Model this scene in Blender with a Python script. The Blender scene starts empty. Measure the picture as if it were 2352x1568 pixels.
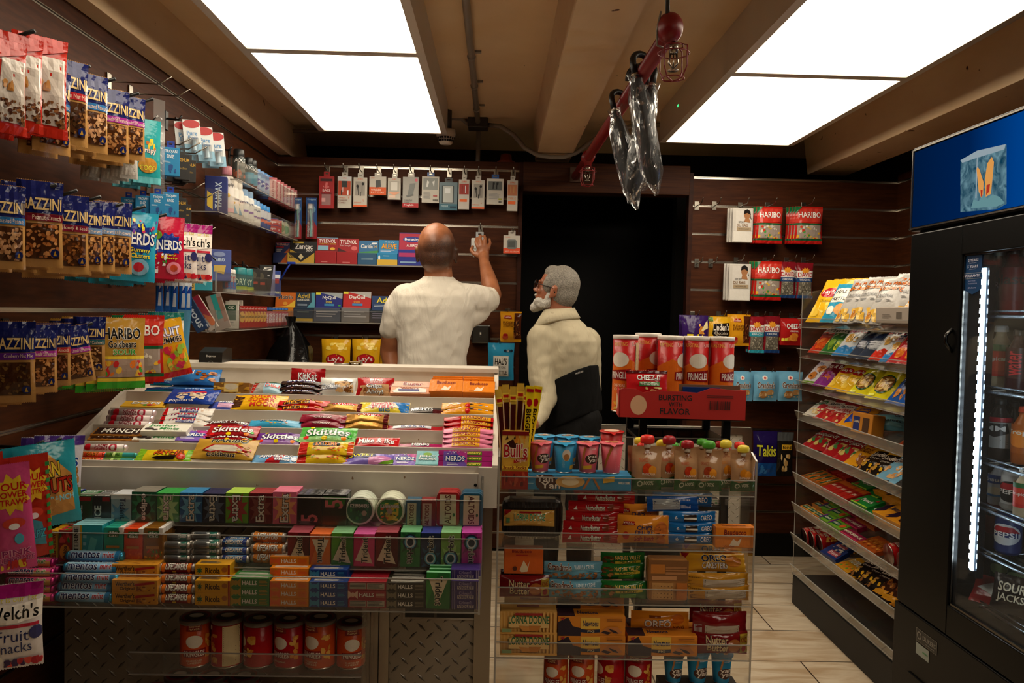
import bpy, bmesh, math, random
from mathutils import Vector, Matrix, Euler, noise
R = math.radians
SC = bpy.context.scene
COL = SC.collection
# ------------------------------------------------------------------ camera
FPX = 1829.0
CAM = Vector((0, 0, 1.36))
YAW, PITCH, ROLL = math.atan(37.4/FPX), math.atan(65.2/FPX), 0.022
_rz = Matrix.Rotation(-YAW, 3, 'Z')
_rx = Matrix.Rotation(math.pi/2 - PITCH, 3, 'X')
_ro = Matrix.Rotation(ROLL, 3, 'Z')
CR = _rz @ _rx @ _ro
cam_data = bpy.data.cameras.new('camera')
cam_data.sensor_width = 36
cam_data.lens = FPX/2352*36
cam_data.clip_start = 0.02
cam = bpy.data.objects.new('camera', cam_data)
cam.matrix_world = Matrix.Translation(CAM) @ CR.to_4x4()
COL.objects.link(cam)
SC.camera = cam
# ------------------------------------------------------------------ world, exposure
world = bpy.data.worlds.new('world'); SC.world = world
world.use_nodes = True
world.node_tree.nodes['Background'].inputs[0].default_value = (1, .82, .62, 1)
world.node_tree.nodes['Background'].inputs[1].default_value = 0.004
SC.view_settings.view_transform = 'Standard'
SC.view_settings.look = 'None'
SC.view_settings.gamma = 1
SC.view_settings.use_curve_mapping = False
SC.view_settings.exposure = 0.0
LAMP_STRENGTH = 7.2           # the ceiling light panels
LAMP_COLOR = (1.0, .87, .68)
SC.cycles.max_bounces = 8
SC.cycles.diffuse_bounces = 3
SC.cycles.glossy_bounces = 4
SC.cycles.transmission_bounces = 6
SC.cycles.transparent_max_bounces = 24
SC.cycles.caustics_reflective = False
SC.cycles.caustics_refractive = False
SC.cycles.sample_clamp_indirect = 3.0
SC.cycles.use_denoising = True

def W(px, py, X=None, Y=None, Z=None):
    """a point of the photograph laid on a plane of the room"""
    d = CR @ Vector(((px-1176)/FPX, -(py-784)/FPX, -1))
    if Y is not None: t = (Y-CAM.y)/d.y
    elif X is not None: t = (X-CAM.x)/d.x
    else: t = (Z-CAM.z)/d.z
    return CAM + d*t

# ------------------------------------------------------------------ materials
def lin(c):
    return c/12.92 if c <= .04045 else ((c+.055)/1.055)**2.4
def hexc(s):
    if len(s) == 3: v = [int(ch, 16)/15 for ch in s]
    else: v = [int(s[i:i+2], 16)/255 for i in (0, 2, 4)]
    return tuple(lin(x) for x in v)
MC = {}
def new_mat(name):
    m = bpy.data.materials.new(name); m.use_nodes = True
    nt = m.node_tree; nt.nodes.clear()
    out = nt.nodes.new('ShaderNodeOutputMaterial')
    return m, nt, out
def N(nt, t, **kw):
    n = nt.nodes.new(t)
    for k, v in kw.items():
        if k.startswith('_'): setattr(n, k[1:], v)
        else:
            k = k.replace('_', ' ')
            n.inputs[int(k) if k.isdigit() else k].default_value = v
    return n
FIN = {'m': (.6, 0, 0, 0), 'g': (.3, 0, .35, 60), 'f': (.32, .55, .5, 45), 's': (.38, 0, 0, 0), 'k': (.85, 0, .2, 300),
       'c': (.25, 1, 0, 0), 'b': (.45, .0, .0, 0), 'w': (.16, 0, .5, 38)}
def mat(col, fin='m'):
    key = (col, fin)
    if key in MC: return MC[key]
    m, nt, out = new_mat('surface_%s_%s' % (col, fin))
    r, met, bump, sc = FIN[fin]
    b = N(nt, 'ShaderNodeBsdfPrincipled', Roughness=r, Metallic=met)
    if fin in 'gw': b.inputs['Specular IOR Level'].default_value = .34
    tc = N(nt, 'ShaderNodeTexCoord')
    no = N(nt, 'ShaderNodeTexNoise', Scale=sc or 8.0, Detail=2.0)
    nt.links.new(tc.outputs['Object'], no.inputs['Vector'])
    c = hexc(col)
    mx = N(nt, 'ShaderNodeMix', _data_type='RGBA')
    mx.inputs['A'].default_value = (c[0]*.93, c[1]*.93, c[2]*.93, 1)
    mx.inputs['B'].default_value = (min(1, c[0]*1.05), min(1, c[1]*1.05), min(1, c[2]*1.05), 1)
    nt.links.new(no.outputs['Fac'], mx.inputs['Factor'])
    nt.links.new(mx.outputs['Result'], b.inputs['Base Color'])
    if bump:
        bp = N(nt, 'ShaderNodeBump', Strength=bump, Distance=.004)
        nt.links.new(no.outputs['Fac'], bp.inputs['Height'])
        nt.links.new(bp.outputs['Normal'], b.inputs['Normal'])
    nt.links.new(b.outputs[0], out.inputs[0])
    MC[key] = m
    return m
def mat_clear(name, tint=(1, 1, 1), gloss=.06, rough=.08, haze=0.0, hazecol=(.8, .8, .8), edge=1.45):
    if name in MC: return MC[name]
    m, nt, out = new_mat(name)
    tr = N(nt, 'ShaderNodeBsdfTransparent', Color=(*tint, 1))
    gl = N(nt, 'ShaderNodeBsdfGlossy', Roughness=rough, Color=(1, 1, 1, 1))
    lw = N(nt, 'ShaderNodeLayerWeight', Blend=.5)
    fr = N(nt, 'ShaderNodeMath', _operation='POWER'); fr.inputs[1].default_value = 4.0
    nt.links.new(lw.outputs['Facing'], fr.inputs[0])
    sc_ = N(nt, 'ShaderNodeMath', _operation='MULTIPLY'); sc_.inputs[1].default_value = .6; nt.links.new(fr.outputs[0], sc_.inputs[0]); fr = sc_
    ad = N(nt, 'ShaderNodeMath', _operation='ADD', _use_clamp=True); ad.inputs[1].default_value = gloss
    nt.links.new(fr.outputs[0], ad.inputs[0])
    mx = N(nt, 'ShaderNodeMixShader')
    nt.links.new(ad.outputs[0], mx.inputs[0]); nt.links.new(tr.outputs[0], mx.inputs[1]); nt.links.new(gl.outputs[0], mx.inputs[2])
    last = mx
    if haze:
        df = N(nt, 'ShaderNodeBsdfDiffuse', Color=(*hazecol, 1))
        m2 = N(nt, 'ShaderNodeMixShader'); m2.inputs[0].default_value = haze
        nt.links.new(mx.outputs[0], m2.inputs[1]); nt.links.new(df.outputs[0], m2.inputs[2]); last = m2
    nt.links.new(last.outputs[0], out.inputs[0])
    MC[name] = m
    return m
def mat_emit(name, col, s):
    if name in MC: return MC[name]
    m, nt, out = new_mat(name)
    e = N(nt, 'ShaderNodeEmission', Color=(*col, 1), Strength=s)
    nt.links.new(e.outputs[0], out.inputs[0]); MC[name] = m
    return m
def mat_noise(name, c1, c2, scale=4, stretch=(1, 1, 1), rough=.6, bump=.2, detail=6, lo=.3, hi=.7, met=0, spots=None, coat=0):
    if name in MC: return MC[name]
    m, nt, out = new_mat(name)
    b = N(nt, 'ShaderNodeBsdfPrincipled', Roughness=rough, Metallic=met)
    tc = N(nt, 'ShaderNodeTexCoord'); mp = N(nt, 'ShaderNodeMapping', Scale=stretch)
    nt.links.new(tc.outputs['Object'], mp.inputs['Vector'])
    no = N(nt, 'ShaderNodeTexNoise', Scale=scale, Detail=detail)
    nt.links.new(mp.outputs[0], no.inputs['Vector'])
    cr = N(nt, 'ShaderNodeValToRGB')
    cr.color_ramp.elements[0].position = lo; cr.color_ramp.elements[1].position = hi
    cr.color_ramp.elements[0].color = (*hexc(c1), 1); cr.color_ramp.elements[1].color = (*hexc(c2), 1)
    nt.links.new(no.outputs['Fac'], cr.inputs[0])
    src = cr.outputs[0]
    if spots:
        sc, thr, col = spots
        n2 = N(nt, 'ShaderNodeTexNoise', Scale=sc, Detail=3.0)
        nt.links.new(tc.outputs['Object'], n2.inputs['Vector'])
        c2r = N(nt, 'ShaderNodeValToRGB')
        c2r.color_ramp.elements[0].position = thr; c2r.color_ramp.elements[1].position = thr+.02
        nt.links.new(n2.outputs['Fac'], c2r.inputs[0])
        mx = N(nt, 'ShaderNodeMix', _data_type='RGBA')
        mx.inputs['B'].default_value = (*hexc(col), 1)
        nt.links.new(src, mx.inputs['A']); nt.links.new(c2r.outputs[0], mx.inputs['Factor'])
        src = mx.outputs['Result']
    nt.links.new(src, b.inputs['Base Color'])
    if bump:
        bp = N(nt, 'ShaderNodeBump', Strength=bump, Distance=.01)
        nt.links.new(no.outputs['Fac'], bp.inputs['Height']); nt.links.new(bp.outputs['Normal'], b.inputs['Normal'])
    if coat: b.inputs['Coat Weight'].default_value = coat
    nt.links.new(b.outputs[0], out.inputs[0]); MC[name] = m
    return m

# ------------------------------------------------------------------ mesh builder
class MB:
    def __init__(s):
        s.v = []; s.f = []; s.m = []; s.ml = []; s.sm = []
    def mi(s, m):
        if m not in s.ml: s.ml.append(m)
        return s.ml.index(m)
    def add(s, vs, fs, m, smooth=False):
        o = len(s.v); k = s.mi(m)
        s.v.extend(tuple(x) for x in vs)
        for f in fs:
            s.f.append(tuple(i+o for i in f)); s.m.append(k); s.sm.append(smooth)
        return s
    def box(s, x0, y0, z0, x1, y1, z1, m, ch=0):
        if ch <= 0:
            vs = [(x, y, z) for z in (z0, z1) for y in (y0, y1) for x in (x0, x1)]
            fs = [(0, 2, 3, 1), (4, 5, 7, 6), (0, 1, 5, 4), (2, 6, 7, 3), (0, 4, 6, 2), (1, 3, 7, 5)]
            return s.add(vs, fs, m)
        bm = bmesh.new(); bmesh.ops.create_cube(bm, size=1)
        for v in bm.verts:
            v.co = Vector(((x0+x1)/2+v.co.x*(x1-x0), (y0+y1)/2+v.co.y*(y1-y0), (z0+z1)/2+v.co.z*(z1-z0)))
        bmesh.ops.bevel(bm, geom=bm.edges[:], offset=ch, segments=2, affect='EDGES', profile=.5)
        return s.bm(bm, m)
    def bm(s, bm, m, smooth=False, xf=None):
        bm.verts.index_update()
        vs = [(xf @ v.co if xf else v.co) for v in bm.verts]
        s.add(vs, [tuple(v.index for v in f.verts) for f in bm.faces], m, smooth); bm.free()
        return s
    def tube(s, pts, r, m, n=8, caps=True, smooth=True):
        pts = [Vector(p) for p in pts]; rs = r if isinstance(r, (list, tuple)) else [r]*len(pts)
        vs = []; fs = []; up = None
        for i, p in enumerate(pts):
            a = pts[max(0, i-1)]; b = pts[min(len(pts)-1, i+1)]
            t = (b-a).normalized()
            if up is None:
                up = Vector((0, 0, 1)) if abs(t.z) < .9 else Vector((1, 0, 0))
            x = t.cross(up).normalized(); y = x.cross(t).normalized(); up = y
            for k in range(n):
                an = 2*math.pi*k/n
                vs.append(p + (x*math.cos(an)+y*math.sin(an))*rs[i])
        for i in range(len(pts)-1):
            for k in range(n):
                fs.append((i*n+k, i*n+(k+1) % n, (i+1)*n+(k+1) % n, (i+1)*n+k))
        if caps:
            fs.append(tuple(range(n))); fs.append(tuple((len(pts)-1)*n+k for k in reversed(range(n))))
        return s.add(vs, fs, m, smooth)
    def lathe(s, prof, m, n=24, c=(0, 0, 0), smooth=True, sx=1, sy=1, xf=None):
        vs = []; fs = []
        for (r, z) in prof:
            for k in range(n):
                a = 2*math.pi*k/n
                p = Vector((c[0]+r*sx*math.sin(a), c[1]-r*sy*math.cos(a), c[2]+z))
                vs.append(xf @ p if xf else p)
        for i in range(len(prof)-1):
            for k in range(n):
                fs.append((i*n+k, i*n+(k+1) % n, (i+1)*n+(k+1) % n, (i+1)*n+k))
        if prof[0][0] > 1e-5: fs.append(tuple(reversed(range(n))))
        if prof[-1][0] > 1e-5: fs.append(tuple((len(prof)-1)*n+k for k in range(n)))
        return s.add(vs, fs, m, smooth)
    def prism(s, poly, a0, a1, m, axis='x'):
        """extrude a polygon: axis x -> poly in (y,z); y -> (x,z); z -> (x,y)"""
        n = len(poly)
        def P(p, a):
            return (a, p[0], p[1]) if axis == 'x' else (p[0], a, p[1]) if axis == 'y' else (p[0], p[1], a)
        vs = [P(p, a0) for p in poly]+[P(p, a1) for p in poly]
        fs = [tuple(range(n)), tuple(reversed(range(n, 2*n)))]+[(i, i+n, (i+1) % n+n, (i+1) % n) for i in range(n)]
        return s.add(vs, fs, m)
    def mesh(s, name):
        me = bpy.data.meshes.new(name)
        me.from_pydata([tuple(p) for p in s.v], [], s.f)
        for m in s.ml: me.materials.append(m)
        me.polygons.foreach_set('material_index', s.m)
        me.polygons.foreach_set('use_smooth', s.sm)
        me.update()
        return me
    def obj(s, name, parent=None, loc=(0, 0, 0), rot=(0, 0, 0), fix=True):
        me = s.mesh(name)
        if fix:
            b = bmesh.new(); b.from_mesh(me); bmesh.ops.recalc_face_normals(b, faces=b.faces[:]); b.to_mesh(me); b.free()
        o = bpy.data.objects.new(name, me); COL.objects.link(o)
        o.location = loc; o.rotation_euler = rot
        if parent: o.parent = parent
        return o
def tag(o, label=None, cat=None, group=None, kind=None):
    if label: o['label'] = label
    if cat: o['category'] = cat
    if group: o['group'] = group
    if kind: o['kind'] = kind
    return o
def empty(name, loc=(0, 0, 0), rz=0):
    o = bpy.data.objects.new(name, None); COL.objects.link(o); o.location = loc; o.rotation_euler = (0, 0, rz)
    o.empty_display_size = .05
    return o
def struct(o):
    o['kind'] = 'structure'; return o
ACR = mat_clear('clear_acrylic', tint=(.95, .94, .92), gloss=.02, rough=.08, haze=.02, hazecol=(.75, .7, .62))
ACE = mat_clear('acrylic_edge', tint=(.55, .53, .5), gloss=.12, rough=.25, haze=.4, hazecol=(.62, .58, .52))
GLS = mat_clear('door_glass', tint=(.9, .93, .95), gloss=.0, rough=.02, haze=.015)
FILM = mat_clear('clear_film', tint=(.92, .92, .92), gloss=.14, rough=.12, haze=.05)
# ------------------------------------------------------------------ the room
YB = 4.5          # slat panels and doorway header
XL = -1.235       # left slat wall
XR = 2.26         # right slat wall
ZC = 2.42         # ceiling
YR = 5.25         # real back wall behind the slat panels
WOOD = mat_noise('dark_wood_laminate', '331709', '502911', 9, (1, 1, 9), .55, .04, 5, .25, .8)
WOODX = WOOD
EDGE = mat_noise('dark_wood_edge', '28120a', '3a1b0f', 9, (1, 1, 4), .5, .03)
ALU = mat('b8b0a4', 'c')
BLK = mat('0b0a0a', 's')
for m_ in (WOOD, EDGE): m_.node_tree.nodes['Principled BSDF'].inputs['Specular IOR Level'].default_value = .13
DARKW = mat_noise('dark_painted_wall', '0c0a08', '14110d', 5, (1, 1, 1), .85, .05)
CREAM = mat_noise('cream_painted_plaster', 'd8b78e', 'e2c49c', 3.5, (1, 1, 1), .75, .25, 8, .3, .7, spots=(26, .745, '2a1a12'))
CREAM2 = mat_noise('cream_painted_concrete', 'd8b78e', 'e4c8a2', 6, (1, .4, 1), .8, .5, 8, .3, .7, spots=(17, .72, '4a2418'))
def floor_mat():
    m, nt, out = new_mat('wood_look_floor_tile')
    b = N(nt, 'ShaderNodeBsdfPrincipled', Roughness=.35)
    tc = N(nt, 'ShaderNodeTexCoord')
    br = N(nt, 'ShaderNodeTexBrick', Scale=1.0, _offset=.5)
    br.inputs['Color1'].default_value = (*hexc('cdbda4'), 1); br.inputs['Color2'].default_value = (*hexc('c2b096'), 1)
    br.inputs['Mortar'].default_value = (*hexc('3a2e24'), 1); br.inputs['Mortar Size'].default_value = .003
    br.inputs['Brick Width'].default_value = .62; br.inputs['Row Height'].default_value = .31
    mp = N(nt, 'ShaderNodeMapping', Scale=(1, 1, 1))
    nt.links.new(tc.outputs['Object'], mp.inputs[0]); nt.links.new(mp.outputs[0], br.inputs['Vector'])
    mp2 = N(nt, 'ShaderNodeMapping', Scale=(1.5, 7, 1)); nt.links.new(tc.outputs['Object'], mp2.inputs[0])
    no = N(nt, 'ShaderNodeTexNoise', Scale=2.2, Detail=7.0, Distortion=1.2); nt.links.new(mp2.outputs[0], no.inputs['Vector'])
    cr = N(nt, 'ShaderNodeValToRGB'); cr.color_ramp.elements[0].position = .35; cr.color_ramp.elements[1].position = .6
    cr.color_ramp.elements[0].color = (.70, .60, .50, 1); cr.color_ramp.elements[1].color = (1, 1, 1, 1)
    nt.links.new(no.outputs['Fac'], cr.inputs[0])
    mx = N(nt, 'ShaderNodeMix', _data_type='RGBA', _blend_type='MULTIPLY', Factor=1.0)
    nt.links.new(br.outputs['Color'], mx.inputs['A']); nt.links.new(cr.outputs[0], mx.inputs['B'])
    nt.links.new(mx.outputs['Result'], b.inputs['Base Color']); nt.links.new(b.outputs[0], out.inputs[0])
    return m
FLOORM = floor_mat()
o = struct(MB().box(-1.6, -1.6, -.05, 2.6, YR+1.2, 0, FLOORM).obj('floor'))
o = struct(MB().box(-1.6, -1.6, ZC, 2.6, YR+.1, ZC+.08, CREAM).obj('ceiling'))

def slat_panel(name, a0, a1, z0, z1, zs, axis, pos, th=.018, face=-1):
    """slat wall: boards between horizontal aluminium grooves; axis x: panel runs along X at y=pos facing -Y; axis y: runs along Y at x=pos"""
    mb = MB(); g = .012
    def bx(u0, d0, za, u1, d1, zb, m):
        if axis == 'x': mb.box(u0, min(pos+d0, pos+d1), za, u1, max(pos+d0, pos+d1), zb, m)
        else: mb.box(min(pos+d0, pos+d1), u0, za, max(pos+d0, pos+d1), u1, zb, m)
    s = 1 if face < 0 else -1
    bx(a0, s*.010, z0, a1, s*.05, z1, BLK)                    # backing
    zs = sorted([z for z in zs if z0 < z < z1])
    edges = [z0-g/2]+zs+[z1+g/2]
    for i in range(len(edges)-1):
        bx(a0, 0, edges[i]+g/2, a1, s*.0095, edges[i+1]-g/2, WOOD)
    for z in zs:
        bx(a0, -s*.0015, z-g/2, a1, s*.004, z-g/2+.0045, ALU)
        bx(a0, -s*.0005, z+g/2-.0022, a1, s*.004, z+g/2, ALU)
        bx(a0, s*.006, z-g/2, a1, s*.0096, z+g/2, ALU)
    return mb
RAILS = [2.157-.1575*k for k in range(14)]
XPE = W(1189, 560, Y=YB).x
mb = slat_panel('wall_back', XL, XPE, .02, 2.205, RAILS, 'x', YB)
struct(mb.obj('wall_back'))
XDL, XDR = W(1196, 600, Y=YB).x, W(1578, 600, Y=YB).x
XRP = W(1588, 560, Y=YB).x
mb = MB().box(XPE, YB-.012, 0, XPE+.022, YB+.05, 2.205, EDGE)
struct(mb.obj('trim_1'))
mb = MB().box(XRP-.024, YB-.012, 0, XRP, YB+.05, 2.17, EDGE)
struct(mb.obj('trim_2'))
RR = [z-.012 for z in RAILS]
ZDH = W(1380, 445, Y=YB).z
mb = slat_panel('x', XRP, XR, .13, 2.15, [z for z in RR], 'x', YB)
struct(mb.obj('wall_right_back'))
struct(MB().box(XRP, YB-.01, 0, XR, YB+.05, .13, BLK).obj('baseboard_back'))
DW2 = mat_noise('rough_dark_wood', '2b140b', '48260f', 7, (.6, 1, 16), .6, .2, 6, .3, .75)
zt = W(1380, 378, Y=YB).z
DW2.node_tree.nodes['Principled BSDF'].inputs['Specular IOR Level'].default_value = .15
struct(MB().box(XPE+.022, YB-.03, ZDH, XRP-.024, YB+.08, zt, DW2, .004).obj('door_1_header'))
struct(slat_panel('x', -1.6, YB, .02, 2.215, [2.157, 1.81, 1.34, 1.03, .72, .41], 'y', XL, face=1).obj('wall_left'))
struct(slat_panel('x', -1.6, YB, .02, 2.19, [z for z in RR], 'y', XR, face=-1).obj('wall_right'))
# plaster above and behind the panels, and the dark room behind the doorway
struct(MB().box(-1.45, -1.6, 2.2, XL-.045, YR, ZC, CREAM).obj('wall_left_upper'))
struct(MB().box(-1.6, -1.6, 0, XL-.05, YR+1.2, 2.2, DARKW).obj('wall_left_rear'))
struct(MB().box(XR+.05, -1.6, 0, 2.6, YR+1.2, ZC, DARKW).obj('wall_right_rear'))
mbw = MB().box(-1.6, YR, 0, XDL-.1, YR+.1, ZC, DARKW).box(XDR+.1, YR, 0, 2.6, YR+.1, ZC, DARKW).box(XDL-.1, YR, 2.15, XDR+.1, YR+.1, ZC, DARKW)
struct(mbw.obj('wall_back_rear'))
struct(MB().box(-1.6, YR+1.1, 0, 2.6, YR+1.2, ZC, BLK).obj('wall_store_room'))
struct(MB().box(-1.6, -1.7, 0, 2.6, -1.6, ZC, DARKW).obj('wall_front'))
# beams
zb = 2.235
x0, x1 = W(1230, 376, Y=4.6).x, W(1307, 380, Y=4.6).x
mb = MB().prism([(x0, zb), (x1, zb), (x1+.02, ZC+.01), (x0-.02, ZC+.01)], -1.6, 4.62, CREAM2, 'y')
struct(mb.obj('beam_middle'))
mb = MB().prism([(-1.40, 2.215), (-1.17, 2.215), (-1.20, ZC+.01), (-1.40, ZC+.01)], -1.6, 4.95, CREAM2, 'y')
struct(mb.obj('beam_left'))
mb = MB().prism([(1.82, 2.215), (2.05, 2.215), (2.12, ZC+.01), (1.79, ZC+.01)], -1.6, 4.7, CREAM2, 'y')
struct(mb.obj('beam_right'))
# light panels
LAMP = mat_emit('light_panel_diffuser', LAMP_COLOR, LAMP_STRENGTH)
LFR = mat('cfc4b4', 's')
def light_fixture(x0, x1, ys, label, zf=2.262):
    t = empty('ceiling_light', ((x0+x1)/2, ys[0], zf)); tag(t, label, 'ceiling light')
    cx, cy, cz = t.location
    fb = MB(); fr = .03; y0, y1 = ys
    fb.box(x0-fr-cx, y0-cy-.002, .0, x0-cx, y1-cy+.002, ZC-zf, LFR).box(x1-cx, y0-cy-.002, .0, x1+fr-cx, y1-cy+.002, ZC-zf, LFR)
    fb.box(x0-fr-cx, y0-.03-cy, 0, x1+fr-cx, y0-cy, ZC-zf, LFR).box(x0-fr-cx, y1-cy, 0, x1+fr-cx, y1+.018-cy, ZC-zf, LFR)
    fb.box(x0-cx+.001, y0-cy+.001, .05, x1-cx-.001, y1-cy-.001, ZC-zf-.01, LFR)
    fb.obj('frame', t)
    MB().box(x0-cx+.0005, y0-cy+.0005, .008, x1-cx-.0005, y1-cy-.0005, .014, LAMP).obj('diffuser', t)
    return t
xa, xb = W(748, 303, Z=2.262).x, W(1012, 303, Z=2.262).x
yF = W(880, 303, Z=2.262).y; yN = W(780, 127, Z=2.262).y
light_fixture(xa, xb, (yN, yF), 'glowing white ceiling light panel beside the grey conduit, further of the left pair')
light_fixture(xa, xb, (yN-.045-1.22, yN-.045), 'glowing white ceiling light panel at upper left, nearer of the left pair')
xc, xd = W(1540, 316, Z=2.262).x, W(1794, 343, Z=2.262).x
yF2 = W(1667, 330, Z=2.262).y; yN2 = W(1857, 180, Z=2.262).y
t = light_fixture(xc, xd, (yN2, yF2), 'glowing white ceiling light panel by hanging umbrellas, further of the right pair')
MB().box(-(xd-xc)/2-.0315, .75, .08, -(xd-xc)/2-.029, .765, .09, mat_emit('green_indicator', (.05, 1, .2), 2)).obj('indicator', t)
light_fixture(xc, xd, (yN2-.045-1.22, yN2-.045), 'glowing white ceiling light panel at upper right, nearer of the right pair')
light_fixture(xc, xd, (yN2-.95-2.44, yN2-.95-1.22), 'added unseen light panel, almost overhead, lighting the fronts of the goods')  # unseen panel added to brighten the pack fronts
# ------------------------------------------------------------------ printed packages
# A kind = form, size in metres, base colour and finish, and a print: shapes and words laid on the front of the pack.
FONTJ = {}          # (text, bold) -> (verts2d, tris, bbox)
def text_mesh(key): return FONTJ[key]
def bake_texts(keys):
    obs = []
    for k in keys:
        if k in FONTJ: continue
        cu = bpy.data.curves.new('t', 'FONT'); cu.body = k[0]; cu.resolution_u = 2; cu.offset = k[1]
        cu.fill_mode = 'FRONT'
        o = bpy.data.objects.new('t', cu); COL.objects.link(o); obs.append((k, o, cu))
    bpy.context.view_layer.update()
    dg = bpy.context.evaluated_depsgraph_get()
    for k, o, cu in obs:
        me = bpy.data.meshes.new_from_object(o.evaluated_get(dg))
        vs = [(v.co.x, v.co.y) for v in me.vertices]; fs = [tuple(p.vertices) for p in me.polygons]
        xs = [v[0] for v in vs] or [0, 1]; ys = [v[1] for v in vs] or [0, 1]
        FONTJ[k] = (vs, fs, (min(xs), min(ys), max(xs), max(ys)))
        bpy.data.objects.remove(o); bpy.data.curves.remove(cu); bpy.data.meshes.remove(me)
def parse(spec):
    out = []
    for it in spec.split(';'):
        it = it.strip()
        if not it: continue
        c = it[0]; a = it[1:].split()
        out.append((c, a))
    return out
def txt_of(c, a): return ' '.join(a[5:]).replace('_', ' ').replace('|', '\n')
def spec_keys(spec):
    ks = []
    for c, a in parse(spec):
        if c in 'tTVA':
            ks.append((txt_of(c, a), 0.0 if c == 't' else .018))
            if '/' in a[4]: ks.append((txt_of(c, a), .055))
    return ks
def decals(mb, spec, S, fin, us=(), vs=(), base=.0004, step=.0003, seed=1):
    """lay the print of spec on the surface S(u, v, off)"""
    rnd = random.Random(seed); off = base
    bis = bool(us or vs)
    def lay(v2, fs, m, cl=False):
        nonlocal off
        if cl: v2 = [(min(max(u, .004), .996), min(max(v, .004), .996)) for u, v in v2]
        off += step
        if not bis:
            mb.add([S(u, v, off) for u, v in v2], fs, m); return
        bm = bmesh.new(); vv = [bm.verts.new((u, v, 0)) for u, v in v2]
        for f in fs:
            try: bm.faces.new([vv[i] for i in f])
            except ValueError: pass
        x0, x1 = min(p[0] for p in v2), max(p[0] for p in v2); y0, y1 = min(p[1] for p in v2), max(p[1] for p in v2)
        for lst, ax, a, b in ((us, 0, x0, x1), (vs, 1, y0, y1)):
            for k in lst:
                if a+.004 < k < b-.004:
                    co = (k, 0, 0) if ax == 0 else (0, k, 0); no = (1, 0, 0) if ax == 0 else (0, 1, 0)
                    bmesh.ops.bisect_plane(bm, geom=bm.verts[:]+bm.edges[:]+bm.faces[:], plane_co=co, plane_no=no, dist=1e-6)
        bm.verts.index_update()
        mb.add([S(v.co.x, v.co.y, off) for v in bm.verts], [tuple(v.index for v in f.verts) for f in bm.faces], m)
        bm.free()
    for c, a in parse(spec):
        if c in 'r':
            x0, y0, x1, y1 = map(float, a[:4]); lay([(x0, y0), (x1, y0), (x1, y1), (x0, y1)], [(0, 1, 2, 3)], mat(a[4], fin))
        elif c == 'e':
            cx, cy, rx, ry = map(float, a[:4]); n = 20
            lay([(cx+rx*math.cos(2*math.pi*i/n), cy+ry*math.sin(2*math.pi*i/n)) for i in range(n)], [tuple(range(n))], mat(a[4], fin), 1)
        elif c == 's':
            cx, cy, rx, ry = map(float, a[:4]); n = int(a[5]); q = float(a[6]) if len(a) > 6 else .6
            P = []
            for i in range(2*n):
                k = 1 if i % 2 else q; an = math.pi*i/n
                P.append((cx+rx*k*math.cos(an), cy+ry*k*math.sin(an)))
            lay([(cx, cy)]+P, [(0, 1+i, 1+(i+1) % (2*n)) for i in range(2*n)], mat(a[4], fin), 1)
        elif c == 'p':
            q = list(map(float, a[1:])); P = list(zip(q[::2], q[1::2])); lay(P, [tuple(range(len(P)))], mat(a[0], fin))
        elif c == 'n':
            x0, y0, x1, y1 = map(float, a[:4]); cols = a[4].split('/'); k = int(a[5]); sz = float(a[6]) if len(a) > 6 else .06
            asp = float(a[7]) if len(a) > 7 else 1.0
            for i in range(k):
                cx, cy = rnd.uniform(x0, x1), rnd.uniform(y0, y1); r = sz*rnd.uniform(.6, 1.2); an = rnd.uniform(0, 3.14); e = rnd.uniform(.5, .9)
                off += .00004
                P = []
                for j in range(7):
                    t = 2*math.pi*j/7; p, q = r*math.cos(t), r*e*math.sin(t)
                    P.append((min(max(cx+p*math.cos(an)-q*math.sin(an), x0), x1), min(max(cy+(p*math.sin(an)+q*math.cos(an))*asp, y0), y1)))
                mb.add([S(u, v, off) for u, v in P], [tuple(range(7))], mat(rnd.choice(cols), fin))
        elif c == 'l':
            x0, y0, x1, y1 = map(float, a[:4]); k = int(a[5]); hh = (y1-y0)/k
            off += step
            for i in range(k):
                xe = x1-(x1-x0)*rnd.choice((0, 0, .1, .25)); ya = y0+hh*(i+.3)
                mb.add([S(u, v, off) for u, v in ((x0, ya), (xe, ya), (xe, ya+hh*.45), (x0, ya+hh*.45))], [(0, 1, 2, 3)], mat(a[4], fin))
        elif c == 'b':
            x0, y0, x1, y1 = map(float, a[:4]); k = int(a[5])
            off += step
            for i in range(k):
                xa = x0+(x1-x0)*i/k; wd = (x1-x0)/k*rnd.choice((.3, .5, .8))
                mb.add([S(u, v, off) for u, v in ((xa, y0), (xa+wd, y0), (xa+wd, y1), (xa, y1))], [(0, 1, 2, 3)], mat(a[4], fin))
        elif c in 'tTVA':
            x0, y0, x1, y1 = map(float, a[:4]); cols = a[4].split('/'); t = txt_of(c, a)
            ital = 0
            for li, col in (((1, cols[1]),) if len(cols) > 1 else ())+((0, cols[0]),):
                vs2, fs, bb = FONTJ[(t, .055 if li else (0.0 if c == 't' else .018))]
                b0 = FONTJ[(t, 0.0 if c == 't' else .018)][2]
                w0, h0 = max(b0[2]-b0[0], 1e-6), max(b0[3]-b0[1], 1e-6)
                out = []
                for x, y in vs2:
                    p, q = (x-b0[0])/w0, (y-b0[1])/h0
                    if c == 'V': p, q = 1-q, p
                    elif c == 'A': p, q = q, 1-p
                    out.append((x0+(x1-x0)*p, y0+(y1-y0)*q))
                if out: lay(out, fs, mat(col, fin))
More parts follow.
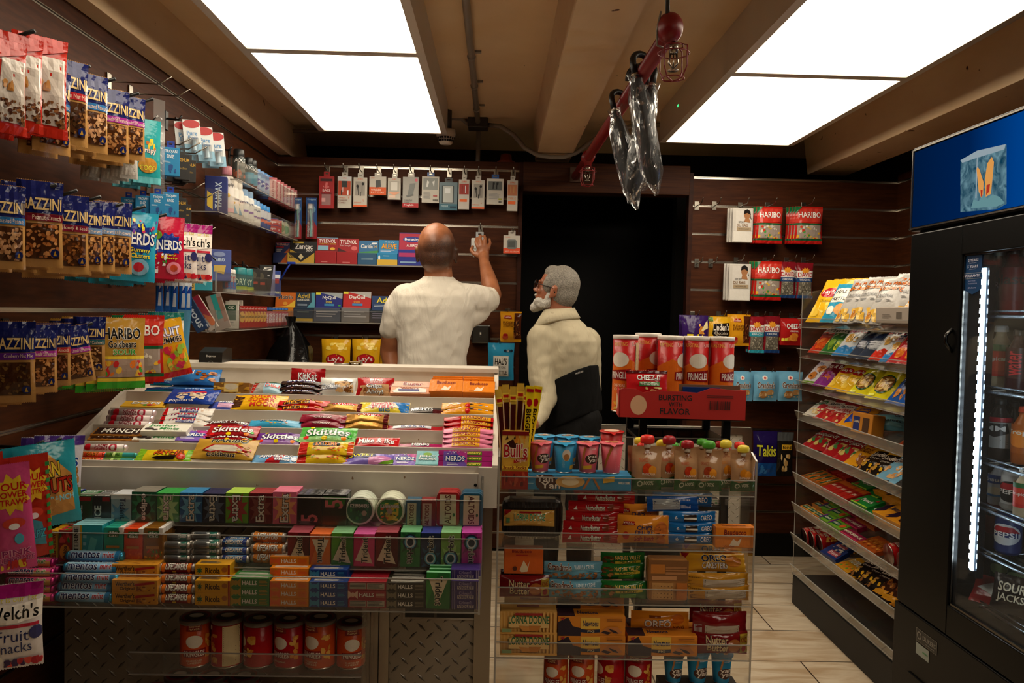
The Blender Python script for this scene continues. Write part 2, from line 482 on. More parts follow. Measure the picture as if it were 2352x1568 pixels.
def surf_pouch(w, h, d, seed, seal=.07, horiz=False, wr=1.0, top=None):
    """front/back height field of a sealed bag"""
    rn = Vector((seed*7.3, seed*3.1, seed*1.7))
    U, V = (10, 12)
    st = top if top is not None else seal
    def raw(u, v):
        if horiz: a, b = v, u
        else: a, b = u, v
        q = (b-seal)/(1-seal-st)
        if q <= 0 or q >= 1: bulge = 0
        else: bulge = math.sin(math.pi*q)**.55*(max(0, 1-abs(2*a-1)**2.6))**.6
        nn = noise.noise(Vector((u*4.5, v*5.5, 0))+rn)*.26+noise.noise(Vector((u*11, v*9, 4))+rn)*.12
        pl = 0
        if 0 < q < 1:
            e = max(0, 1-min(q, 1-q)*4)
            pl = math.sin(a*31+seed)*.10*e
        t = d/2*(bulge*(1+wr*nn)+wr*pl*min(1, bulge*3)) + .0008
        pin = math.sin(math.pi*min(max(q, 0), 1))*.05 if 0 < q < 1 else 0
        if q <= 0 or q >= 1: t += .0015*math.sin(a*20+seed*2)*wr+.0005
        pu, pv = u-.5, v
        if horiz: pv = .5+(v-.5)*(1-pin)
        else: pu = pu*(1-pin)
        return pu*w, t, pv*h
    G = [[raw(i/U, j/V) for j in range(V+1)] for i in range(U+1)]
    def S(u, v, off, side=-1):
        u = min(max(u, 0), 1); v = min(max(v, 0), 1)
        i = min(int(u*U), U-1); j = min(int(v*V), V-1); a, b = u*U-i, v*V-j
        o = [G[i][j][k]*(1-a)*(1-b)+G[i+1][j][k]*a*(1-b)+G[i][j+1][k]*(1-a)*b+G[i+1][j+1][k]*a*b for k in range(3)]
        return (o[0], side*(o[1]+off), o[2])
    return S, G, U, V
KD = {}
def K(name, form, w, h, d, base, fin, spec, desc, cat, **kw):
    KD[name] = dict(form=form, w=w, h=h, d=d, base=base, fin=fin, spec=spec, desc=desc, cat=cat, **kw)
KM = {}
def kind_meshes(name):
    """[(part name or None, mesh, label)] of a kind"""
    if name in KM: return KM[name]
    k = KD[name]; f = k['form']; w, h, d = k['w'], k['h'], k['d']; bm_ = mat(k['base'], k['fin']); fin = k['fin']
    seed = sum(map(ord, name)) % 97; parts = []
    mb = MB(); c2 = k.get('c2', k['base'])
    nm = k.get('obj') or k['cat'].replace(' ', '_')
    if f == 'box' or f == 'tin':
        ch = k.get('ch', min(w, h, d)*.04)
        if f == 'tin':
            r = min(w, h)*.2; n = 5; poly = []
            for cx, cz, a0 in ((w/2-r, r, -90), (w/2-r, h-r, 0), (-w/2+r, h-r, 90), (-w/2+r, r, 180)):
                for i in range(n+1):
                    a = R(a0+90*i/n); poly.append((cx+r*math.cos(a), cz+r*math.sin(a)))
            mb.prism(poly, -d/2, d/2, bm_, 'y')
        else: mb.box(-w/2, -d/2, 0, w/2, d/2, h, bm_, ch)
        decals(mb, k['spec'], lambda u, v, o: ((u-.5)*w, -d/2-o, v*h), fin, seed=seed)
        if k.get('topspec'): decals(mb, k['topspec'], lambda u, v, o: ((u-.5)*w, (v-.5)*d, h+o), fin, seed=seed)
        if k.get('sidespec'): decals(mb, k['sidespec'], lambda u, v, o: (-w/2-o, (.5-u)*d, v*h), fin, seed=seed)
        parts.append((nm, mb, None))
        if k.get('tab'):
            t = MB(); tw = w*.42
            t.box(-tw/2, -.0008, h-.002, tw/2, .0008, h+.012, mat(k['tab'], 's')).box(-tw/2, -.0008, h+.012, -tw*.22, .0008, h+.02, mat(k['tab'], 's'))
            t.box(tw*.22, -.0008, h+.012, tw/2, .0008, h+.02, mat(k['tab'], 's')).box(-tw/2, -.0008, h+.019, tw/2, .0008, h+.026, mat(k['tab'], 's'))
            parts.append(('hang_tab', t, None))
        if k.get('lid'):
            t = MB(); t.box(w*.28, -d/2-.0007, h*.86, w/2+.0012, d/2-.0002, h+k['lid'][1]*.5, mat(k['lid'][0], 's'), .001); parts.append(('lid', t, None))
        if k.get('dispenser'):   # display box with a tilted lid panel behind the opening
            hl = k['dispenser']
            t = MB(); xf = Matrix.Translation((0, d*.25, h)) @ Matrix.Rotation(R(-8), 4, 'X')
            lm = mat(k.get('lidbase', k['base']), 'm'); b = MB().box(-w/2, -.002, -.01, w/2, .002, hl, lm)
            t.add([xf @ Vector(p) for p in b.v], b.f, lm)
            decals(t, k['topspec2'], lambda u, v, o: xf @ Vector(((u-.5)*w, -.002-o, v*hl)), fin, seed=seed)
            parts.append(('display_lid', t, None))
    elif f in ('pouch', 'bar'):
        hz = f == 'bar'
        S, G, U, V = surf_pouch(w, h, d, seed, k.get('seal', .06 if not hz else .05), hz, k.get('wr', 1.0), k.get('top'))
        back = bm_
        for side in (-1, 1):
            vs = [(G[i][j][0], side*(G[i][j][1] if side < 0 else G[i][j][1]*k.get('bk', .8)), G[i][j][2]) for i in range(U+1) for j in range(V+1)]
            fs = [(i*(V+1)+j, (i+1)*(V+1)+j, (i+1)*(V+1)+j+1, i*(V+1)+j+1) if side < 0 else (i*(V+1)+j, i*(V+1)+j+1, (i+1)*(V+1)+j+1, (i+1)*(V+1)+j) for i in range(U) for j in range(V)]
            mb.add(vs, fs, bm_, True)
        # serrated crimps at the sealed ends
        n = 22
        for e in (0, 1):
            for i in range(n):
                a0, a1 = i/n, (i+1)/n
                if hz: P = [S(e, a0, 0), S(e, a1, 0), S(e, (a0+a1)/2, 0)]; P[2] = (P[2][0]+(2*e-1)*.0025, P[2][1], P[2][2])
                else: P = [S(a0, e, 0), S(a1, e, 0), S((a0+a1)/2, e, 0)]; P[2] = (P[2][0], P[2][1], P[2][2]+(2*e-1)*.0025)
                mb.add(P, [(0, 1, 2)], bm_)
        decals(mb, k['spec'], S, fin, [i/U for i in range(1, U)], [j/V for j in range(1, V)], base=.0005, seed=seed)
        if k.get('backspec'): decals(mb, k['backspec'], lambda u, v, o: S(u, v, o, k.get('bk', .8)), fin, [i/U for i in range(1, U)], [j/V for j in range(1, V)], seed=seed)
        parts.append((nm, mb, None))
        if k.get('cap'):
            t = MB(); cm = mat(k['cap'], 's')
            t.lathe([(.009, h-.004), (.009, h+.008)], mat('d8d0c0', 's'), 14)
            t.lathe([(.0165, h+.008), (.0185, h+.012), (.019, h+.02), (.016, h+.027), (.009, h+.030), (.0085, h+.027), (0, h+.026)], cm, 18, sy=.72)
            parts.append(('cap', t, 'screw cap'))
    elif f in ('can', 'cup'):
        r0, r1 = (w/2, w/2) if f == 'can' else (w/2*.72, w/2)
        n = 32
        def S(u, v, o):
            r = r0+(r1-r0)*v; a = (u-.5)*math.pi
            return ((r+o)*math.sin(a), -(r+o)*math.cos(a), v*h)
        mb.lathe([(r0, 0), (r0+.0006, .002), (r1, h-.001), (r1-.004, h)], bm_, n)
        decals(mb, k['spec'], S, fin, [i/16 for i in range(1, 16)], (), base=.0004, step=.00022, seed=seed)
        if k.get('rim', 1): mb.lathe([(r0+.001, .0), (r0+.0016, .002), (r0+.0006, .004)], mat('c9c2b8', 'c'), n)
        parts.append((nm, mb, None))
        t = MB()
        if f == 'can' and k.get('lid', 1):
            lc = mat(k.get('lidc', 'd9cfc4'), 'g')
            t.lathe([(r1+.0012, h-.007), (r1+.0022, h-.006), (r1+.0022, h+.0035), (r1+.0004, h+.005), (r1-.003, h+.0035), (0, h+.0035)], lc, n)
            if k.get('lidspec'): decals(t, k['lidspec'], lambda u, v, o: ((u-.5)*2*r1*.92, (v-.5)*2*r1*.92, h+.0036+o), 's', seed=seed)
            parts.append(('lid', t, None))
        elif f == 'cup':
            lc = mat(k.get('lidc', k['base']), 'g')
            t.lathe([(r1, h-.002), (r1+.0035, h-.001), (r1+.0038, h+.001), (r1-.002, h+.002), (0, h+.002)], lc, n)
            t.add([(-.01, -r1-.002, h+.0015), (.01, -r1-.002, h+.0015), (0, -r1-.014, h-.004)], [(0, 1, 2)], lc)
            if k.get('lidspec'): decals(t, k['lidspec'], lambda u, v, o: ((u-.5)*2*r1, (v-.5)*2*r1, h+.002+o), 's', seed=seed)
            parts.append(('lid', t, 'foil lid'))
    elif f == 'roll':
        r = h/2; n = 20
        xf = Matrix(((0, 0, 1, 0), (0, 1, 0, 0), (-1, 0, 0, 0), (0, 0, 0, 1)))
        ec = mat(k.get('ends', 'b9b4ac'), 'f')
        prof = [(0, -w/2+.002), (r*.5, -w/2), (r*.86, -w/2+.001), (r*.93, -w/2+.006), (r, -w/2+.008), (r, w/2-.008), (r*.93, w/2-.006), (r*.86, w/2-.001), (r*.5, w/2), (0, w/2-.002)]
        vs = []; fs = []; MBt = MB()
        MBt.lathe(prof[4:6], bm_, n); MBt.lathe(prof[:5], ec, n); MBt.lathe(prof[5:], ec, n)
        o0 = len(mb.v)
        for kx, p in enumerate(MBt.v): mb.v.append((p[2], p[0], p[1]+r))
        mb.f = list(MBt.f); mb.m = list(MBt.m); mb.ml = list(MBt.ml); mb.sm = list(MBt.sm)
        def S(u, v, o):
            a = R(-45+150*v)
            return ((u-.5)*(w-.016), -(r+o)*math.cos(a), r+(r+o)*math.sin(a))
        decals(mb, k['spec'], S, fin, (), [j/9 for j in range(1, 9)], base=.0003, step=.0002, seed=seed)
        parts.append((nm, mb, None))
    elif f == 'bottle':   # lathe profile given as fractions
        prof = [(a*w/2, b*h) for a, b in k['prof']]
        mb.lathe(prof, bm_, 20, sy=d/w)
        if k['spec']:
            u0, u1 = k.get('lab', (.1, .6)); rr = k.get('labr', 1.0)*w/2
            def S(u, v, o):
                a = (u-.5)*math.pi
                return ((rr+o)*math.sin(a), -(rr+o)*d/w*math.cos(a), (u0+(u1-u0)*v)*h)
            mb.add([S(i/16, j, .0006) for i in range(-16, 17) for j in (0, 1)], [(2*i, 2*i+2, 2*i+3, 2*i+1) for i in range(32)], mat(c2, 's'), True)
            decals(mb, k['spec'], S, 's', [i/16 for i in range(1, 16)], (), base=.0012, seed=seed)
        parts.append((nm, mb, None))
        if k.get('cap'):
            t = MB(); cc, ca, cb, cr = k['cap']
            t.lathe([(cr*w/2*.98, ca*h), (cr*w/2, ca*h+.001), (cr*w/2*.97, cb*h-.004), (cr*w/2*.8, cb*h), (0, cb*h)], mat(cc, 's'), 18, sy=d/w); parts.append(('cap', t, None))
    elif f == 'disc':     # round tin standing on its rim
        r = w/2; t0 = MB().lathe([(0, -d/2), (r-.002, -d/2), (r, -d/2+.002), (r, d/2-.002), (r-.002, d/2), (0, d/2)], bm_, 30)
        for p in t0.v: mb.v.append((p[0], p[2], p[1]+r))
        mb.f, mb.m, mb.ml, mb.sm = t0.f, t0.m, t0.ml, [False]*len(t0.f)
        decals(mb, k['spec'], lambda u, v, o: ((u-.5)*w, -d/2-o, v*w), 's', seed=seed)
        parts.append((nm, mb, None))
    elif f == 'card':     # blister card: flat card and a clear bubble with the goods inside
        mb.box(-w/2, 0, 0, w/2, .0012, h, bm_)
        decals(mb, k['spec'], lambda u, v, o: ((u-.5)*w, -o, v*h), 's', seed=seed)
        parts.append((nm, mb, None))
        if k.get('bub'):
            x0, y0, x1, y1 = k['bub']
            t = MB().box((x0-.5)*w, -d, y0*h, (x1-.5)*w, -.0012, y1*h, FILM, min(d*.4, .004)); parts.append(('bubble', t, 'clear plastic bubble'))
        for q in k.get('goods', ()):
            t = MB().tube([((a-.5)*w, -d*.5, b*h) for a, b in q[1]], q[2], mat(q[0], 's')); parts.append((q[3], t, None))
    out = []
    for nm2, m_, lb in parts:
        me = m_.mesh(nm2)
        out.append((nm2, me, lb))
    KM[name] = out
    return out
ITEMS = []
def put(kind, loc, rz=0, place='', rx=0, ry=0, s=1.0, sz=None, axis=None, group=None, dup=None, desc=None):
    """stand one package of a kind in the room"""
    ms = kind_meshes(kind); k = KD[kind]
    o = bpy.data.objects.new(ms[0][0], ms[0][1]); COL.objects.link(o)
    e = Euler((0, 0, 0)); M = Matrix.Rotation(rz, 3, 'Z') @ Matrix.Rotation(rx, 3, 'X') @ Matrix.Rotation(ry, 3, 'Y')
    o.location = loc; o.rotation_euler = M.to_euler(); o.scale = (s, s, sz or s)
    for nm, me, lb in ms[1:]:
        c = bpy.data.objects.new(nm, me); COL.objects.link(c); c.parent = o
        if lb: c['label'] = (k.get('cap') if lb == 'screw cap' else '') and k.get('capdesc', lb) or lb
    o['category'] = k['cat']
    ITEMS.append([o, (desc or k['desc']), place, kind, axis, group])
    return o
# ------------------------------------------------------------------ candy counter
WHT = mat_noise('white_laminate', 'c9bfb0', 'd6cdbf', 12, (1, 1, 1), .42, .03, 4, .3, .7, spots=(31, .74, '8a6a4c'))
DIA = None
def diamond_mat(name, rot=0, base='8f867a', met=.6):
    """aluminium tread plate: raised lozenges in two directions"""
    m, nt, out = new_mat(name)
    b = N(nt, 'ShaderNodeBsdfPrincipled', Roughness=.42, Metallic=met)
    b.inputs['Base Color'].default_value = (*hexc(base), 1)
    tc = N(nt, 'ShaderNodeTexCoord')
    def M(op, a, bb=None):
        n = nt.nodes.new('ShaderNodeMath'); n.operation = op
        for i, q in enumerate((a, bb)):
            if q is None: continue
            if isinstance(q, (int, float)): n.inputs[i].default_value = q
            else: nt.links.new(q, n.inputs[i])
        return n.outputs[0]
    sx = nt.nodes.new('ShaderNodeSeparateXYZ'); nt.links.new(tc.outputs['Object'], sx.inputs[0])
    X, Z = sx.outputs[0], sx.outputs[2]
    P = .046
    def loz(ox, oz, ang):
        fx = M('SUBTRACT', M('FRACT', M('ADD', M('DIVIDE', X, P), ox)), .5)
        fz = M('SUBTRACT', M('FRACT', M('ADD', M('DIVIDE', Z, P), oz)), .5)
        c, s = math.cos(ang), math.sin(ang)
        a = M('ABSOLUTE', M('ADD', M('MULTIPLY', fx, c), M('MULTIPLY', fz, s)))
        q = M('ABSOLUTE', M('SUBTRACT', M('MULTIPLY', fz, c), M('MULTIPLY', fx, s)))
        return M('MAXIMUM', M('SUBTRACT', 1.0, M('ADD', M('DIVIDE', a, .36), M('DIVIDE', q, .09))), 0.0)
    h = M('MAXIMUM', loz(0, 0, R(45)), loz(.5, .5, R(-45)))
    bp = N(nt, 'ShaderNodeBump', Strength=1.0, Distance=.006); nt.links.new(h, bp.inputs['Height'])
    nt.links.new(bp.outputs[0], b.inputs['Normal']); nt.links.new(b.outputs[0], out.inputs[0])
    return m
DIA = diamond_mat('diamond_plate')
STL = mat('8b8276', 'c')
TR = [(2.10, .951), (2.19, .985), (2.28, 1.018), (2.38, 1.054), (2.487, 1.092)]   # tray lips, front to back
CX0, CX1 = -1.14, -.002
BBY = 2.74
cc = empty('candy_counter', ((CX0+CX1)/2, 2.12, 0)); tag(cc, 'white stepped candy counter with diamond plate front beside the left wall', 'counter')
def P_(mb, name, par=cc, label=None):
    o = mb.obj(name, par); o.location = -Vector(par.location) if par else (0, 0, 0)
    if label: o['label'] = label
    return o
sp = [(2.085, .845), (2.085, .958)]+[(y, z+.006) for y, z in TR[1:]]+[(BBY, 1.15), (2.86, 1.15), (2.86, .845)]
P_(MB().prism(sp, CX0-.012, CX0, WHT), 'side_panel'); P_(MB().prism(sp, CX1-.0, CX1+.014, WHT), 'side_panel')
for i, (y, z) in enumerate(TR):
    y2, z2 = TR[i+1] if i < 4 else (BBY, 1.10)
    mb = MB().box(CX0, y, z-.018, CX1, y2+.002, z-.012, WHT)           # tray floor
    mb.box(CX0, y-.003, z-.034, CX1, y+.0025, z, WHT, .0008)            # lip
    if i < 4: mb.box(CX0, y2+.003, z-.018, CX1, y2+.008, z2-.014, WHT)
    P_(mb, 'tray')
P_(MB().box(CX0, BBY, 1.03, CX1, BBY+.012, 1.152, WHT), 'back_board')
P_(MB().box(CX0-.012, BBY-.012, 1.152, CX1+.014, 2.86, 1.168, WHT, .002), 'top_ledge')
P_(MB().box(CX0-.012, 2.086, .845, CX1-.035, 2.099, .935, WHT), 'front_fascia')
P_(MB().box(CX1-.036, 2.083, .845, CX1+.014, 2.0985, .952, WHT).lathe([(.0042, 0), (.0042, .001)], BLK, 12, (0, 0, 0), xf=Matrix.Translation((-.045, 2.0855, .905)) @ Matrix.Rotation(R(90), 4, 'X')), 'corner_trim')
P_(MB().box(CX0, 2.13, 0, CX1, 2.14, .845, DIA), 'diamond_plate')
P_(MB().box(CX0, 2.14, .0, CX0+.01, 2.86, .845, WHT).box(CX1-.01, 2.14, 0, CX1, 2.86, .845, DIA).box(CX0, 2.85, 0, CX1, 2.86, .845, WHT), 'carcass')
P_(MB().box(CX1-.04, 2.118, 0, CX1+.004, 2.13, .845, STL).box(CX1+.001, 2.12, 0, CX1+.004, 2.2, .845, STL), 'corner_post')
# left half lower cladding: post between the can shelf and the plate
xpa, xpb = W(842, 1500, Y=2.12).x, W(893, 1500, Y=2.12).x
P_(MB().box(xpa, 2.112, 0, xpb, 2.129, .66, STL).box((xpa+xpb)/2+.002, 2.109, 0, (xpa+xpb)/2+.004, 2.113, .66, BLK), 'metal_post')
xs0, xs1, zs0, zs1 = W(925, 1420, Y=2.12).x, W(1094, 1420, Y=2.12).x, W(1000, 1423, Y=2.12).z, .70
P_(MB().box(xs0, 2.122, zs0, xs1, 2.129, zs1, mat('a39a8c', 'm')).box(xs0+.006, 2.1205, zs0+.006, xs1-.006, 2.1225, zs1, mat('14100c', 'g')).box((xs0+xs1)/2-.015, 2.120, zs0+.006, (xs0+xs1)/2-.008, 2.1215, zs1, mat('4a4034', 'g')), 'framed_picture', label='dark photo in a pale frame')

# ------------------------------------------------------------------ clear gum rack on the counter front
GX0, GX1 = -1.165, -.028
GT = [(1.99, .818, .886), (1.925, .735, .807), (1.862, .656, .729)]    # front y, floor z, lip top z
gr = empty('gum_rack', ((GX0+GX1)/2, 1.99, .64)); tag(gr, 'clear acrylic three tier gum rack on the candy counter front', 'display rack')
for i, (y, z, l) in enumerate(GT):
    mb = MB().box(GX0, y, z-.005, GX1, 2.082, z-.001, ACR).box(GX0, y-.004, z-.005, GX1, y, l, ACR)
    P_(mb, 'tier', gr)
    P_(MB().box(GX0, y-.0042, l, GX1, y+.0002, l+.0014, ACE).box(GX0, y-.0045, z-.007, GX1, y+.0005, z-.005, ACE), 'acrylic_edge', gr)
pp = [(1.855, .648), (1.855, .74), (1.92, .81), (1.985, .90), (2.02, .925), (2.081, .925), (2.081, .648)]
P_(MB().prism(pp, GX1, GX1+.004, ACR), 'end_panel', gr)
P_(MB().prism(pp, GX0-.004, GX0, ACR), 'end_panel', gr)
P_(MB().box(GX1-.0005, 1.853, .648, GX1+.0045, 1.8548, .74, ACE).box(GX1-.0005, 2.0785, .64, GX1+.0045, 2.082, .93, ACE), 'acrylic_edge', gr)

# lower can shelf on the counter front
LX0, LX1 = W(318, 1500, Y=1.98).x, W(838, 1500, Y=1.98).x
cs = empty('can_shelf', ((LX0+LX1)/2, 2.05, .3)); tag(cs, 'dark clear fronted can shelf under the gum rack', 'shelf')
P_(MB().box(LX0, 1.93, .462, LX1, 2.128, .468, ACR).box(LX0, 1.926, .462, LX1, 1.93, .515, ACR).box(LX0, 1.925, .5145, LX1, 1.931, .516, ACE).box(LX0, 1.925, .460, LX1, 1.931, .462, ACE), 'shelf_board', cs)
P_(MB().box(LX0, 1.93, .28, LX1, 2.128, .286, ACR).box(LX0, 1.926, .28, LX1, 1.93, .33, ACR), 'shelf_board', cs)
P_(MB().box(LX1, 1.926, .27, LX1+.004, 2.128, .64, ACR), 'end_panel', cs); P_(MB().box(LX0-.004, 1.926, .27, LX0, 2.128, .64, ACR), 'end_panel', cs)

# ------------------------------------------------------------------ clear snack stand beside the counter
SX0, SX1 = W(1147, 1130, Y=2.15).x, W(1733, 1130, Y=2.15).x
SF = [W(1440, y, Y=2.15).z for y in (1130, 1257, 1383, 1508)]
SF.append(.30)
st = empty('snack_stand', ((SX0+SX1)/2, 2.28, 0)); tag(st, 'clear acrylic snack stand of five shelves right of the candy counter', 'display stand')
SD = 2.42
for i, z in enumerate(SF):
    P_(MB().box(SX0, 2.15, z-.006, SX1, SD, z, ACR).box(SX0, 2.146, z-.006, SX1, 2.15, z+.037, ACR), 'shelf', st)
    P_(MB().box(SX0, 2.1458, z+.0365, SX1, 2.1502, z+.0385, ACE).box(SX0, 2.1455, z-.0075, SX1, 2.151, z-.0055, ACE), 'acrylic_edge', st)
zt_ = W(1500, 1006, Y=SD).z
sq = [(2.146, .02), (2.146, SF[0]+.09), (2.19, zt_), (SD, zt_), (SD, .02)]
for xx in (SX0-.004, SX1):
    P_(MB().prism(sq, xx, xx+.004, ACR), 'end_panel', st)
    P_(MB().box(xx-.0004, 2.1445, .02, xx+.0044, 2.1462, SF[0]+.09, ACE).prism([(2.146, SF[0]+.09), (2.19, zt_), (2.19, zt_+.002), (2.144, SF[0]+.092)], xx-.0004, xx+.0044, ACE), 'acrylic_edge', st)
P_(MB().box(SX0, SD, .02, SX1, SD+.004, zt_, ACR).box(SX0, SD-.0005, zt_, SX1, SD+.0045, zt_+.0025, ACE), 'back_panel', st)
P_(MB().box(SX0, 2.15, .02, SX1, SD, .03, ACR), 'bottom_panel', st)
for x in (SX0+.09, SX1-.09): P_(MB().box(x-.02, 2.18, 0, x+.02, SD-.02, .02, BLK), 'foot', st)

# black metal rack behind the stand
TX0, TX1 = W(1466, 1100, Y=2.5).x, W(1675, 1100, Y=2.5).x
ZB = W(1560, 955, Y=2.42).z
tb = empty('metal_rack', ((TX0+TX1)/2, 2.6, 0)); tag(tb, 'black metal rack behind the clear snack stand', 'rack')
for x in (TX0, TX1-.024):
    for y in (2.5, 2.74): P_(MB().box(x, y, 0, x+.024, y+.024, ZB-.02, BLK, .002), 'leg', tb)
P_(MB().box(TX0-.03, 2.47, ZB-.02, TX1+.03, 2.79, ZB, BLK, .003), 'top', tb)
for yy in (1162, 1268, 1388):
    z = W(1570, yy, Y=2.5).z
    P_(MB().box(TX0+.0, 2.502, z-.014, TX1, 2.762, z, BLK, .002), 'shelf_board', tb)

# half height diamond plate gate across the doorway side
PX0, PX1 = W(1368, 1100, Y=4.2).x, W(1722, 1100, Y=4.2).x
zg0, zg1 = 0.0, W(1500, 978, Y=4.2).z
gt = empty('half_height_gate', ((PX0+PX1)/2, 4.2, 0)); tag(gt, 'half height diamond plate gate with shiny top rail in the doorway', 'gate')
P_(MB().box(PX0, 4.2, .02, PX1, 4.23, zg1, diamond_mat('diamond_plate_bright', base='d0c6b6', met=.2)), 'gate_panel', gt)
P_(MB().box(PX0, 4.185, zg1-.035, PX1, 4.2, zg1, mat('c4bcb0', 'c')).box(PX0, 4.185, .0, PX1, 4.2, .075, mat('c4bcb0', 'c')).box(PX1-.05, 4.184, 0, PX1, 4.199, zg1, mat('c4bcb0', 'c')), 'rail', gt)

# ------------------------------------------------------------------ red open case of crisps on the rack
RC = W(1421, 953, Y=2.36); RCX = (RC.x+W(1713, 955, Y=2.33).x)/2
RED = mat('b01c16', 'm'); KRAFT = mat('6f4c33', 'm')
rb = empty('crisps_carton', (RC.x, RC.y, ZB+.001), R(-4)); tag(rb, 'open red cardboard carton of tall cans with torn edge', 'cardboard box')
bw, bd, bh = .373, .24, .081
KD['_c'] = dict(form='x')
def carton():
    mb = MB()
    tear = [(0, bh), (.015, bh+.006), (.05, bh+.004), (.07, bh-.006), (.1, bh+.001), (.2, bh-.001), (.23, bh-.003), (.27, bh+.012), (.3, bh+.011), (.34, bh+.007), (bw, bh+.009)]
    poly = [(0, 0)]+[(bw, 0)]+list(reversed(tear))
    mb.prism(poly, 0, .003, RED, 'y')
    sp = "e .155 .46 .065 .36 d9b28c;T .315 .66 .575 .87 171010 BURSTING;T .395 .44 .5 .6 171010 WITH;T .325 .15 .565 .38 171010 FLAVOR;b .71 .36 .88 .68 3a0d0a 22;l .69 .78 .9 .9 5a100e 2"
    KD['_c'] = sp
    bake_texts(spec_keys(sp))
    decals(mb, sp, lambda u, v, o: (u*bw, -o, v*bh), 'm')
    mb.obj('front_panel', rb)
    mb = MB()
    mb.prism([(0, 0), (bd, 0), (bd, .17), (bd-.03, .15), (bd-.05, .10), (.03, .08), (0, bh)], 0, .003, RED, 'x')
    sp = "e .72 .5 .13 .3 d9b28c;T .25 .62 .5 .78 171010 BURSTING;T .3 .42 .45 .56 171010 WITH;T .25 .2 .5 .36 171010 FLAVOR"
    bake_texts(spec_keys(sp))
    decals(mb, sp, lambda u, v, o: (-o, bd*(1-u), v*bh), 'm')
    mb.obj('side_panel', rb)
    MB().box(bw-.003, .003, 0, bw, bd, bh+.005, RED).obj('side_panel', rb)
    MB().box(.003, bd-.003, .003, bw-.003, bd, bh+.02, RED).obj('back_panel', rb)
    MB().box(.003, .003, 0, bw-.003, bd-.003, .003, KRAFT).obj('bottom_panel', rb)
    MB().box(.19, .012, .003, .30, .02, bh+.013, mat('10306e', 'g')).obj('divider', rb)['label'] = 'blue inner card'
    MB().box(.18, .02, .003, .36, .024, bh+.02, KRAFT).obj('divider', rb)['label'] = 'brown inner card'
carton()

# ------------------------------------------------------------------ clear snack display along the right
c0 = W(1818, 1383, Z=0)
DX, DY1 = c0.x, c0.y            # front plane and far end
DY0 = 2.72
DB = DX+.34                     # back of the shelves
ds = empty('snack_display', (DX+.17, (DY0+DY1)/2, 0)); tag(ds, 'tall clear acrylic snack display with eight sloping shelves on black base', 'display stand')
LIPT = [731, 800, 872, 942, 1013, 1083, 1152, 1222, 1293]
DZ = []
for y in LIPT:
    zt2 = W(1826, y, Y=DY1).z; DZ.append(zt2-.042)
SLOPE = .085                     # rise of a shelf from front to back
zb0 = DZ[-1]-.012
P_(MB().box(DX, DY0, 0, DB+.02, DY1, zb0, mat('060505', 'm'), .004), 'base', ds)
for i, z in enumerate(DZ):
    mb = MB().prism([(DX, z), (DB, z+SLOPE), (DB, z+SLOPE+.004), (DX, z+.004)], DY0, DY1, ACR, 'y')
    for k in range(0): pass
    mb.prism([(DX-.004, z), (DX, z), (DX-.014, z+.042), (DX-.018, z+.042)], DY0, DY1, ACR, 'y')
    P_(mb, 'shelf', ds)
    P_(MB().prism([(DX-.0185, z+.041), (DX-.0135, z+.041), (DX-.0135, z+.0435), (DX-.0185, z+.0435)], DY0, DY1, ACE, 'y').box(DX-.0045, DY0, z-.0015, DX+.001, DY1, z+.0005, ACE), 'acrylic_edge', ds)
ztp = W(1836, 672, Y=DY1).z
for yy in (DY0, DY1-.004):
    P_(MB().prism([(DX, zb0), (DX, DZ[0]+.06), (DX, ztp), (DB, ztp+.06), (DB, zb0)], yy, yy+.004, ACR, 'y'), 'end_panel', ds)
    P_(MB().box(DX-.0005, yy-.0005, zb0, DX+.0015, yy+.0045, ztp, ACE), 'acrylic_edge', ds)
P_(MB().box(DB, DY0, zb0, DB+.004, DY1, ztp+.06, ACR), 'back_panel', ds)

# ------------------------------------------------------------------ drinks fridge
FX = DX-.03; FY1 = 2.70; FY0 = 1.86
FB = mat('050505', 's'); FB2 = mat('0b0a0a', 's')
for m_ in (FB, FB2): m_.node_tree.nodes['Principled BSDF'].inputs['Specular IOR Level'].default_value = .15
fr = empty('drinks_fridge', (FX+.35, (FY0+FY1)/2, 0)); tag(fr, 'black upright drinks fridge with lit picture header at far right', 'fridge')
def fx(px, py, dx=0): return W(px, py, X=FX+dx)
ztop = fx(2142, 340).z+.02; hb = fx(2142, 524).z
FW = .76
# glass opening
g0 = fx(2184, 1390); g1 = fx(2214, 585)
gy1 = (g0.y+g1.y)/2; gz0, gz1 = g0.z, g1.z; gy0 = FY0+.08
P_(MB().box(FX+.02, FY1-.04, .30, FX+FW, FY1, hb, FB).box(FX+.02, FY0, .30, FX+FW, FY0+.04, hb, FB).box(FX+FW-.03, FY0+.04, .30, FX+FW, FY1-.04, hb, mat('8a9298', 's'))
   .box(FX+.02, FY0+.04, hb-.05, FX+FW, FY1-.04, hb, FB).box(FX+.02, FY0+.04, .30, FX+FW, FY1-.04, gz0-.02, FB), 'cabinet', fr)
b0 = fx(2106, 1408)
P_(MB().box(FX-.012, FY0, .0, FX+FW, FY1+.012, b0.z, FB2, .004).box(FX-.018, FY0+.1, .06, FX-.012, FY1-.1, b0.z-.2, BLK), 'base', fr)
df = MB()
df.box(FX-.01, gy1, b0.z+.005, FX+.02, FY1-.0, hb-.01, FB, .004).box(FX-.01, FY0, b0.z+.005, FX+.02, gy0, hb-.01, FB, .004)
df.box(FX-.01, gy0, gz1, FX+.02, gy1, hb-.01, FB, .003).box(FX-.01, gy0, b0.z+.005, FX+.02, gy1, gz0, FB, .003)
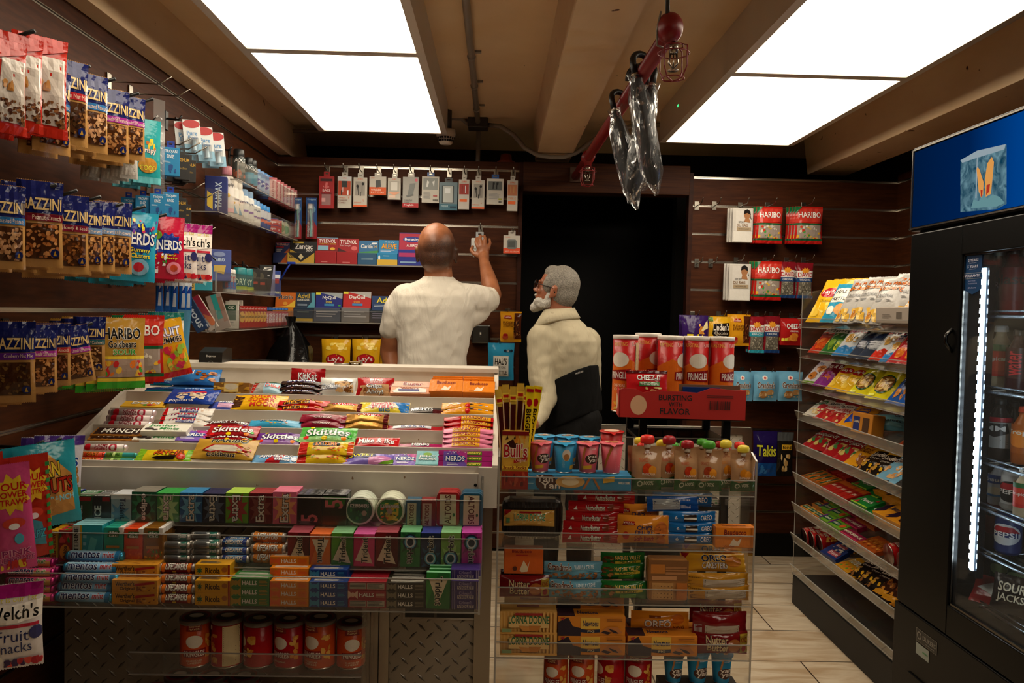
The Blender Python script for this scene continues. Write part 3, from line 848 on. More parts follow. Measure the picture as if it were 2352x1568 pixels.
df.box(FX-.004, gy1-.006, gz0, FX+.001, gy1, gz1, mat('6e6a64', 'c')).box(FX-.004, gy0, gz0, FX+.001, gy1, gz0+.008, mat('6e6a64', 'c')).box(FX-.004, gy0, gz1-.005, FX+.001, gy1, gz1, mat('46423e', 'c'))
d = P_(df, 'door', fr)
o = MB().box(FX+.003, gy0, gz0, FX+.008, gy1, gz1, GLS).obj('glass', d)
o = MB().tube([(FX-.01, gy1+.03, 1.34), (FX-.03, gy1+.032, 1.32), (FX-.03, gy1+.032, 1.30), (FX-.01, gy1+.03, 1.27)], .006, mat('3c3a38', 'c')).obj('door_lock', d)
# header with the picture
P_(MB().box(FX-.006, FY0, hb, FX+.3, FY1+.012, ztop, FB, .003).box(FX-.012, FY0, ztop-.012, FX-.006, FY1+.014, ztop-.007, mat('b8b2a8', 'c')).box(FX-.012, FY0, hb+.006, FX-.006, FY1+.014, hb+.011, mat('b8b2a8', 'c')).box(FX-.012, FY1+.004, hb+.006, FX-.006, FY1+.009, ztop-.007, mat('b8b2a8', 'c')), 'header', fr)
def sign_mat():
    m, nt, out = new_mat('backlit_sign')
    tc = N(nt, 'ShaderNodeTexCoord'); sx = nt.nodes.new('ShaderNodeSeparateXYZ'); nt.links.new(tc.outputs['Generated'], sx.inputs[0])
    cr = N(nt, 'ShaderNodeValToRGB'); e = cr.color_ramp.elements
    e[0].position = 0; e[0].color = (.0, .16, .62, 1); e[1].position = 1; e[1].color = (.0, .02, .10, 1)
    x = e.new(.35); x.color = (.0, .10, .50, 1)
    x = e.new(.62); x.color = (.0, .03, .16, 1)
    nt.links.new(sx.outputs[1], cr.inputs[0])
    em = N(nt, 'ShaderNodeEmission', Strength=.45); nt.links.new(cr.outputs[0], em.inputs[0]); nt.links.new(em.outputs[0], out.inputs[0])
    return m
sg = P_(MB().box(FX-.0095, FY0+.01, hb+.014, FX-.0065, FY1-.002, ztop-.016, sign_mat()), 'lit_picture', fr, 'blue backlit picture of ice')
def ice_mat():
    m, nt, out = new_mat('ice_picture')
    tc = N(nt, 'ShaderNodeTexCoord'); no = N(nt, 'ShaderNodeTexNoise', Scale=26.0, Detail=6.0, Distortion=1.5); nt.links.new(tc.outputs['Object'], no.inputs[0])
    cr = N(nt, 'ShaderNodeValToRGB'); e = cr.color_ramp.elements
    e[0].position = .3; e[0].color = (.008, .07, .13, 1); e[1].position = .72; e[1].color = (.22, .42, .50, 1)
    nt.links.new(no.outputs['Fac'], cr.inputs[0])
    em = N(nt, 'ShaderNodeEmission', Strength=.6); nt.links.new(cr.outputs[0], em.inputs[0]); nt.links.new(em.outputs[0], out.inputs[0])
    return m
ice = MB(); xi = FX-.0097
def pic(pts, m, k=0):
    ps = [W(x, y, X=xi-.0002*k) for x, y in pts]
    ice.add(ps, [tuple(range(len(ps)))], m)
pic([(2206, 368), (2244, 346), (2312, 332), (2312, 468), (2290, 480), (2206, 487)], ice_mat())
pic([(2206, 368), (2244, 346), (2310, 331), (2307, 343), (2245, 362), (2210, 374)], mat_emit('ice_top', (.55, .68, .75), .5), 1)
pic([(2244, 350), (2246, 350), (2243, 455), (2240, 455)], mat_emit('ice_top', (.55, .68, .75), .5), 2)
pic([(2262, 410), (2268, 375), (2278, 360), (2283, 372), (2280, 405), (2276, 445), (2264, 452)], mat_emit('ginger', (.75, .33, .08), .9), 3)
pic([(2243, 388), (2246, 383), (2250, 390), (2259, 418), (2258, 446), (2254, 455), (2248, 440)], mat_emit('ginger', (.75, .33, .08), .9), 4)
pic([(2266, 425), (2274, 422), (2272, 440), (2265, 448)], mat_emit('ginger_red', (.5, .04, .02), .8), 5)
pic([(2252, 436), (2257, 436), (2256, 450), (2253, 452)], mat_emit('ginger_red', (.5, .04, .02), .8), 5)
pic([(2230, 478), (2236, 458), (2248, 462), (2258, 448), (2268, 456), (2280, 446), (2296, 452), (2308, 466), (2290, 474)], mat_emit('ice_foot', (.2, .42, .45), .6), 6)
P_(ice, 'picture_print', fr, 'ice block with orange roots')
# LED strips, shelves inside
LEDM = mat_emit('led_strip', (.62, .82, 1.0), 2.5)
LEDD = mat_emit('led_dot', (.8, .93, 1.0), 70.0)
l0 = W(2258, 615, X=FX+.035); l1 = W(2232, 1310, X=FX+.035); ly = (l0.y+l1.y)/2
P_(MB().box(FX+.034, ly-.007, l1.z, FX+.040, ly+.007, l0.z, LEDM), 'led_strip', fr)
mb = MB()
l2 = W(2283, 640, X=FX+.10)
n = 32
for i in range(n):
    z = l1.z+(l0.z-l1.z)*(i+.5)/n
    mb.box(FX+.030, ly-.0055, z-.0075, FX+.034, ly+.0055, z+.0075, LEDD)
P_(mb, 'led_lamp', fr)
P_(MB().box(FX+.03, gy0-.03, l1.z, FX+.036, gy0-.02, l0.z, mat_emit('led_added_fill', (.8, .93, 1.0), 38.0)), 'led_lamp', fr)  # added strip out of view, lights the drinks from the near side
P_(MB().box(FX+.04, ly-.02, l1.z-.02, FX+.06, ly+.02, l0.z+.02, mat('3a4048', 'c')), 'led_mount', fr)
fsz = [W(2262, y, X=FX+.06).z for y in (727, 897, 1062, 1168, 1272)]+[gz0+.02]
SHF = mat('7c8286', 'c')
for z in fsz:
    mb = MB()
    for i in range(18):
        x = FX+.06+i*.03; mb.tube([(x, gy0-.02, z), (x, ly-.02, z)], .002, SHF, 5)
    mb.tube([(FX+.055, gy0-.02, z), (FX+.055, ly-.02, z)], .005, SHF, 6).tube([(FX+.055, gy0-.02, z+.016), (FX+.055, ly-.02, z+.016)], .003, SHF, 6)
    mb.tube([(FX+.055, ly-.02, z), (FX+.6, ly-.02, z)], .005, SHF, 6)
    P_(mb, 'shelf', fr)
# warranty sticker and badge
stk = "p 0e3a66 0 .12 .5 0 1 .12 1 .98 .85 1 .15 1 0 .98;r -.06 .40 1.06 .55 8d9296;r -.05 .415 1.05 .535 0e3a66;T .2 .84 .8 .91 ccd 2_YEARS;T .18 .68 .8 .75 ccd 5_YEARS;t .3 .79 .7 .82 ccd Parts/Labor;t .3 .63 .7 .66 ccd Compressor;T .06 .44 .94 .51 ccd WARRANTY;t .3 .33 .7 .36 aac service;t .3 .26 .8 .29 aac DUKERSUSA.COM;t .3 .15 .75 .19 aac Dukers"
bake_texts(spec_keys(stk))
s0, s1 = W(2212, 588, X=FX-.006), W(2247, 675, X=FX-.006)
mb = MB(); decals(mb, stk, lambda u, v, o: (FX+.002-o, s0.y+(s1.y-s0.y)*u, s1.z+(s0.z-s1.z)*v), 's')
P_(mb, 'sticker', fr, 'blue warranty sticker')
bd_ = "r 0 0 1 1 8a8780;r .02 .03 .98 .97 141414;T .34 .38 .95 .72 8d8a84 DUKERS;e .17 .52 .11 .3 8d8a84;e .17 .52 .08 .2 141414;r .5 .2 .9 .25 777"
bake_texts(spec_keys(bd_))
s0, s1 = W(2105, 1440, X=FX-.0125), W(2152, 1496, X=FX-.0125)
zz0, zz1 = W(2106, 1470, X=FX-.0125).z, W(2106, 1440, X=FX-.0125).z
mb = MB(); decals(mb, bd_, lambda u, v, o: (FX-.0125-o, s0.y+(s1.y-s0.y)*u, zz0+(zz1-zz0)*v), 's')
decals(mb, "r .02 -1.0 .65 -.12 98a29c;e .2 -.55 .1 .22 3a7a9a;r .35 -.62 .6 -.5 4a8a5a", lambda u, v, o: (FX-.0125-o, s0.y+(s1.y-s0.y)*u, zz0+(zz1-zz0)*v), 's')
P_(mb, 'badge', fr, 'maker badge and pale sticker')
# ------------------------------------------------------------------ overhead: pipes, sprinklers, conduit, smoke detector
REDP = mat('7d0f10', 's'); CON = mat('8a8074', 's'); JB = mat('35312c', 's')
pz = W(1322, 405, Y=4.45).z; px_ = W(1322, 405, Y=4.45).x
pA = Vector((px_, 4.47, pz)); t_ = W(1537, 85, Y=2.16); pB = Vector((t_.x, 2.16, t_.z+.01))
sp = empty('sprinkler_pipe', pA); tag(sp, 'red sprinkler pipe running under the ceiling with black umbrellas on it', 'pipe')
P_(MB().tube([pA, pA.lerp(pB, .5), pB], .023, REDP, 18), 'pipe', sp)
eb = MB(); bm = bmesh.new(); bmesh.ops.create_uvsphere(bm, u_segments=20, v_segments=14, radius=.036)
eb.bm(bm, REDP, True, Matrix.Translation(pB+Vector((0, -.005, .012))) @ Matrix.Diagonal((1, 1, 1.15, 1))); P_(eb, 'elbow', sp)
def sprinkler(c, par):
    ch = mat('a59c8f', 'c')
    m = MB().tube([c+Vector((0, 0, -.02)), c+Vector((0, 0, -.05))], .012, ch, 10).tube([c+Vector((-.008, 0, -.05)), c+Vector((-.012, 0, -.075)), c+Vector((0, 0, -.093))], .003, ch, 6)
    m.tube([c+Vector((.008, 0, -.05)), c+Vector((.012, 0, -.075)), c+Vector((0, 0, -.093))], .003, ch, 6).tube([c+Vector((0, 0, -.05)), c+Vector((0, 0, -.093))], .002, ch, 6).lathe([(.001, -.093), (.015, -.094), (.015, -.096), (.001, -.097)], ch, 12, c)
    P_(m, 'sprinkler_head', par)
    cg = MB()
    for k in range(4):
        a = R(45+k*90); q = Vector((math.cos(a), math.sin(a), 0))
        cg.tube([c+q*.022+Vector((0, 0, -.028)), c+q*.042+Vector((0, 0, -.036)), c+q*.043+Vector((0, 0, -.09)), c+q*.028+Vector((0, 0, -.118)), c+Vector((0, 0, -.124))], .0021, REDP, 6)
    for rr, z in ((.042, -.05), (.026, -.031), (.030, -.116)):
        cg.tube([c+Vector((rr*math.cos(R(i*20)), rr*math.sin(R(i*20)), z)) for i in range(19)], .0018, REDP, 5)
    P_(cg, 'wire_guard', par)
sprinkler(pB+Vector((.012, -.005, -.005)), sp)
tt = W(1367, 365, Y=3.9); fpos = pA.lerp(pB, .245)
P_(MB().tube([fpos+Vector((0, .03, .0)), fpos+Vector((0, -.03, .0))], .032, REDP, 14).tube([fpos+Vector((0, 0, 0)), fpos+Vector((0, 0, -.04))], .018, REDP, 12), 'tee', sp)
sprinkler(fpos+Vector((0, 0, -.018)), sp)
hr = MB().tube([pB+Vector((-.01, -.02, .03)), pB+Vector((-.012, -.02, .12)), Vector((pB.x-.012, pB.y-.02, ZC))], .006, JB, 8).tube([pB+Vector((-.028, -.02, .05)), pB+Vector((-.036, -.01, .0)), pB+Vector((-.03, .01, -.03)), pB+Vector((.0, .02, -.035))], .003, CON, 6)
P_(hr, 'hanger_rod', sp)
P_(MB().box(pA.x-.03, 4.45, pA.z-.03, pA.x+.03, 4.468, pA.z+.05, mat('4a2f1c', 'm')), 'wall_plate', sp)
# conduit
cj = W(1098, 282, Z=ZC-.02)
def cz(px, py, z=ZC-.03): return W(px, py, Z=z)
ct = empty('conduit', cj); tag(ct, 'grey metal conduit with junction box on the ceiling', 'conduit')
c1 = W(1070, 0, Z=ZC-.025)
P_(MB().tube([Vector((cj.x, cj.y, ZC-.025)), Vector((c1.x, c1.y, ZC-.025)), Vector((c1.x-.02, .5, ZC-.025))], .014, CON, 10), 'pipe_run', ct)
for f in (.18, .42, .66): 
    p = Vector((cj.x, cj.y, ZC-.025)).lerp(Vector((c1.x, c1.y, ZC-.025)), f)
    P_(MB().tube([p+Vector((0, -.012, 0)), p+Vector((0, .012, 0))], .0175, CON, 10).box(p.x+.014, p.y-.008, ZC-.008, p.x+.04, p.y+.008, ZC, CON), 'strap', ct)
P_(MB().box(cj.x-.055, cj.y-.05, ZC-.055, cj.x+.055, cj.y+.05, ZC, JB, .004), 'junction_box', ct)
jb = Vector((cj.x, cj.y, ZC-.03))
ra = [jb+Vector((.05, 0, 0))]+[W(x, y, Y=4.36) for x, y in ((1150, 290), (1180, 310), (1206, 340), (1235, 356), (1265, 361), (1295, 361), (1325, 350), (1350, 330), (1375, 312), (1400, 302), (1450, 290), (1520, 287))]
P_(MB().tube(ra, .0125, CON, 10), 'bent_pipe', ct)
P_(MB().tube([jb+Vector((-.05, 0, 0)), W(1060, 272, Y=cj.y), W(1020, 270, Y=cj.y)], .0125, CON, 10), 'short_pipe', ct)
vv = W(1099, 300, Y=4.56); P_(MB().tube([(vv.x, 4.56, ZC-.03), (vv.x, 4.56, 2.21), (vv.x, 4.56, 2.0)], .013, CON, 10), 'drop_pipe', ct)
# left conduit in the corner
lp = [W(225, 0, Z=ZC-.03), W(380, 122, Z=ZC-.03), W(455, 182, Z=ZC-.03), W(540, 250, Z=ZC-.03)]
lf = Vector((lp[0].x, .3, ZC-.03))
cl = empty('conduit', lp[0]); tag(cl, 'thin painted conduit along the left ceiling beam', 'conduit')
e_ = [W(600, 285, Z=ZC-.04), W(625, 296, Z=ZC-.04), W(660, 300, Z=ZC-.04), W(720, 302, Z=ZC-.04), W(760, 300, Z=ZC-.04)]
P_(MB().tube([lf]+lp+e_, .011, mat('6f5f4c', 's'), 10), 'pipe_run', cl)
p = lp[2]; P_(MB().tube([p+Vector((0, -.03, 0)), p+Vector((0, .03, 0))], .014, CON, 10), 'coupling', cl)
# smoke detector
sdp = W(1024, 318, Y=4.25)
sd = empty('smoke_detector', sdp); tag(sd, 'round white smoke detector hanging beside the left light panel', 'smoke detector')
wt = mat('d8cdbc', 's')
P_(MB().lathe([(.05, .045), (.052, .02), (.05, .012), (.036, -.022), (.03, -.03), (0, -.031)], wt, 24, sdp).tube([sdp+Vector((0, 0, .045)), Vector((sdp.x, sdp.y, ZC))], .03, JB, 14), 'housing', sd)
g = MB()
for k in range(20):
    a = R(k*18); d = Vector((math.sin(a), -math.cos(a), 0))
    for (ra_, za, rb_, zb_) in ((.0475, .004, .0435, -.006), (.042, -.009, .038, -.019)):
        t2 = Vector((math.cos(a), math.sin(a), 0))*.0055
        g.add([sdp+d*(ra_+.0012)+t2+Vector((0, 0, za)), sdp+d*(ra_+.0012)-t2+Vector((0, 0, za)), sdp+d*(rb_+.0012)-t2*.9+Vector((0, 0, zb_)), sdp+d*(rb_+.0012)+t2*.9+Vector((0, 0, zb_))], [(0, 1, 2, 3)], BLK)
P_(g, 'grille', sd)
# orange fitting on the panel top
of = W(1162, 374, Y=4.56)
tag(MB().lathe([(.05, 0), (.05, .012), (.034, .02), (.03, .05), (.02, .055), (0, .055)], mat('7a2c12', 's'), 18).obj('pipe_fitting', None, (of.x, 4.56, 2.206)), 'orange brown fitting standing on top of the back panel', 'fitting')

# ------------------------------------------------------------------ umbrellas in clear sleeves hung on the pipe
UM = mat_noise('umbrella_cloth', '08080a', '131316', 30, (1, 1, .3), .6, .4)
UHD = mat('0a0909', 's')
FILM2 = mat_clear('crinkled_sleeve', tint=(.85, .85, .85), gloss=.05, rough=.12, haze=.03)
def crinkle(m):
    nt = m.node_tree
    gl = [n for n in nt.nodes if n.type == 'BSDF_GLOSSY'][0]
    tc = N(nt, 'ShaderNodeTexCoord'); mp = N(nt, 'ShaderNodeMapping', Scale=(1, 1, .35)); nt.links.new(tc.outputs['Object'], mp.inputs[0])
    no = N(nt, 'ShaderNodeTexNoise', Scale=42.0, Detail=3.0, Distortion=1.0); nt.links.new(mp.outputs[0], no.inputs[0])
    bp = N(nt, 'ShaderNodeBump', Strength=.5, Distance=.01); nt.links.new(no.outputs['Fac'], bp.inputs['Height']); nt.links.new(bp.outputs[0], gl.inputs['Normal'])
    n2 = N(nt, 'ShaderNodeTexNoise', Scale=34.0, Detail=5.0, Distortion=1.6); nt.links.new(mp.outputs[0], n2.inputs[0])
    cr = N(nt, 'ShaderNodeValToRGB'); cr.color_ramp.elements[0].position = .52; cr.color_ramp.elements[1].position = .64
    cr.color_ramp.elements[0].color = (.02, .02, .02, 1); cr.color_ramp.elements[1].color = (.5, .5, .5, 1)
    nt.links.new(n2.outputs['Fac'], cr.inputs[0])
    mxn = [n for n in nt.nodes if n.type == 'MIX_SHADER' and n.inputs[1].is_linked and n.inputs[1].links[0].from_node.type == 'BSDF_TRANSPARENT'][0]
    nt.links.new(cr.outputs[0], mxn.inputs[0])
crinkle(FILM2)
def umbrella(hx, hy, top_px, bot_px, Y, label, flip=1):
    """hook over the pipe at depth Y, tip towards bot_px"""
    top = pA.lerp(pB, (4.47-Y)/(4.47-2.16)); 
    neck = W(*top_px, Y=Y-.03*hy); tip = W(*bot_px, Y=Y-.05*hy)
    t = empty('umbrella', neck); tag(t, label, 'umbrella', 'black umbrellas in clear sleeves on the red pipe')
    ax = (tip-neck).normalized(); L = (tip-neck).length
    side = Vector((flip, 0, 0)); r = .031
    c = neck-ax*.045
    pts = [neck+ax*.01, c]
    cen = c+side*r
    for k in range(1, 10):
        a = math.pi*k/9*1.08
        pts.append(cen-side*r*math.cos(a)-ax*r*1.15*math.sin(a)+Vector((0, .004*k, 0)))
    P_(MB().tube(pts, .0105, UHD, 12), 'handle', t)
    P_(MB().tube([neck-ax*.012, neck-ax*.004], .0125, mat('b8a890', 'c'), 14), 'collar', t)
    n = 20; prof = [(0, .0), (.014, .004), (.019, .03), (.025, .10), (.027, L*.5), (.026, L*.78), (.021, L*.93), (.008, L-.012)]
    q = ax.to_track_quat('Z', 'Y').to_matrix().to_4x4(); xf = Matrix.Translation(neck) @ q
    m = MB()
    vs = []; fs = []
    for r_, z in prof:
        for k in range(n):
            a = 2*math.pi*k/n; rr = r_*(1+.16*math.cos(8*a+z*14))
            vs.append(xf @ Vector((rr*math.cos(a), rr*math.sin(a), z)))
    for i in range(len(prof)-1):
        for k in range(n): fs.append((i*n+k, i*n+(k+1) % n, (i+1)*n+(k+1) % n, (i+1)*n+k))
    m.add(vs, fs, UM, True); P_(m, 'canopy', t)
    P_(MB().tube([tip-ax*.015, tip], .004, STL, 8), 'tip', t)
    prof = [(.024, -.012), (.020, .015), (.027, .04), (.034, L*.2), (.036, L*.5), (.034, L*.85), (.030, L*1.0), (.012, L*1.06)]
    vs = []; fs = []
    for zi, (r_, z) in enumerate(prof):
        for k in range(n):
            a = 2*math.pi*k/n; rr = r_*(1+.22*noise.noise(Vector((math.cos(a)*2, math.sin(a)*2, z*9+hx))))
            fl = 1.0 if zi < len(prof)-2 else .5
            vs.append(xf @ Vector((rr*math.cos(a), rr*math.sin(a)*fl, z+(.01*noise.noise(Vector((k, zi, hx))) if zi in (0, 7) else 0))))
    for i in range(len(prof)-1):
        for k in range(n): fs.append((i*n+k, i*n+(k+1) % n, (i+1)*n+(k+1) % n, (i+1)*n+k))
    P_(MB().add(vs, fs, FILM2, True), 'plastic_sleeve', t, 'crinkled clear sleeve')
umbrella(0, 1, (1460, 178), (1505, 432), 2.52, 'black umbrella in clear sleeve hanging on the pipe, topmost and nearest', 1)
umbrella(3, 0, (1497, 200), (1448, 452), 2.60, 'black umbrella in clear sleeve crossing behind the nearest one', -1)
umbrella(5, 1, (1412, 258), (1460, 468), 2.86, 'black umbrella in clear sleeve, farthest along the pipe at left', 1)
umbrella(8, -1, (1486, 205), (1475, 425), 2.72, 'black umbrella in clear sleeve hidden behind the crossing pair', -1)
# ------------------------------------------------------------------ kinds of goods
# candy counter
SKT = "T .1 .30 .9 .74 fff/%s Skittles;e .12 .2 .05 .1 e22;e .8 .16 .05 .1 f80;e .9 .3 .04 .09 2b2;e .2 .85 .04 .08 fd0;e .7 .88 .04 .08 83c;e .45 .14 .05 .1 fd0"
K('skittles_red', 'bar', .155, .062, .022, 'b10f1c', 'w', "p 8a0a14 0 0 1 0 1 .25 0 .1;"+SKT % '600', 'red pouch of chewy candy with white lettering', 'candy bag')
K('skittles_purple', 'bar', .155, .062, .022, '6a2c8c', 'w', "p b58ad0 0 .3 1 .1 1 0 0 0;"+SKT % '316', 'purple pouch of chewy candy with white lettering', 'candy bag')
K('skittles_green', 'bar', .155, .062, .022, '56b948', 'w', "p a6e08a 0 .3 1 .1 1 0 0 0;"+SKT % '163', 'bright green pouch of chewy candy', 'candy bag')
K('mike_ike', 'bar', .14, .05, .016, 'c4161c', 'w', "T .12 .25 .9 .75 fff/700 Mike_&_Ike", 'red candy pouch with slanted white lettering', 'candy bag')
K('starburst_pink', 'bar', .145, .026, .02, 'e887a9', 'w', "r .18 .06 .74 .94 f2b01e;T .2 .15 .72 .88 9c1420/ffe070 STARBURST", 'pink and yellow stick of fruit chews', 'candy bar')
K('starburst_red', 'bar', .145, .026, .02, 'b8141a', 'w', "r .35 .06 .95 .94 f2b01e;T .38 .15 .92 .88 9c1420/ffe070 STARBURST", 'red and yellow stick of fruit chews', 'candy bar')
K('munch', 'box', .145, .05, .016, 'b0722a', 'g', "r .04 .12 .92 .95 2e1610;T .16 .3 .86 .85 f4efe2/000 MUNCH;n 0 0 1 .14 c98a3a/8a5020 20 .03", 'brown nut bar with bold white lettering', 'candy bar')
K('junior_mints', 'box', .145, .055, .018, 'e8e4d6', 'm', "T .1 .55 .72 .92 1e8a3c Junior;T .38 .22 .8 .52 1e8a3c Mints;e .16 .3 .1 .13 2a1812;e .3 .2 .06 .08 2a1812;t .5 .05 .9 .14 1e8a3c Junior_Mints", 'white box of mints with green lettering', 'candy box')
K('nerds_box', 'box', .075, .052, .018, '7b5bbd', 'g', "p c43a94 1 1 1 .2 .5 1;e .5 .55 .46 .22 1d3f96;T .1 .4 .9 .7 fff/1d3f96 NERDS;n 0 .8 1 1 e9b/fff/84c 18 .03;l .15 .1 .7 .3 fff 2", 'purple box of tiny candy', 'candy box')
K('nerds_bag', 'bar', .125, .045, .02, '7f6cc4', 'w', "r .5 0 .95 .6 d48ac0;e .35 .6 .3 .25 2a2f80;T .1 .45 .6 .75 fe3/223 SWEET;p 6a9a2a .7 0 1 0 1 .4", 'lilac and pink chewy candy pouch', 'candy bag')
K('nerds_rope', 'bar', .125, .026, .014, 'a61e5c', 'w', "T .3 .2 .7 .8 fff/236 NERDS", 'thin dark pink rope candy pack', 'candy bar')
K('jolly_box', 'box', .062, .052, .018, '7cc0c8', 'g', "e .5 .75 .2 .12 7a2;T .12 .48 .88 .66 fff/2a8a8a JOLLY;T .12 .3 .88 .46 fff/2a8a8a RANCHER", 'pale teal box of hard candy', 'candy box')
K('magenta_gum', 'box', .16, .016, .02, 'a3186e', 'g', "r .42 .15 .8 .85 5a8a1e;T .44 .2 .78 .8 fe6/350 Strawberry;T .2 .2 .4 .8 fff/700 HI", 'magenta stick pack of chews', 'candy bar')
K('cry_roll_red', 'roll', .11, .018, .018, 'd8452a', 'g', "r .0 .2 .2 .8 f2b01e;T .1 .2 .9 .8 8a1010/fc3 CRY_BABY", 'red and yellow sour candy roll', 'candy roll', ends='d8452a')
K('cry_roll_green', 'roll', .11, .018, .018, '8fc25a', 'g', "r .6 .1 1 .9 3aa0a0;T .15 .3 .5 .7 1a5a1a SOURS;e .3 .5 .05 .4 d6f09a", 'green and teal sour candy roll', 'candy roll', ends='3aa0a0')
K('creme_roll', 'roll', .14, .021, .021, 'eadcd8', 'g', "T .3 .45 .62 .95 8e1024 CREME;T .3 .05 .62 .42 8e1024 SAVERS;e .75 .4 .1 .5 c4324a;e .75 .4 .05 .3 f6e0e0;e .14 .4 .07 .5 c41a2a", 'white and pink hard candy roll', 'candy roll', ends='f0d8dc')
K('sour_patch', 'bar', .15, .05, .02, 'dcc31e', 'w', "r 0 0 .14 1 8ac02a;r .88 0 1 1 7ab82a;T .35 .55 .85 .85 7a3a10/f08a1e SOUR;T .32 .3 .8 .58 e0501a/111 PATCH;p 201408 .3 .12 .75 .3 .7 .05 .4 .02;e .82 .25 .08 .2 c8301a", 'yellow and green sour candy pouch', 'candy bag')
K('haribo_gold', 'bar', .17, .075, .03, 'c99a34', 'w', "T .25 .68 .85 .95 111/eec HARIBO;p b01c1a .15 .3 .3 .6 .7 .6 .9 .3 .8 .2 .3 .2;p d8d0bc .2 .3 .34 .54 .66 .54 .82 .3 .7 .24 .3 .24;T .25 .04 .72 .2 111/edb Goldbears;n .7 .15 .95 .6 eb4/c82/b33 14 .04", 'shiny gold pouch of gummy bears', 'candy bag')
K('airheads', 'bar', .14, .042, .018, '74aede', 'w', "p c8202c .3 0 .5 1 .75 1 .6 0;T .15 .45 .85 .85 fff/24589a AIRHEADS;T .5 .15 .82 .4 fff/24589a bites;e .9 .4 .06 .25 eef", 'pale blue candy pouch with white lettering', 'candy bag')
K('sour_yellow', 'bar', .155, .06, .026, 'e0b81e', 'w', "r 0 0 .16 1 c8261e;r .9 0 1 1 d0501e;e .5 .62 .26 .22 1a1208;T .3 .5 .7 .74 f08a1e/210 EXTREME;n .15 .1 .9 .4 c33/7b2/f70 18 .04", 'yellow sour candy pouch with red ends', 'candy bag')
K('dots_box', 'box', .16, .05, .02, 'e2ae1c', 'm', "T .2 .45 .85 .85 fff/331a10 DOTS;e .55 .25 .06 .14 3a3;e .65 .28 .07 .16 c22;e .75 .32 .05 .14 e82", 'yellow box of gumdrops', 'candy box')
K('tarts_blue', 'bar', .16, .085, .03, '1a3c94', 'w', "p b01e3a .25 .55 .75 .7 .8 .6 .3 .4;n .2 .15 .8 .55 dcc8a8/cbb08c/e8dcc4 30 .07;T .1 .02 .6 .14 fff Pop-tarts;t .3 .8 .7 .95 fff Rice", 'blue foil pastry bar pack', 'snack bar')
K('tarts_lilac', 'bar', .12, .06, .025, '4a58b0', 'w', "r .3 .1 1 .5 d6a8c8;T .3 .55 .9 .9 fff/236 Krispies", 'lilac and blue cereal bar pack', 'snack bar')
K('sugar_yellow', 'bar', .15, .055, .024, 'e0a912', 'w', "T .3 .5 .8 .9 c42a1e SUGAR;T .35 .1 .9 .45 c42a1e MOONS;p 4a2810 0 .1 .18 .1 .2 .6 0 .9", 'yellow candy pouch with red block lettering', 'candy bag')
K('pieces', 'bar', .15, .034, .02, 'c21412', 'w', "r .1 .1 .62 .5 3a1008;T .12 .12 .6 .48 f2a81e PIECES;t .2 .6 .7 .9 f2d01e/510 Reese's;e .8 .5 .08 .25 e8761e", 'red candy pack with orange lettering', 'candy bag')
K('twix', 'bar', .12, .038, .022, 'b98638', 'f', "p b0161c .12 1 .9 1 .8 .62 .3 .62;T .25 .6 .8 .95 c4141c/fff TWIX;r .9 0 1 1 6e1014", 'shiny gold caramel bar with red lettering', 'candy bar')
K('fish_bag', 'bar', .145, .05, .02, 'e8cf3a', 'w', "p 2f78c0 .6 1 1 1 1 0 .85 0;p f4efe0 .1 .3 .3 .8 .7 .8 .8 .3;T .22 .5 .7 .85 c4203a/fff Swedish;T .25 .2 .68 .5 c4203a/fff Fish;T .4 .02 .62 .16 2f78c0 BIG", 'yellow and blue pouch of red fish candy', 'candy bag')
K('dark_bar', 'bar', .11, .034, .016, '4a4440', 'f', "T .1 .3 .7 .8 ddd/222 HERSHEY'S;r .7 0 1 .5 5a1014", 'dark silver chocolate bar', 'candy bar')
K('orange_bag', 'bar', .145, .036, .02, 'e39a1e', 'w', "n .1 .3 .9 .8 fff/38c/c33/432 26 .05;e .5 .2 .05 .2 c22", 'orange candy pouch with printed characters', 'candy bag')
K('payday', 'bar', .14, .036, .02, 'e9e4dc', 'w', "p c4161c 0 0 .1 0 .06 1 0 1;T .2 .45 .75 .9 d01c1c/2a3c90 PAYDAY;r .35 .15 .72 .32 2a3c90;t .37 .18 .7 .3 fff PEANUT_CARAMEL_BAR;n .76 .3 .95 .95 c48a3a/a8702a 12 .03", 'white peanut bar with red lettering', 'candy bar')
K('peanut_chews', 'bar', .13, .03, .018, '5a1a14', 'w', "T .12 .35 .95 .85 fff/210 Peanut_Chews;r .0 .0 1 .2 a01a1c", 'dark brown chew bar with white lettering', 'candy bar')
K('joy_blue', 'bar', .145, .034, .02, '3aa4d0', 'w', "n .25 .15 .75 .6 e82/fd4/9c4/fff 16 .04;T .2 .6 .7 .95 fff/048 Rockets", 'bright blue candy pouch', 'candy bag')
K('maroon_bar', 'bar', .135, .036, .024, '8c1a30', 'w', "p c48a98 .1 .6 .6 .9 .7 .6 .3 .3;T .3 .2 .7 .5 d8b8b8/611 Chew", 'shiny maroon chocolate bar', 'candy bar')
K('thin_bar', 'bar', .12, .022, .012, 'a31c24', 'w', "r .1 .2 .8 .8 dcd8e0;T .25 .25 .7 .75 224080 KitKat", 'thin red and silver wafer bar', 'candy bar')
K('kitkat', 'bar', .1, .05, .014, 'a3141a', 'w', "e .5 .5 .32 .34 c4343a;T .22 .28 .78 .72 fff/500 KitKat;p c48a5a .72 0 1 0 1 .18 .74 .14", 'red wafer bar pack standing upright', 'candy bar')
K('snick_bar', 'bar', .12, .026, .018, '2e1a14', 'w', "T .15 .3 .8 .8 fff/23a SNICKERS;n .0 .0 1 .2 c88/642 12 .03", 'dark brown nougat bar', 'candy bar')
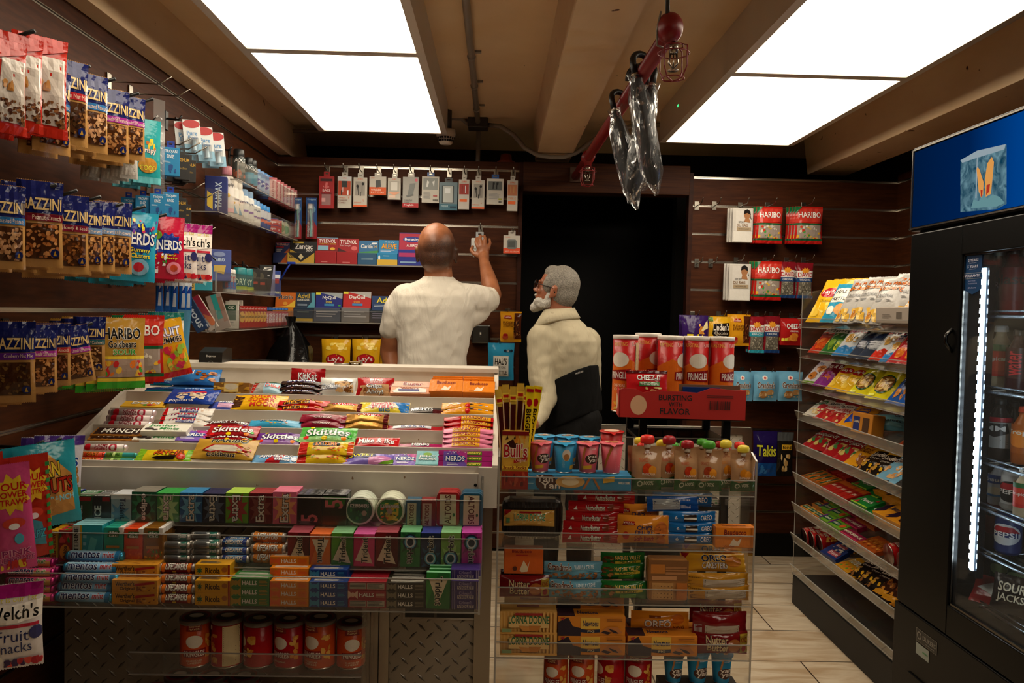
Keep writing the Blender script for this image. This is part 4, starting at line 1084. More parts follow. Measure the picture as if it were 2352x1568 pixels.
K('cookie_white', 'pouch', .115, .062, .03, 'd8d8d2', 'w', "n .42 .15 .95 .75 c89858/7a4a20/d8ac70 26 .09 1.6;T .05 .3 .5 .6 fff/246aa0 Cookies;e .85 .8 .08 .1 fff;e .7 .85 .05 .06 fff", 'clear and white bag of small cookies', 'cookie bag')
K('cookie_red', 'pouch', .115, .062, .03, 'b01a1e', 'w', "T .35 .78 .7 .94 fff BIG;t .35 .66 .75 .75 fff CHEWY;p d8a878 .1 0 .2 .5 .9 .6 .95 0;n .1 .05 .95 .5 c08850/8a5228/d8a878 18 .09 1.6;T .28 .32 .72 .58 fff/246 Chips;T .3 .05 .75 .3 fff/246 Ahoy!", 'red bag of chewy chocolate chip cookies', 'cookie bag')
K('sugar_wafer', 'box', .12, .05, .026, 'e6a078', 'g', "r 0 .55 1 1 e8b8a0;p efe4dc .05 .15 .2 .5 .4 .25 .6 .5 .9 .4 .9 .1 .1 .05;T .3 .62 .8 .92 9c1c1c/fff Sugar;r .2 .2 .72 .34 1c2f86;T .25 .36 .7 .52 8c1a1a Wafers", 'peach coloured pack of sugar wafers', 'wafer pack')
K('bauducco', 'box', .1, .052, .036, 'e8841a', 'g', "T .22 .62 .78 .88 7a1620 Bauducco;p f4e0c8 .35 .1 .45 .45 .55 .3 .66 .5 .6 .1;t .2 .05 .5 .12 7a1620 Wafer", 'bright orange wafer box', 'wafer box', topspec="T .2 .3 .8 .6 7a1620 Bauducco")
K('protein_box', 'box', .15, .02, .07, '1c66b0', 'm', "T .35 .15 .75 .85 9ac4e0 PURE;e .9 .5 .04 .35 8a4a20", 'blue open display box of protein bars', 'display box')
K('protein_bar', 'bar', .12, .05, .02, '2f74b8', 'w', "T .0 .55 .45 .85 fff PROTEIN;n .5 .1 .95 .8 b0642a/d89050/7a3a18 20 .08", 'blue protein bar with caramel picture', 'snack bar')
K('today_bag', 'bar', .12, .04, .02, '123c7c', 'w', "T .5 .4 .9 .75 8ab8e0 TODAY;r 0 0 1 .2 1a8aa0", 'dark blue cookie pack', 'cookie bag')
K('gold_choc', 'box', .1, .03, .05, '8a5f2a', 'g', "n 0 0 1 1 d8a53c/f0c860/b07c24 26 .09 1.5;r .3 .1 .7 .9 e8c878;e .5 .6 .18 .3 d8ccb0", 'clear pack of gold foil chocolates', 'chocolate pack')
K('deli_bag', 'bar', .09, .05, .024, '9cc4d8', 'w', "r 0 0 .4 1 a8a49c;p c02a20 0 1 .2 1 .1 0 0 0;T .45 .35 .9 .65 c8242c/fff DELI;r 0 .85 1 1 3a7a3a", 'grey and pale blue snack pouch', 'candy bag')
# gum rack
def gum(n, base, desc, txt, tx, fmt='V', extra='', w=.056, h=.075, d=.0115, box=".3 .08 .72 .92", fin='g', top=None):
    K(n, 'box', w, h, d, base, fin, extra+";%s %s %s %s" % ('V' if fmt == 'V' else fmt, box, tx, txt), desc, 'gum pack', topspec=top)
EXV = "s .5 .5 .55 .6 %s 9 .5;"
gum('dent_blue', '16285e', 'dark blue ice gum pack', 'ICE', 'c8ccd4/223', extra="r .55 .1 .9 .28 0a1230;r .2 .8 .95 .98 8a1018", h=.064, w=.042, box=".12 .1 .5 .62", top="r 0 0 1 1 1a3fa0;T .1 .2 .9 .8 fff ICE")
gum('dent_green', '12401e', 'dark green ice gum pack', 'ICE', 'c8ccc4/142', extra="r .2 .8 .95 .98 a01018", h=.064, w=.047, box=".12 .1 .5 .62", top="r 0 0 1 1 1e7a32;T .1 .2 .9 .8 fff ICE")
gum('dent_black', '141416', 'black ice gum pack', 'ICE', 'e8e4dc/223', extra="r .55 .8 .95 .98 a01018", h=.064, w=.047, box=".12 .1 .5 .62", top="r 0 0 1 1 222;T .1 .2 .9 .8 fff ICE")
gum('white_gum', 'a8bcc8', 'pale blue and white gum pack', 'Trident', '16264c', extra="s .4 .3 .6 .5 6a9ac0 7 .4;r 0 .85 1 1 d8d8d8", h=.066, w=.049, box=".45 .1 .75 .9", fmt='A', top="r 0 0 1 1 d8dce0")
gum('eclipse_gum', '14583a', 'green gum pack with dark ring', 'eclipse', 'f4f4f0/111', extra="s .5 .5 .6 .6 2c8a5c 10 .5;e .5 .45 .3 .24 0c1410", h=.074, w=.060, box=".35 .05 .65 .95", fmt='A', top="r 0 0 1 1 8a8478")
for n, c, c2, ds, fm, tp in (('extra_green', '2c8c3c', 'a8d88a', 'green gum pack', 'A', '3aa84c'), ('extra_blue', '1c5c94', '6ab4dc', 'blue gum pack', 'V', '3a8cc4'), ('extra_dark', '161a2c', '5a6a80', 'dark winter gum pack', 'A', '2a2850'),
                   ('extra_melon', '6ea82c', 'b03a3c', 'lime and melon red gum pack', 'A', 'b8dc5a'), ('extra_red', '6c1420', '8a4440', 'dark red cinnamon gum pack', 'V', 'a0343c'), ('extra_pink', 'd86a84', 'f0a870', 'pink gum pack', 'V', 'e8809c')):
    gum(n, c, ds+' with white slanted lettering', 'Extra', 'f0ece0/1a120c', fm, EXV % c2, box=".3 .05 .66 .95", top="r 0 0 1 1 %s" % tp)
gum('five_black', '0c0b0b', 'black gum pack with pink numeral', '5', 'c86a70', extra="s .3 .05 .4 .2 555 8 .4", w=.060, box=".15 .08 .85 .34", fmt='V', top="n 0 0 1 1 ccc/88a/333 20 .12")
gum('five_green', '0e0d0d', 'black gum pack with green top and pink numeral', '5', 'c86a70', extra="p 2c6a1a 0 .95 1 .95 .9 .65 .3 .6;r 0 0 1 .3 3a0c10", w=.060, box=".1 .55 .85 .85", fmt='V', top="n 0 0 1 1 ccc/88a/333 20 .12")
K('ice_disc', 'disc', .073, .073, .017, 'cfd6c6', 's', "e .5 .5 .43 .43 1f5c40;n .18 .18 .8 .8 2c7a54/184a34/3a8a4a 24 .07;e .66 .42 .09 .09 a89c8a;T .18 .62 .82 .74 e8e8e0/123 ICE_BREAKERS;t .35 .48 .6 .55 1a1a1a MINTS", 'round white tin of mints with green face', 'mint tin')
K('sour_disc', 'disc', .073, .073, .017, 'd8dcc4', 's', "e .5 .5 .43 .43 2f7a34;n .18 .18 .8 .8 d8c83a/e0e060/d06a2a/3a9a3a 34 .1;e .5 .5 .1 .1 a89c8a;T .18 .62 .82 .74 e8e8e0/123 ICE_BREAKERS;t .3 .34 .66 .42 1a1a1a SOURS", 'round white tin of sours with yellow face', 'mint tin')
ALT = "r .14 .06 .86 .94 d6c8a8;%s .36 .08 .64 .92 5a2418 ALTOIDS;e .76 .35 .05 .05 2a6a3a"
K('altoid_red', 'tin', .058, .088, .017, '9c1c20', 'g', ALT % 'V', 'tall red mint tin with cream label', 'mint tin')
K('altoid_blue', 'tin', .058, .088, .017, '1c5470', 'g', ALT % 'A', 'tall teal mint tin with cream label', 'mint tin')
K('altoid_small_blue', 'box', .037, .066, .014, '2c5a74', 'g', "r .08 .0 .72 .9 c8bca0;V .25 .04 .55 .86 5a2418 ALTOIDS", 'small blue mint tin', 'mint tin')
K('altoid_small_red', 'box', .037, .066, .014, '8c2026', 'g', "r .08 .0 .72 .9 c8a494;V .25 .04 .55 .86 7a1418 ALTOIDS", 'small red mint tin', 'mint tin')
def trid(n, c, c2, ds, fm='V', tp=None):
    gum(n, c, ds, 'Trident', '14100c/eee0c0', fm, "p %s 0 0 .5 1 1 1 1 0;p e8d8b8 %s" % (c2, ".08 .18 .92 .08 .5 .82" if fm == 'V' else ".1 .84 .92 .84 .5 .12"), w=.054, h=.083, box=".38 .1 .68 .9", top="r 0 0 1 1 %s" % (tp or c))
trid('trid_red', '7c0f14', '5a0a10', 'dark red gum pack with cream triangle', tp='a8505c')
trid('trid_orange', 'd8581c', 'e87a2a', 'orange gum pack with cream triangle', 'A', 'e8743c')
trid('trid_green', '5a9c2c', '3c7a24', 'green gum pack with cream triangle', tp='8cc490')
trid('trid_pink', 'c41e5a', 'd8487c', 'pink gum pack with cream triangle', tp='d860a0')
trid('trid_mint', '2c8c34', '1c7030', 'leaf green gum pack with cream triangle', 'A', '7ab88a')
def orb(n, c, c2, ds, up, tp):
    cy = .72 if up else .26
    gum(n, c, ds, 'rbit' , '14100c/e8e4d4', 'A' if up else 'V', "s .5 %.2f .6 .5 %s 9 .5;e .5 %.2f .38 .24 16283c;e .5 %.2f .3 .19 5aa4c4;e .5 %.2f .24 .15 d8dce0;e .5 %.2f .17 .11 16283c" % (cy, c2, cy, cy, cy, cy), w=.050, h=.089, box=".35 .1 .65 .55" if up else ".35 .45 .65 .92", top="r 0 0 1 1 %s" % tp)
orb('orbit_green', '2a7c3c', '1a5c2c', 'green gum pack with blue ring', True, '7ac08a')
orb('orbit_navy', '14284c', '2a5a7c', 'navy gum pack with blue ring', False, '3a489a')
orb('orbit_lime', '7aa44c', 'a8c878', 'pale lime gum pack with blue ring', False, '8cc890')
orb('orbit_magenta', 'b8288c', '8c1c6c', 'magenta gum pack with blue ring', True, 'c850b0')
K('listerine', 'box', .052, .066, .012, '2ca0ac', 'g', "r 0 0 .24 1 dcd8c8;r .24 0 .32 1 d8a83a;V .04 .05 .2 .95 111 LISTERINE;p 5ac4c8 .5 .3 .62 .7 .85 .62 .72 .22;l .36 .2 .48 .8 8cd 3", 'teal breath strip box with cream edge', 'mint box', topspec="r 0 0 1 1 8cc8d0")
TT = "r 0 0 1 .42 %s;n 0 0 1 .4 %s 34 .07 .6;p 2f6a30 .2 .74 .25 .93 .85 .93 .8 .74;T .3 .84 .75 .92 f4f4f0 tic;T .28 .75 .78 .83 f4f4f0 tac;r .15 .42 .85 .5 c88a3a;s .5 .6 .25 .1 fff5 8 .5".replace(';s .5 .6 .25 .1 fff5 8 .5', '')
for n, c, cc_, ds in (('tictac_mint', '2fa890', '3cc0a0/2c9c84', 'mint green'), ('tictac_orange', 'e0481c', 'f06a2c/d83c18', 'orange'), ('tictac_mix', '8a5a1c', 'e8a02c/3c9c3c/d84a2c', 'mixed fruit')):
    K(n, 'box', .042, .078, .016, c, 'g', TT % (c, cc_), ds+' mint box with white flip lid', 'mint box', topspec="r 0 0 .85 1 %s;r .85 0 1 1 eee" % c, lid=('e8e4dc', .004))
K('hubba', 'box', .035, .085, .014, '9c1a1c', 'g', "e .5 .3 .4 .25 e8901c;V .35 .1 .65 .5 3a1408 Bubba;n .1 .6 .9 .95 2c7c2c/c81c1c/e84a4a 12 .12", 'red cherry bubble gum pack', 'gum pack', topspec="n 0 0 1 1 c22/2a2/e55 12 .15")
K('yellow_gum', 'box', .02, .085, .014, 'd8a41c', 'g', "V .2 .1 .8 .9 a01c1c BIG_CHEW", 'yellow edged bubble gum pack', 'gum pack')
K('green_chew', 'box', .04, .08, .014, '2c3c1c', 'g', "V .3 .1 .7 .9 0c140c HICHEW;r 0 .9 1 1 9ab82c", 'dark green chew pack', 'gum pack')
RL = dict(form='roll')
K('breath_roll', 'roll', .075, .019, .019, '9aa0a0', 'f', "r .7 .1 1 .9 2a7c6c;l .1 .2 .6 .8 555c64 4;T .72 .3 .98 .7 fff breath", 'silver and green breath mint roll', 'candy roll')
K('ls_blue', 'roll', .082, .022, .022, '1c3c8c', 'g', "s .5 .5 .6 1.2 4c8cc4 9 .3;T .15 .3 .85 .7 f0ece0/123 LIFESAVERS", 'blue mint ring roll', 'candy roll')
K('ls_orange', 'roll', .082, .023, .023, 'c8701c', 'g', "n 0 0 1 1 e8943c/b05c14/d8801c 20 .08 3;T .15 .25 .85 .7 f0ece0/210 LIFESAVERS", 'orange mint ring roll', 'candy roll')
K('ls_red', 'roll', .092, .024, .024, '7c1018', 'g', "e .08 .5 .06 .5 d8741c;r .38 0 .5 .2 e8c03a;e .92 .5 .06 .5 d8741c;T .16 .3 .86 .8 f0ece0/210 LIFESAVERS", 'dark red fruit ring candy roll', 'candy roll')
K('mentos_mint', 'roll', .138, .024, .024, '7ab0d8', 'g', "r 0 .75 1 1 a8d4e8;T .06 .25 .62 .75 141c4c/e8f0f8 mentos;T .68 .3 .9 .7 b02030/e8f0f8 mint;r .92 0 1 1 2c7cb0", 'pale blue mint candy roll', 'candy roll', ends='3aa0c8')
K('mentos_fruit', 'roll', .138, .024, .024, 'c83a6c', 'g', "r .55 0 1 .5 d8a05a;T .06 .25 .62 .75 141c4c/f0d0d8 mentos;T .68 .3 .9 .7 2a7a3a/f0e0c0 fruit", 'pink fruit candy roll', 'candy roll', ends='b0246c')
K('werthers', 'box', .107, .029, .024, 'd8952c', 'g', "T .08 .5 .5 .9 3a2010 Werther's;T .18 .12 .5 .45 3a2010 Original;p b01c1c .52 .5 .95 .72 .94 .9 .52 .72;n .55 .08 .95 .5 8a4a14/b8702c/e0a850 16 .05 2", 'golden caramel candy box', 'candy box', topspec="n .1 .1 .9 .9 a05c1c/e0a850 16 .06")
K('ricola', 'box', .08, .029, .03, 'e0a41c', 'g', "T .3 .28 .72 .75 3a2410 Ricola;s .14 .5 .1 .36 2c6c4c 8 .4;e .85 .6 .08 .2 b06a2c;r .95 0 1 1 a02020", 'yellow herb drop box', 'candy box', topspec="l .1 .2 .7 .8 555 4")
def halls(n, c, c2, ds, h=.020, w=.089, t='f0ece0'):
    K(n, 'box', w, h, .022, c, 'g', "p %s 0 0 .14 .5 0 1;p %s .26 0 .12 .5 .26 1 ;e .13 .5 .05 .28 %s;T .3 .28 .68 .75 %s HALLS;l .74 .2 .96 .8 %s 4" % (c2, c2, c2, t, c2), ds+' cough drop stick', 'candy bar', topspec="l .1 .2 .95 .8 %s 3" % t)
halls('halls_green', '3c7c3c', 'b08c2c', 'green', .022); halls('halls_orange', 'e0861c', 'e86a2c', 'orange'); halls('halls_blue', '163c84', '3a8cb4', 'blue'); halls('halls_red', 'a01c2c', 'e0b8a0', 'red'); halls('halls_black', '2a2418', '7a7058', 'black')
K('halls_back', 'box', .089, .020, .022, 'a01c2c', 'g', "r .05 .15 .48 .85 b8ac98;r .5 .15 .96 .85 b8ac98;l .06 .2 .46 .8 444 4;l .52 .2 .94 .8 444 4", 'red cough drop stick showing its printed back', 'candy bar')
K('violet', 'box', .062, .020, .02, '3c2c6c', 'g', "r .22 .12 .78 .48 a89c9c;T .25 .16 .75 .44 3c2c6c VIOLET;t .28 .55 .72 .9 b8a8c8 C.Howard's;r .06 0 .08 1 b8a8c8;r .12 0 .14 1 b8a8c8;r .86 0 .88 1 b8a8c8;r .92 0 .94 1 b8a8c8", 'violet coloured small mint box', 'candy box')
# cans
def moust(cx, cy, s):      # plain cream oval
    return "e %.3f %.3f %.3f %.3f e6dccb" % (cx, cy, .30*s, .235*s*CA)
CA = .5
def canspec(c2, tall, cx=.5, flav='CHEDDAR|CHEESE', nut=0):
    global CA
    CA = .5*math.pi*.077/2/.235*2 if tall else .5*math.pi*.077/.115
    CA = (math.pi*.077/2)/(.235 if tall else .115)
    y = .70 if tall else .58; s = .80 if tall else .58
    sp = ""
    if tall: sp += "p %s 0 0 0 .6 .5 .72 1 .6 1 0;t .12 .88 .5 .93 f0c860 BURSTING;t .62 .88 .88 .93 e8dccc FLAVOR;" % c2
    sp += moust(cx, y, s)
    w_ = .30 if tall else .24
    yt = y-(.28 if tall else .36)
    hh = .13 if tall else .17
    sp += ";p 8c1014 %.2f %.2f %.2f %.2f %.2f %.2f %.2f %.2f" % (cx-w_, yt+.02, cx+w_, yt, cx+w_, yt+hh+.03, cx-w_, yt+hh)
    sp += ";T %.2f %.2f %.2f %.2f ece4d8 PRINGLES" % (cx-w_*.88, yt+.03, cx+w_*.88, yt+hh-.01)
    a, b = flav.split('|') if '|' in flav else (flav, '')
    sp += ";t %.2f %.2f %.2f %.2f f4e6c8 %s" % (cx-.16, yt-.075, cx+.16, yt-.035, a)
    if b: sp += ";t %.2f %.2f %.2f %.2f f4e6c8 %s" % (cx-.14, yt-.125, cx+.14, yt-.085, b)
    if tall: sp += ";n %.2f .04 %.2f .2 e8a030/f0c050 8 .12 .3" % (cx-.2, cx+.3)
    else: sp += ";n %.2f .2 %.2f .75 e8b050/d88a30 9 .08 .9;p 7c0f12 %.2f .82 %.2f .82 %.2f .97 %.2f .97;t %.2f .85 %.2f .89 f0d8a0 FLAVOR;t %.2f .91 %.2f .94 f0d8a0 BURSTING" % (cx+.22, cx+.42, cx-.16, cx+.16, cx+.14, cx-.14, cx-.1, cx+.1, cx-.1, cx+.1)
    if nut: sp += ";r %.2f .05 %.2f .92 d8c498;l %.2f .08 %.2f .88 2a1810 16" % (nut-.13, nut+.13, nut-.11, nut+.11)
    return sp
LIDS = "e .5 .5 .5 .5 7c1418;e .5 .5 .4 .4 2a1a16;e .5 .55 .25 .2 cfc4b4"
for i, cx in enumerate((.30, .72, .86, .5, .70)):
    K('tall_can_%d' % i, 'can', .077, .235, .077, 'b3191a', 'g', canspec('e06c1c', True, cx, nut=(.86 if i == 0 else 0)), 'tall red and orange crisps can with cream oval', 'snack can', lidspec=None)
K('short_can_orange', 'can', .077, .115, .077, 'd2511c', 'g', canspec('d2511c', False, .58), 'short orange crisps can with cream oval', 'snack can', lidspec=LIDS, lidc='6c625a')
K('short_can_orange2', 'can', .077, .115, .077, 'd2511c', 'g', canspec('d2511c', False, .36), 'short orange crisps can with cream oval set left', 'snack can', lidspec=LIDS, lidc='6c625a')
K('short_can_red', 'can', .077, .115, .077, 'b3141a', 'g', canspec('b3141a', False, .35, 'ORIGINAL'), 'short red crisps can with cream oval', 'snack can', lidspec=LIDS, lidc='6c625a')
K('short_can_red2', 'can', .077, .115, .077, 'b3141a', 'g', canspec('b3141a', False, .1, 'ORIGINAL'), 'short red crisps can with oval turned away', 'snack can', lidspec=LIDS, lidc='6c625a')
K('short_can_label', 'can', .077, .115, .077, 'b3141a', 'g', "r .5 .05 .88 .92 d8c498;l .52 .08 .86 .9 2a1810 18;n .12 .1 .4 .75 e8b050/d88a30 9 .08 .9;r .12 .8 .24 .9 eee", 'short red crisps can showing its printed label', 'snack can', lidspec=LIDS, lidc='6c625a')
# clear stand
K('yan_pink', 'cup', .064, .086, .064, 'd6606c', 's', "e .62 .5 .24 .17 3a2014;T .45 .5 .82 .62 f4e8dc/3a2014 yan;T .5 .36 .86 .5 f4e8dc/3a2014 yan;p b8722c .2 .1 .26 .1 .42 .9 .36 .9;t .5 .82 .7 .88 f4e8e0 meiji;p e0b02c .3 .14 .6 .18 .6 .3 .3 .26", 'pink dip cup with round logo', 'snack cup', lidspec="n .2 .3 .8 .8 c88850/e8c8a0/8a4a2c 20 .1", lidc='d6606c')
K('yan_blue', 'cup', .064, .086, .064, '2f94c4', 's', "e .55 .62 .14 .2 e8dccc;e .55 .55 .1 .12 b07840;p e0b02c .7 .12 .9 .14 .9 .3 .7 .26;t .4 .2 .5 .5 9cd VANILLA", 'blue dip cup', 'snack cup', lidspec="n .2 .3 .8 .8 c88850/e8c8a0/8a4a2c 20 .1", lidc='2f94c4')
K('yan_blue2', 'cup', .064, .086, .064, '2f94c4', 's', "p c8843c .36 .5 .42 .5 .5 .95 .44 .95;t .5 .8 .7 .86 eef meiji;e .6 .4 .3 .2 4a2414;T .38 .4 .8 .56 f4e8dc/4a2414 yan;T .42 .24 .86 .42 f4e8dc/4a2414 yan", 'blue dip cup with round logo', 'snack cup', lidspec="n .2 .3 .8 .8 c88850/e8c8a0/8a4a2c 20 .1", lidc='2f94c4')
K('yan_plain', 'cup', .064, .086, .064, 'd65c68', 's', "p b8722c .15 .2 .22 .15 .5 .9 .44 .95;l .6 .15 .85 .75 e8a0a4 9", 'pink dip cup showing its printed side', 'snack cup', lidspec="n .2 .3 .8 .8 c88850/e8c8a0/8a4a2c 20 .1", lidc='d6606c')
K('red_cup', 'cup', .064, .086, .064, 'b8201c', 's', "e .5 .5 .2 .2 e8a0a0", 'red dip cup behind a pink one', 'snack cup', lidspec="e .5 .5 .35 .35 e8c0a8", lidc='b8201c')
K('yan_tray', 'box', .335, .042, .075, '2f8cbc', 'm', "t .03 .75 .16 .95 eef _meiji_;e .30 .5 .085 .6 4a2414;T .22 .5 .36 .95 f0e4d8/4a2414 Yan;T .26 .08 .42 .5 f0e4d8/4a2414 Yan;e .5 .55 .12 .4 d8a85c;e .5 .55 .07 .25 ecd8b0;p b8722c .6 .1 .62 .1 .67 .8 .65 .85;p b8722c .68 .8 .7 .8 .75 .1 .73 .1;p e0b02c .77 .5 .86 .6 .86 .95 .77 .85;T .89 .45 .985 .62 f4ecd8 VANILLA_CREME;l .03 .35 .2 .6 9cd 2", 'long blue card tray under the dip cups', 'display box', ch=.001)
K('bulls_box', 'box', .073, .16, .055, 'd9a53a', 'g', "r 0 .55 1 .97 e2b85c;p 3a1410 .15 .78 .25 .82 .4 .86 .5 .82 .6 .78 .5 .7 .3 .72;p 3a1410 .12 .85 .2 .93 .24 .86;p 3a1410 .48 .93 .52 .86 .42 .86;n .4 .78 .9 .96 e08a2c/e8a840 8 .07 .8;T .08 .55 .95 .78 a81418/f4e8d0 Bull's;p a81418 .45 .45 .95 .5 .95 .56 .45 .5;t .5 .46 .9 .53 f0e0c0 Original;r 0 .34 1 .4 e8bc3a;T .06 .345 .94 .4 7c1414 Snack_Sticks;r 0 0 1 .31 9c2818;n .1 .05 .9 .3 6c1c14/b84a2c 16 .07;r 0 .93 1 1 7c1418", 'yellow and red snack stick box', 'snack box', ch=.001)
K('meat_stick', 'pouch', .017, .19, .012, 'c8a23c', 'w', "r .08 .0 .92 .78 431410;r .0 .0 .14 .8 c8b494;r 0 .82 1 .9 e0c040;r .1 .84 .9 .88 a82018", 'brown meat stick in clear wrapper', 'meat stick', wr=.4)
K('meat_stick_yellow', 'pouch', .022, .20, .012, 'e2c41c', 'w', "e .5 .8 .3 .05 a81820;A .22 .3 .8 .72 241208 BIGGEST;t .1 .16 .9 .26 a81820 Snack|Stick;r .1 .93 .9 .97 a81820", 'yellow wrapped meat stick', 'meat stick', wr=.4)
def ama(n, cap, cd, fr_, word):
    K(n, 'pouch', .078, .114, .032, 'b08660', 'w', "p 2c5a26 0 .0 1 .0 1 .28 .7 .3 .3 .24 0 .3;T .38 .12 .72 .22 d8e0c8 100%%;e .25 .15 .1 .07 c8d4b8;e .25 .15 .06 .04 2c5a26;t .35 .82 .65 .87 8c4a2c AMA;e .5 .92 .07 .045 8c4a2c;e .5 .92 .045 .028 b08660;t .2 .66 .5 .74 %s ORGANICO;e .48 .5 .17 .13 %s;e .66 .47 .14 .11 %s;t .3 .36 .75 .42 f0e8d8 %s" % (fr_, fr_, 'e0902c', word), 'brown fruit puree pouch with %s cap' % cd, 'drink pouch', cap=cap, capdesc=cd+' screw cap', seal=.03, top=.14, bk=1.0, wr=.4)
ama('ama_red', 'd8281c', 'orange red', 'c8401c', 'MANZANA'); ama('ama_darkred', '9c141c', 'dark red', 'b8381c', 'MANGO'); ama('ama_green', '4a9c2c', 'green', '9c3c20', 'PERA'); ama('ama_yellow', 'e0c838', 'yellow', 'c87a1c', 'BANANA')
K('lorna_pack', 'bar', .14, .045, .03, 'd0a04a', 'w', "n .02 .05 .98 .95 e0bc70/c8944a 30 .04;p 9c1c1c 0 1 .16 1 0 .6;r .3 .82 .74 .93 9c1c1c;T .2 .35 .82 .78 2c7c4c/e8dcb0 LORNA_DOONE;n .82 .35 .98 .9 d8a050 5 .07;r .04 .2 .11 .5 5a8a5a", 'small yellow checked shortbread pack', 'cookie pack')
K('dark_roll', 'box', .165, .105, .07, '2c2420', 'g', ";".join("r %.3f .02 %.3f .98 %s" % (i/22, i/22+.006, '453830') for i in range(1, 22)), 'clear pack of dark sandwich cookies', 'cookie pack', ch=.02)
K('nutter', 'bar', .155, .035, .03, 'b0181c', 'w', "T .3 .28 .65 .75 e8dccc/1a1a30 NutterButter;e .76 .5 .07 .28 7c2c18;p e8e0d8 .08 .35 .13 .65 .15 .35;l .8 .35 .95 .65 d88a7c 2", 'red peanut cookie pack', 'cookie pack')
K('nutter_big', 'bar', .135, .062, .04, '7c1416', 'w', "T .18 .52 .6 .85 d8b88a/1a1a30 Nutter;T .2 .2 .62 .55 d8b88a/1a1a30 Butter;e .72 .45 .13 .28 a8602c;r .84 .1 1 .9 a88a2c;T .86 .55 .98 .75 7c1416 KING;e .92 .3 .05 .14 9c1c1c", 'dark red peanut cookie pack', 'cookie pack')
K('nutter_label', 'bar', .135, .062, .04, '7c1416', 'w', "r .2 .15 .85 .5 b8a898;l .22 .18 .83 .48 2a1c1c 6;b .02 .2 .15 .5 ccc 8", 'dark red cookie pack showing nutrition label', 'cookie pack')
K('chips_deluxe', 'bar', .125, .07, .045, 'dc8a2a', 'w', "p a02018 .08 .65 .1 .8 .3 .82 .32 .68;t .1 .69 .3 .78 f0e0c8 Keebler;T .35 .52 .66 .68 1c2a5c CHIPS;T .32 .34 .68 .5 1c2a5c DELUXE;T .3 .1 .7 .3 a82820 Soft_Batch;e .84 .5 .14 .3 c46c2c;n .74 .3 .94 .7 4a2414 9 .025;e .84 .12 .1 .14 c46c2c;e .14 .3 .06 .14 b8301c", 'orange bag of soft chip cookies', 'cookie bag')
K('oreo_blue', 'bar', .15, .035, .03, '1a6cb4', 'w', "T .7 .3 .93 .72 f0f0f0 OREO;r .38 .2 .62 .8 2a1c18;r .38 .4 .62 .55 d8d0c4;T .2 .4 .26 .65 e8f0f8 6", 'blue sandwich cookie pack', 'cookie pack')
K('oreo_label', 'bar', .155, .045, .03, '1a52a4', 'w', "r .1 .12 .62 .85 a8b0b8;l .12 .16 .6 .8 1c2c5c 6;b .64 .2 .85 .8 dde 16", 'blue cookie pack turned to its label', 'cookie pack')
K('bauducco_big', 'box', .1, .065, .035, 'd8621c', 'g', "T .2 .84 .7 .97 8c1418 Bauducco;r .3 .72 .6 .77 c02c1c;p ecd8b0 .4 .15 .5 .55 .6 .3 .66 .55 .6 .1 .45 .08;e .28 .22 .06 .09 5a2414", 'orange wafer box standing upright', 'wafer box')
K('grandma_roll', 'bar', .15, .05, .04, '6aa4bc', 'w', "n .08 .05 .92 .5 c08858/a8703c/8a5a30 50 .035 2.5;p 6aa4bc .0 .4 .3 .65 .7 .65 1 .4 1 .5 .7 .72 .3 .72 0 .5;T .05 .62 .45 .95 5a2c1c/e8e0d0 Grandma's;t .5 .7 .85 .9 e8f0f0 VANILLA_CREME", 'pale blue sandwich cookie pack', 'cookie pack')
K('nature_bar', 'bar', .125, .05, .035, '1f6a2c', 'w', "n .02 .1 .28 .8 7c5024/a8783c/5a3818 20 .06;T .3 .62 .9 .85 e8c86c NATURE_VALLEY;p c8b43a .3 .4 .9 .44 .9 .58 .3 .54;T .4 .43 .8 .55 1c3c1c CRUNCHY;r .4 .1 .75 .36 5a9c3c", 'green oat granola bar pack', 'snack bar')
K('cracker_pack', 'box', .1, .105, .05, 'b07840', 'g', "r 0 .5 1 1 8a5c34;r .08 .52 .7 .62 c89060;r .05 .68 .4 .9 c87c30;r .42 .66 .95 .84 b88050;r .42 .72 .95 .74 7a4c24;r .42 .78 .95 .8 7a4c24;r .08 .06 .62 .46 c89458;r .7 .06 .97 .46 c0702c;"+";".join("e %.2f %.2f .012 .012 5a3414" % (.14+i*.085, .12+j*.09) for i in range(6) for j in range(4)), 'clear pack of square crackers and orange biscuits', 'cracker pack', ch=.008)
K('golden_pack', 'bar', .155, .045, .035, 'dca02a', 'w', "p 9c1c1c 0 1 .14 1 .04 .6;T .3 .45 .7 .85 16285c/f0d890 OREO;T .3 .1 .7 .4 e8e0d0/16285c CAKESTERS;e .8 .5 .14 .3 c87c2c", 'golden yellow cake cookie pack', 'cookie pack')
K('golden_label', 'bar', .155, .04, .035, 'cc8f26', 'w', "b .03 .1 .24 .8 241a10 14;r .26 .15 .95 .7 b8a894;l .28 .2 .93 .65 2c2018 4", 'golden cookie pack turned to its label', 'cookie pack')
K('lorna_box', 'box', .15, .058, .06, 'dca44c', 'm', ";".join("r %.3f 0 %.3f 1 e2b060" % (i/16, i/16+.03) for i in range(0, 16, 1))+";r .0 .0 1 .1 dca44c;p e8c27c .15 .3 .85 .3 .85 .78 .15 .78;r .26 .87 .74 .97 a01c1c;T .15 .48 .86 .84 23683c LORNA_DOONE;p d08c3c .32 .4 .4 .16 .58 .14 .5 .36;p c47c30 .5 .4 .72 .4 .66 .16 .52 .14;r .03 .1 .2 .26 8aa06c", 'cream checked shortbread box', 'cookie box', topspec="r .3 .5 .7 .8 8c4a3a")
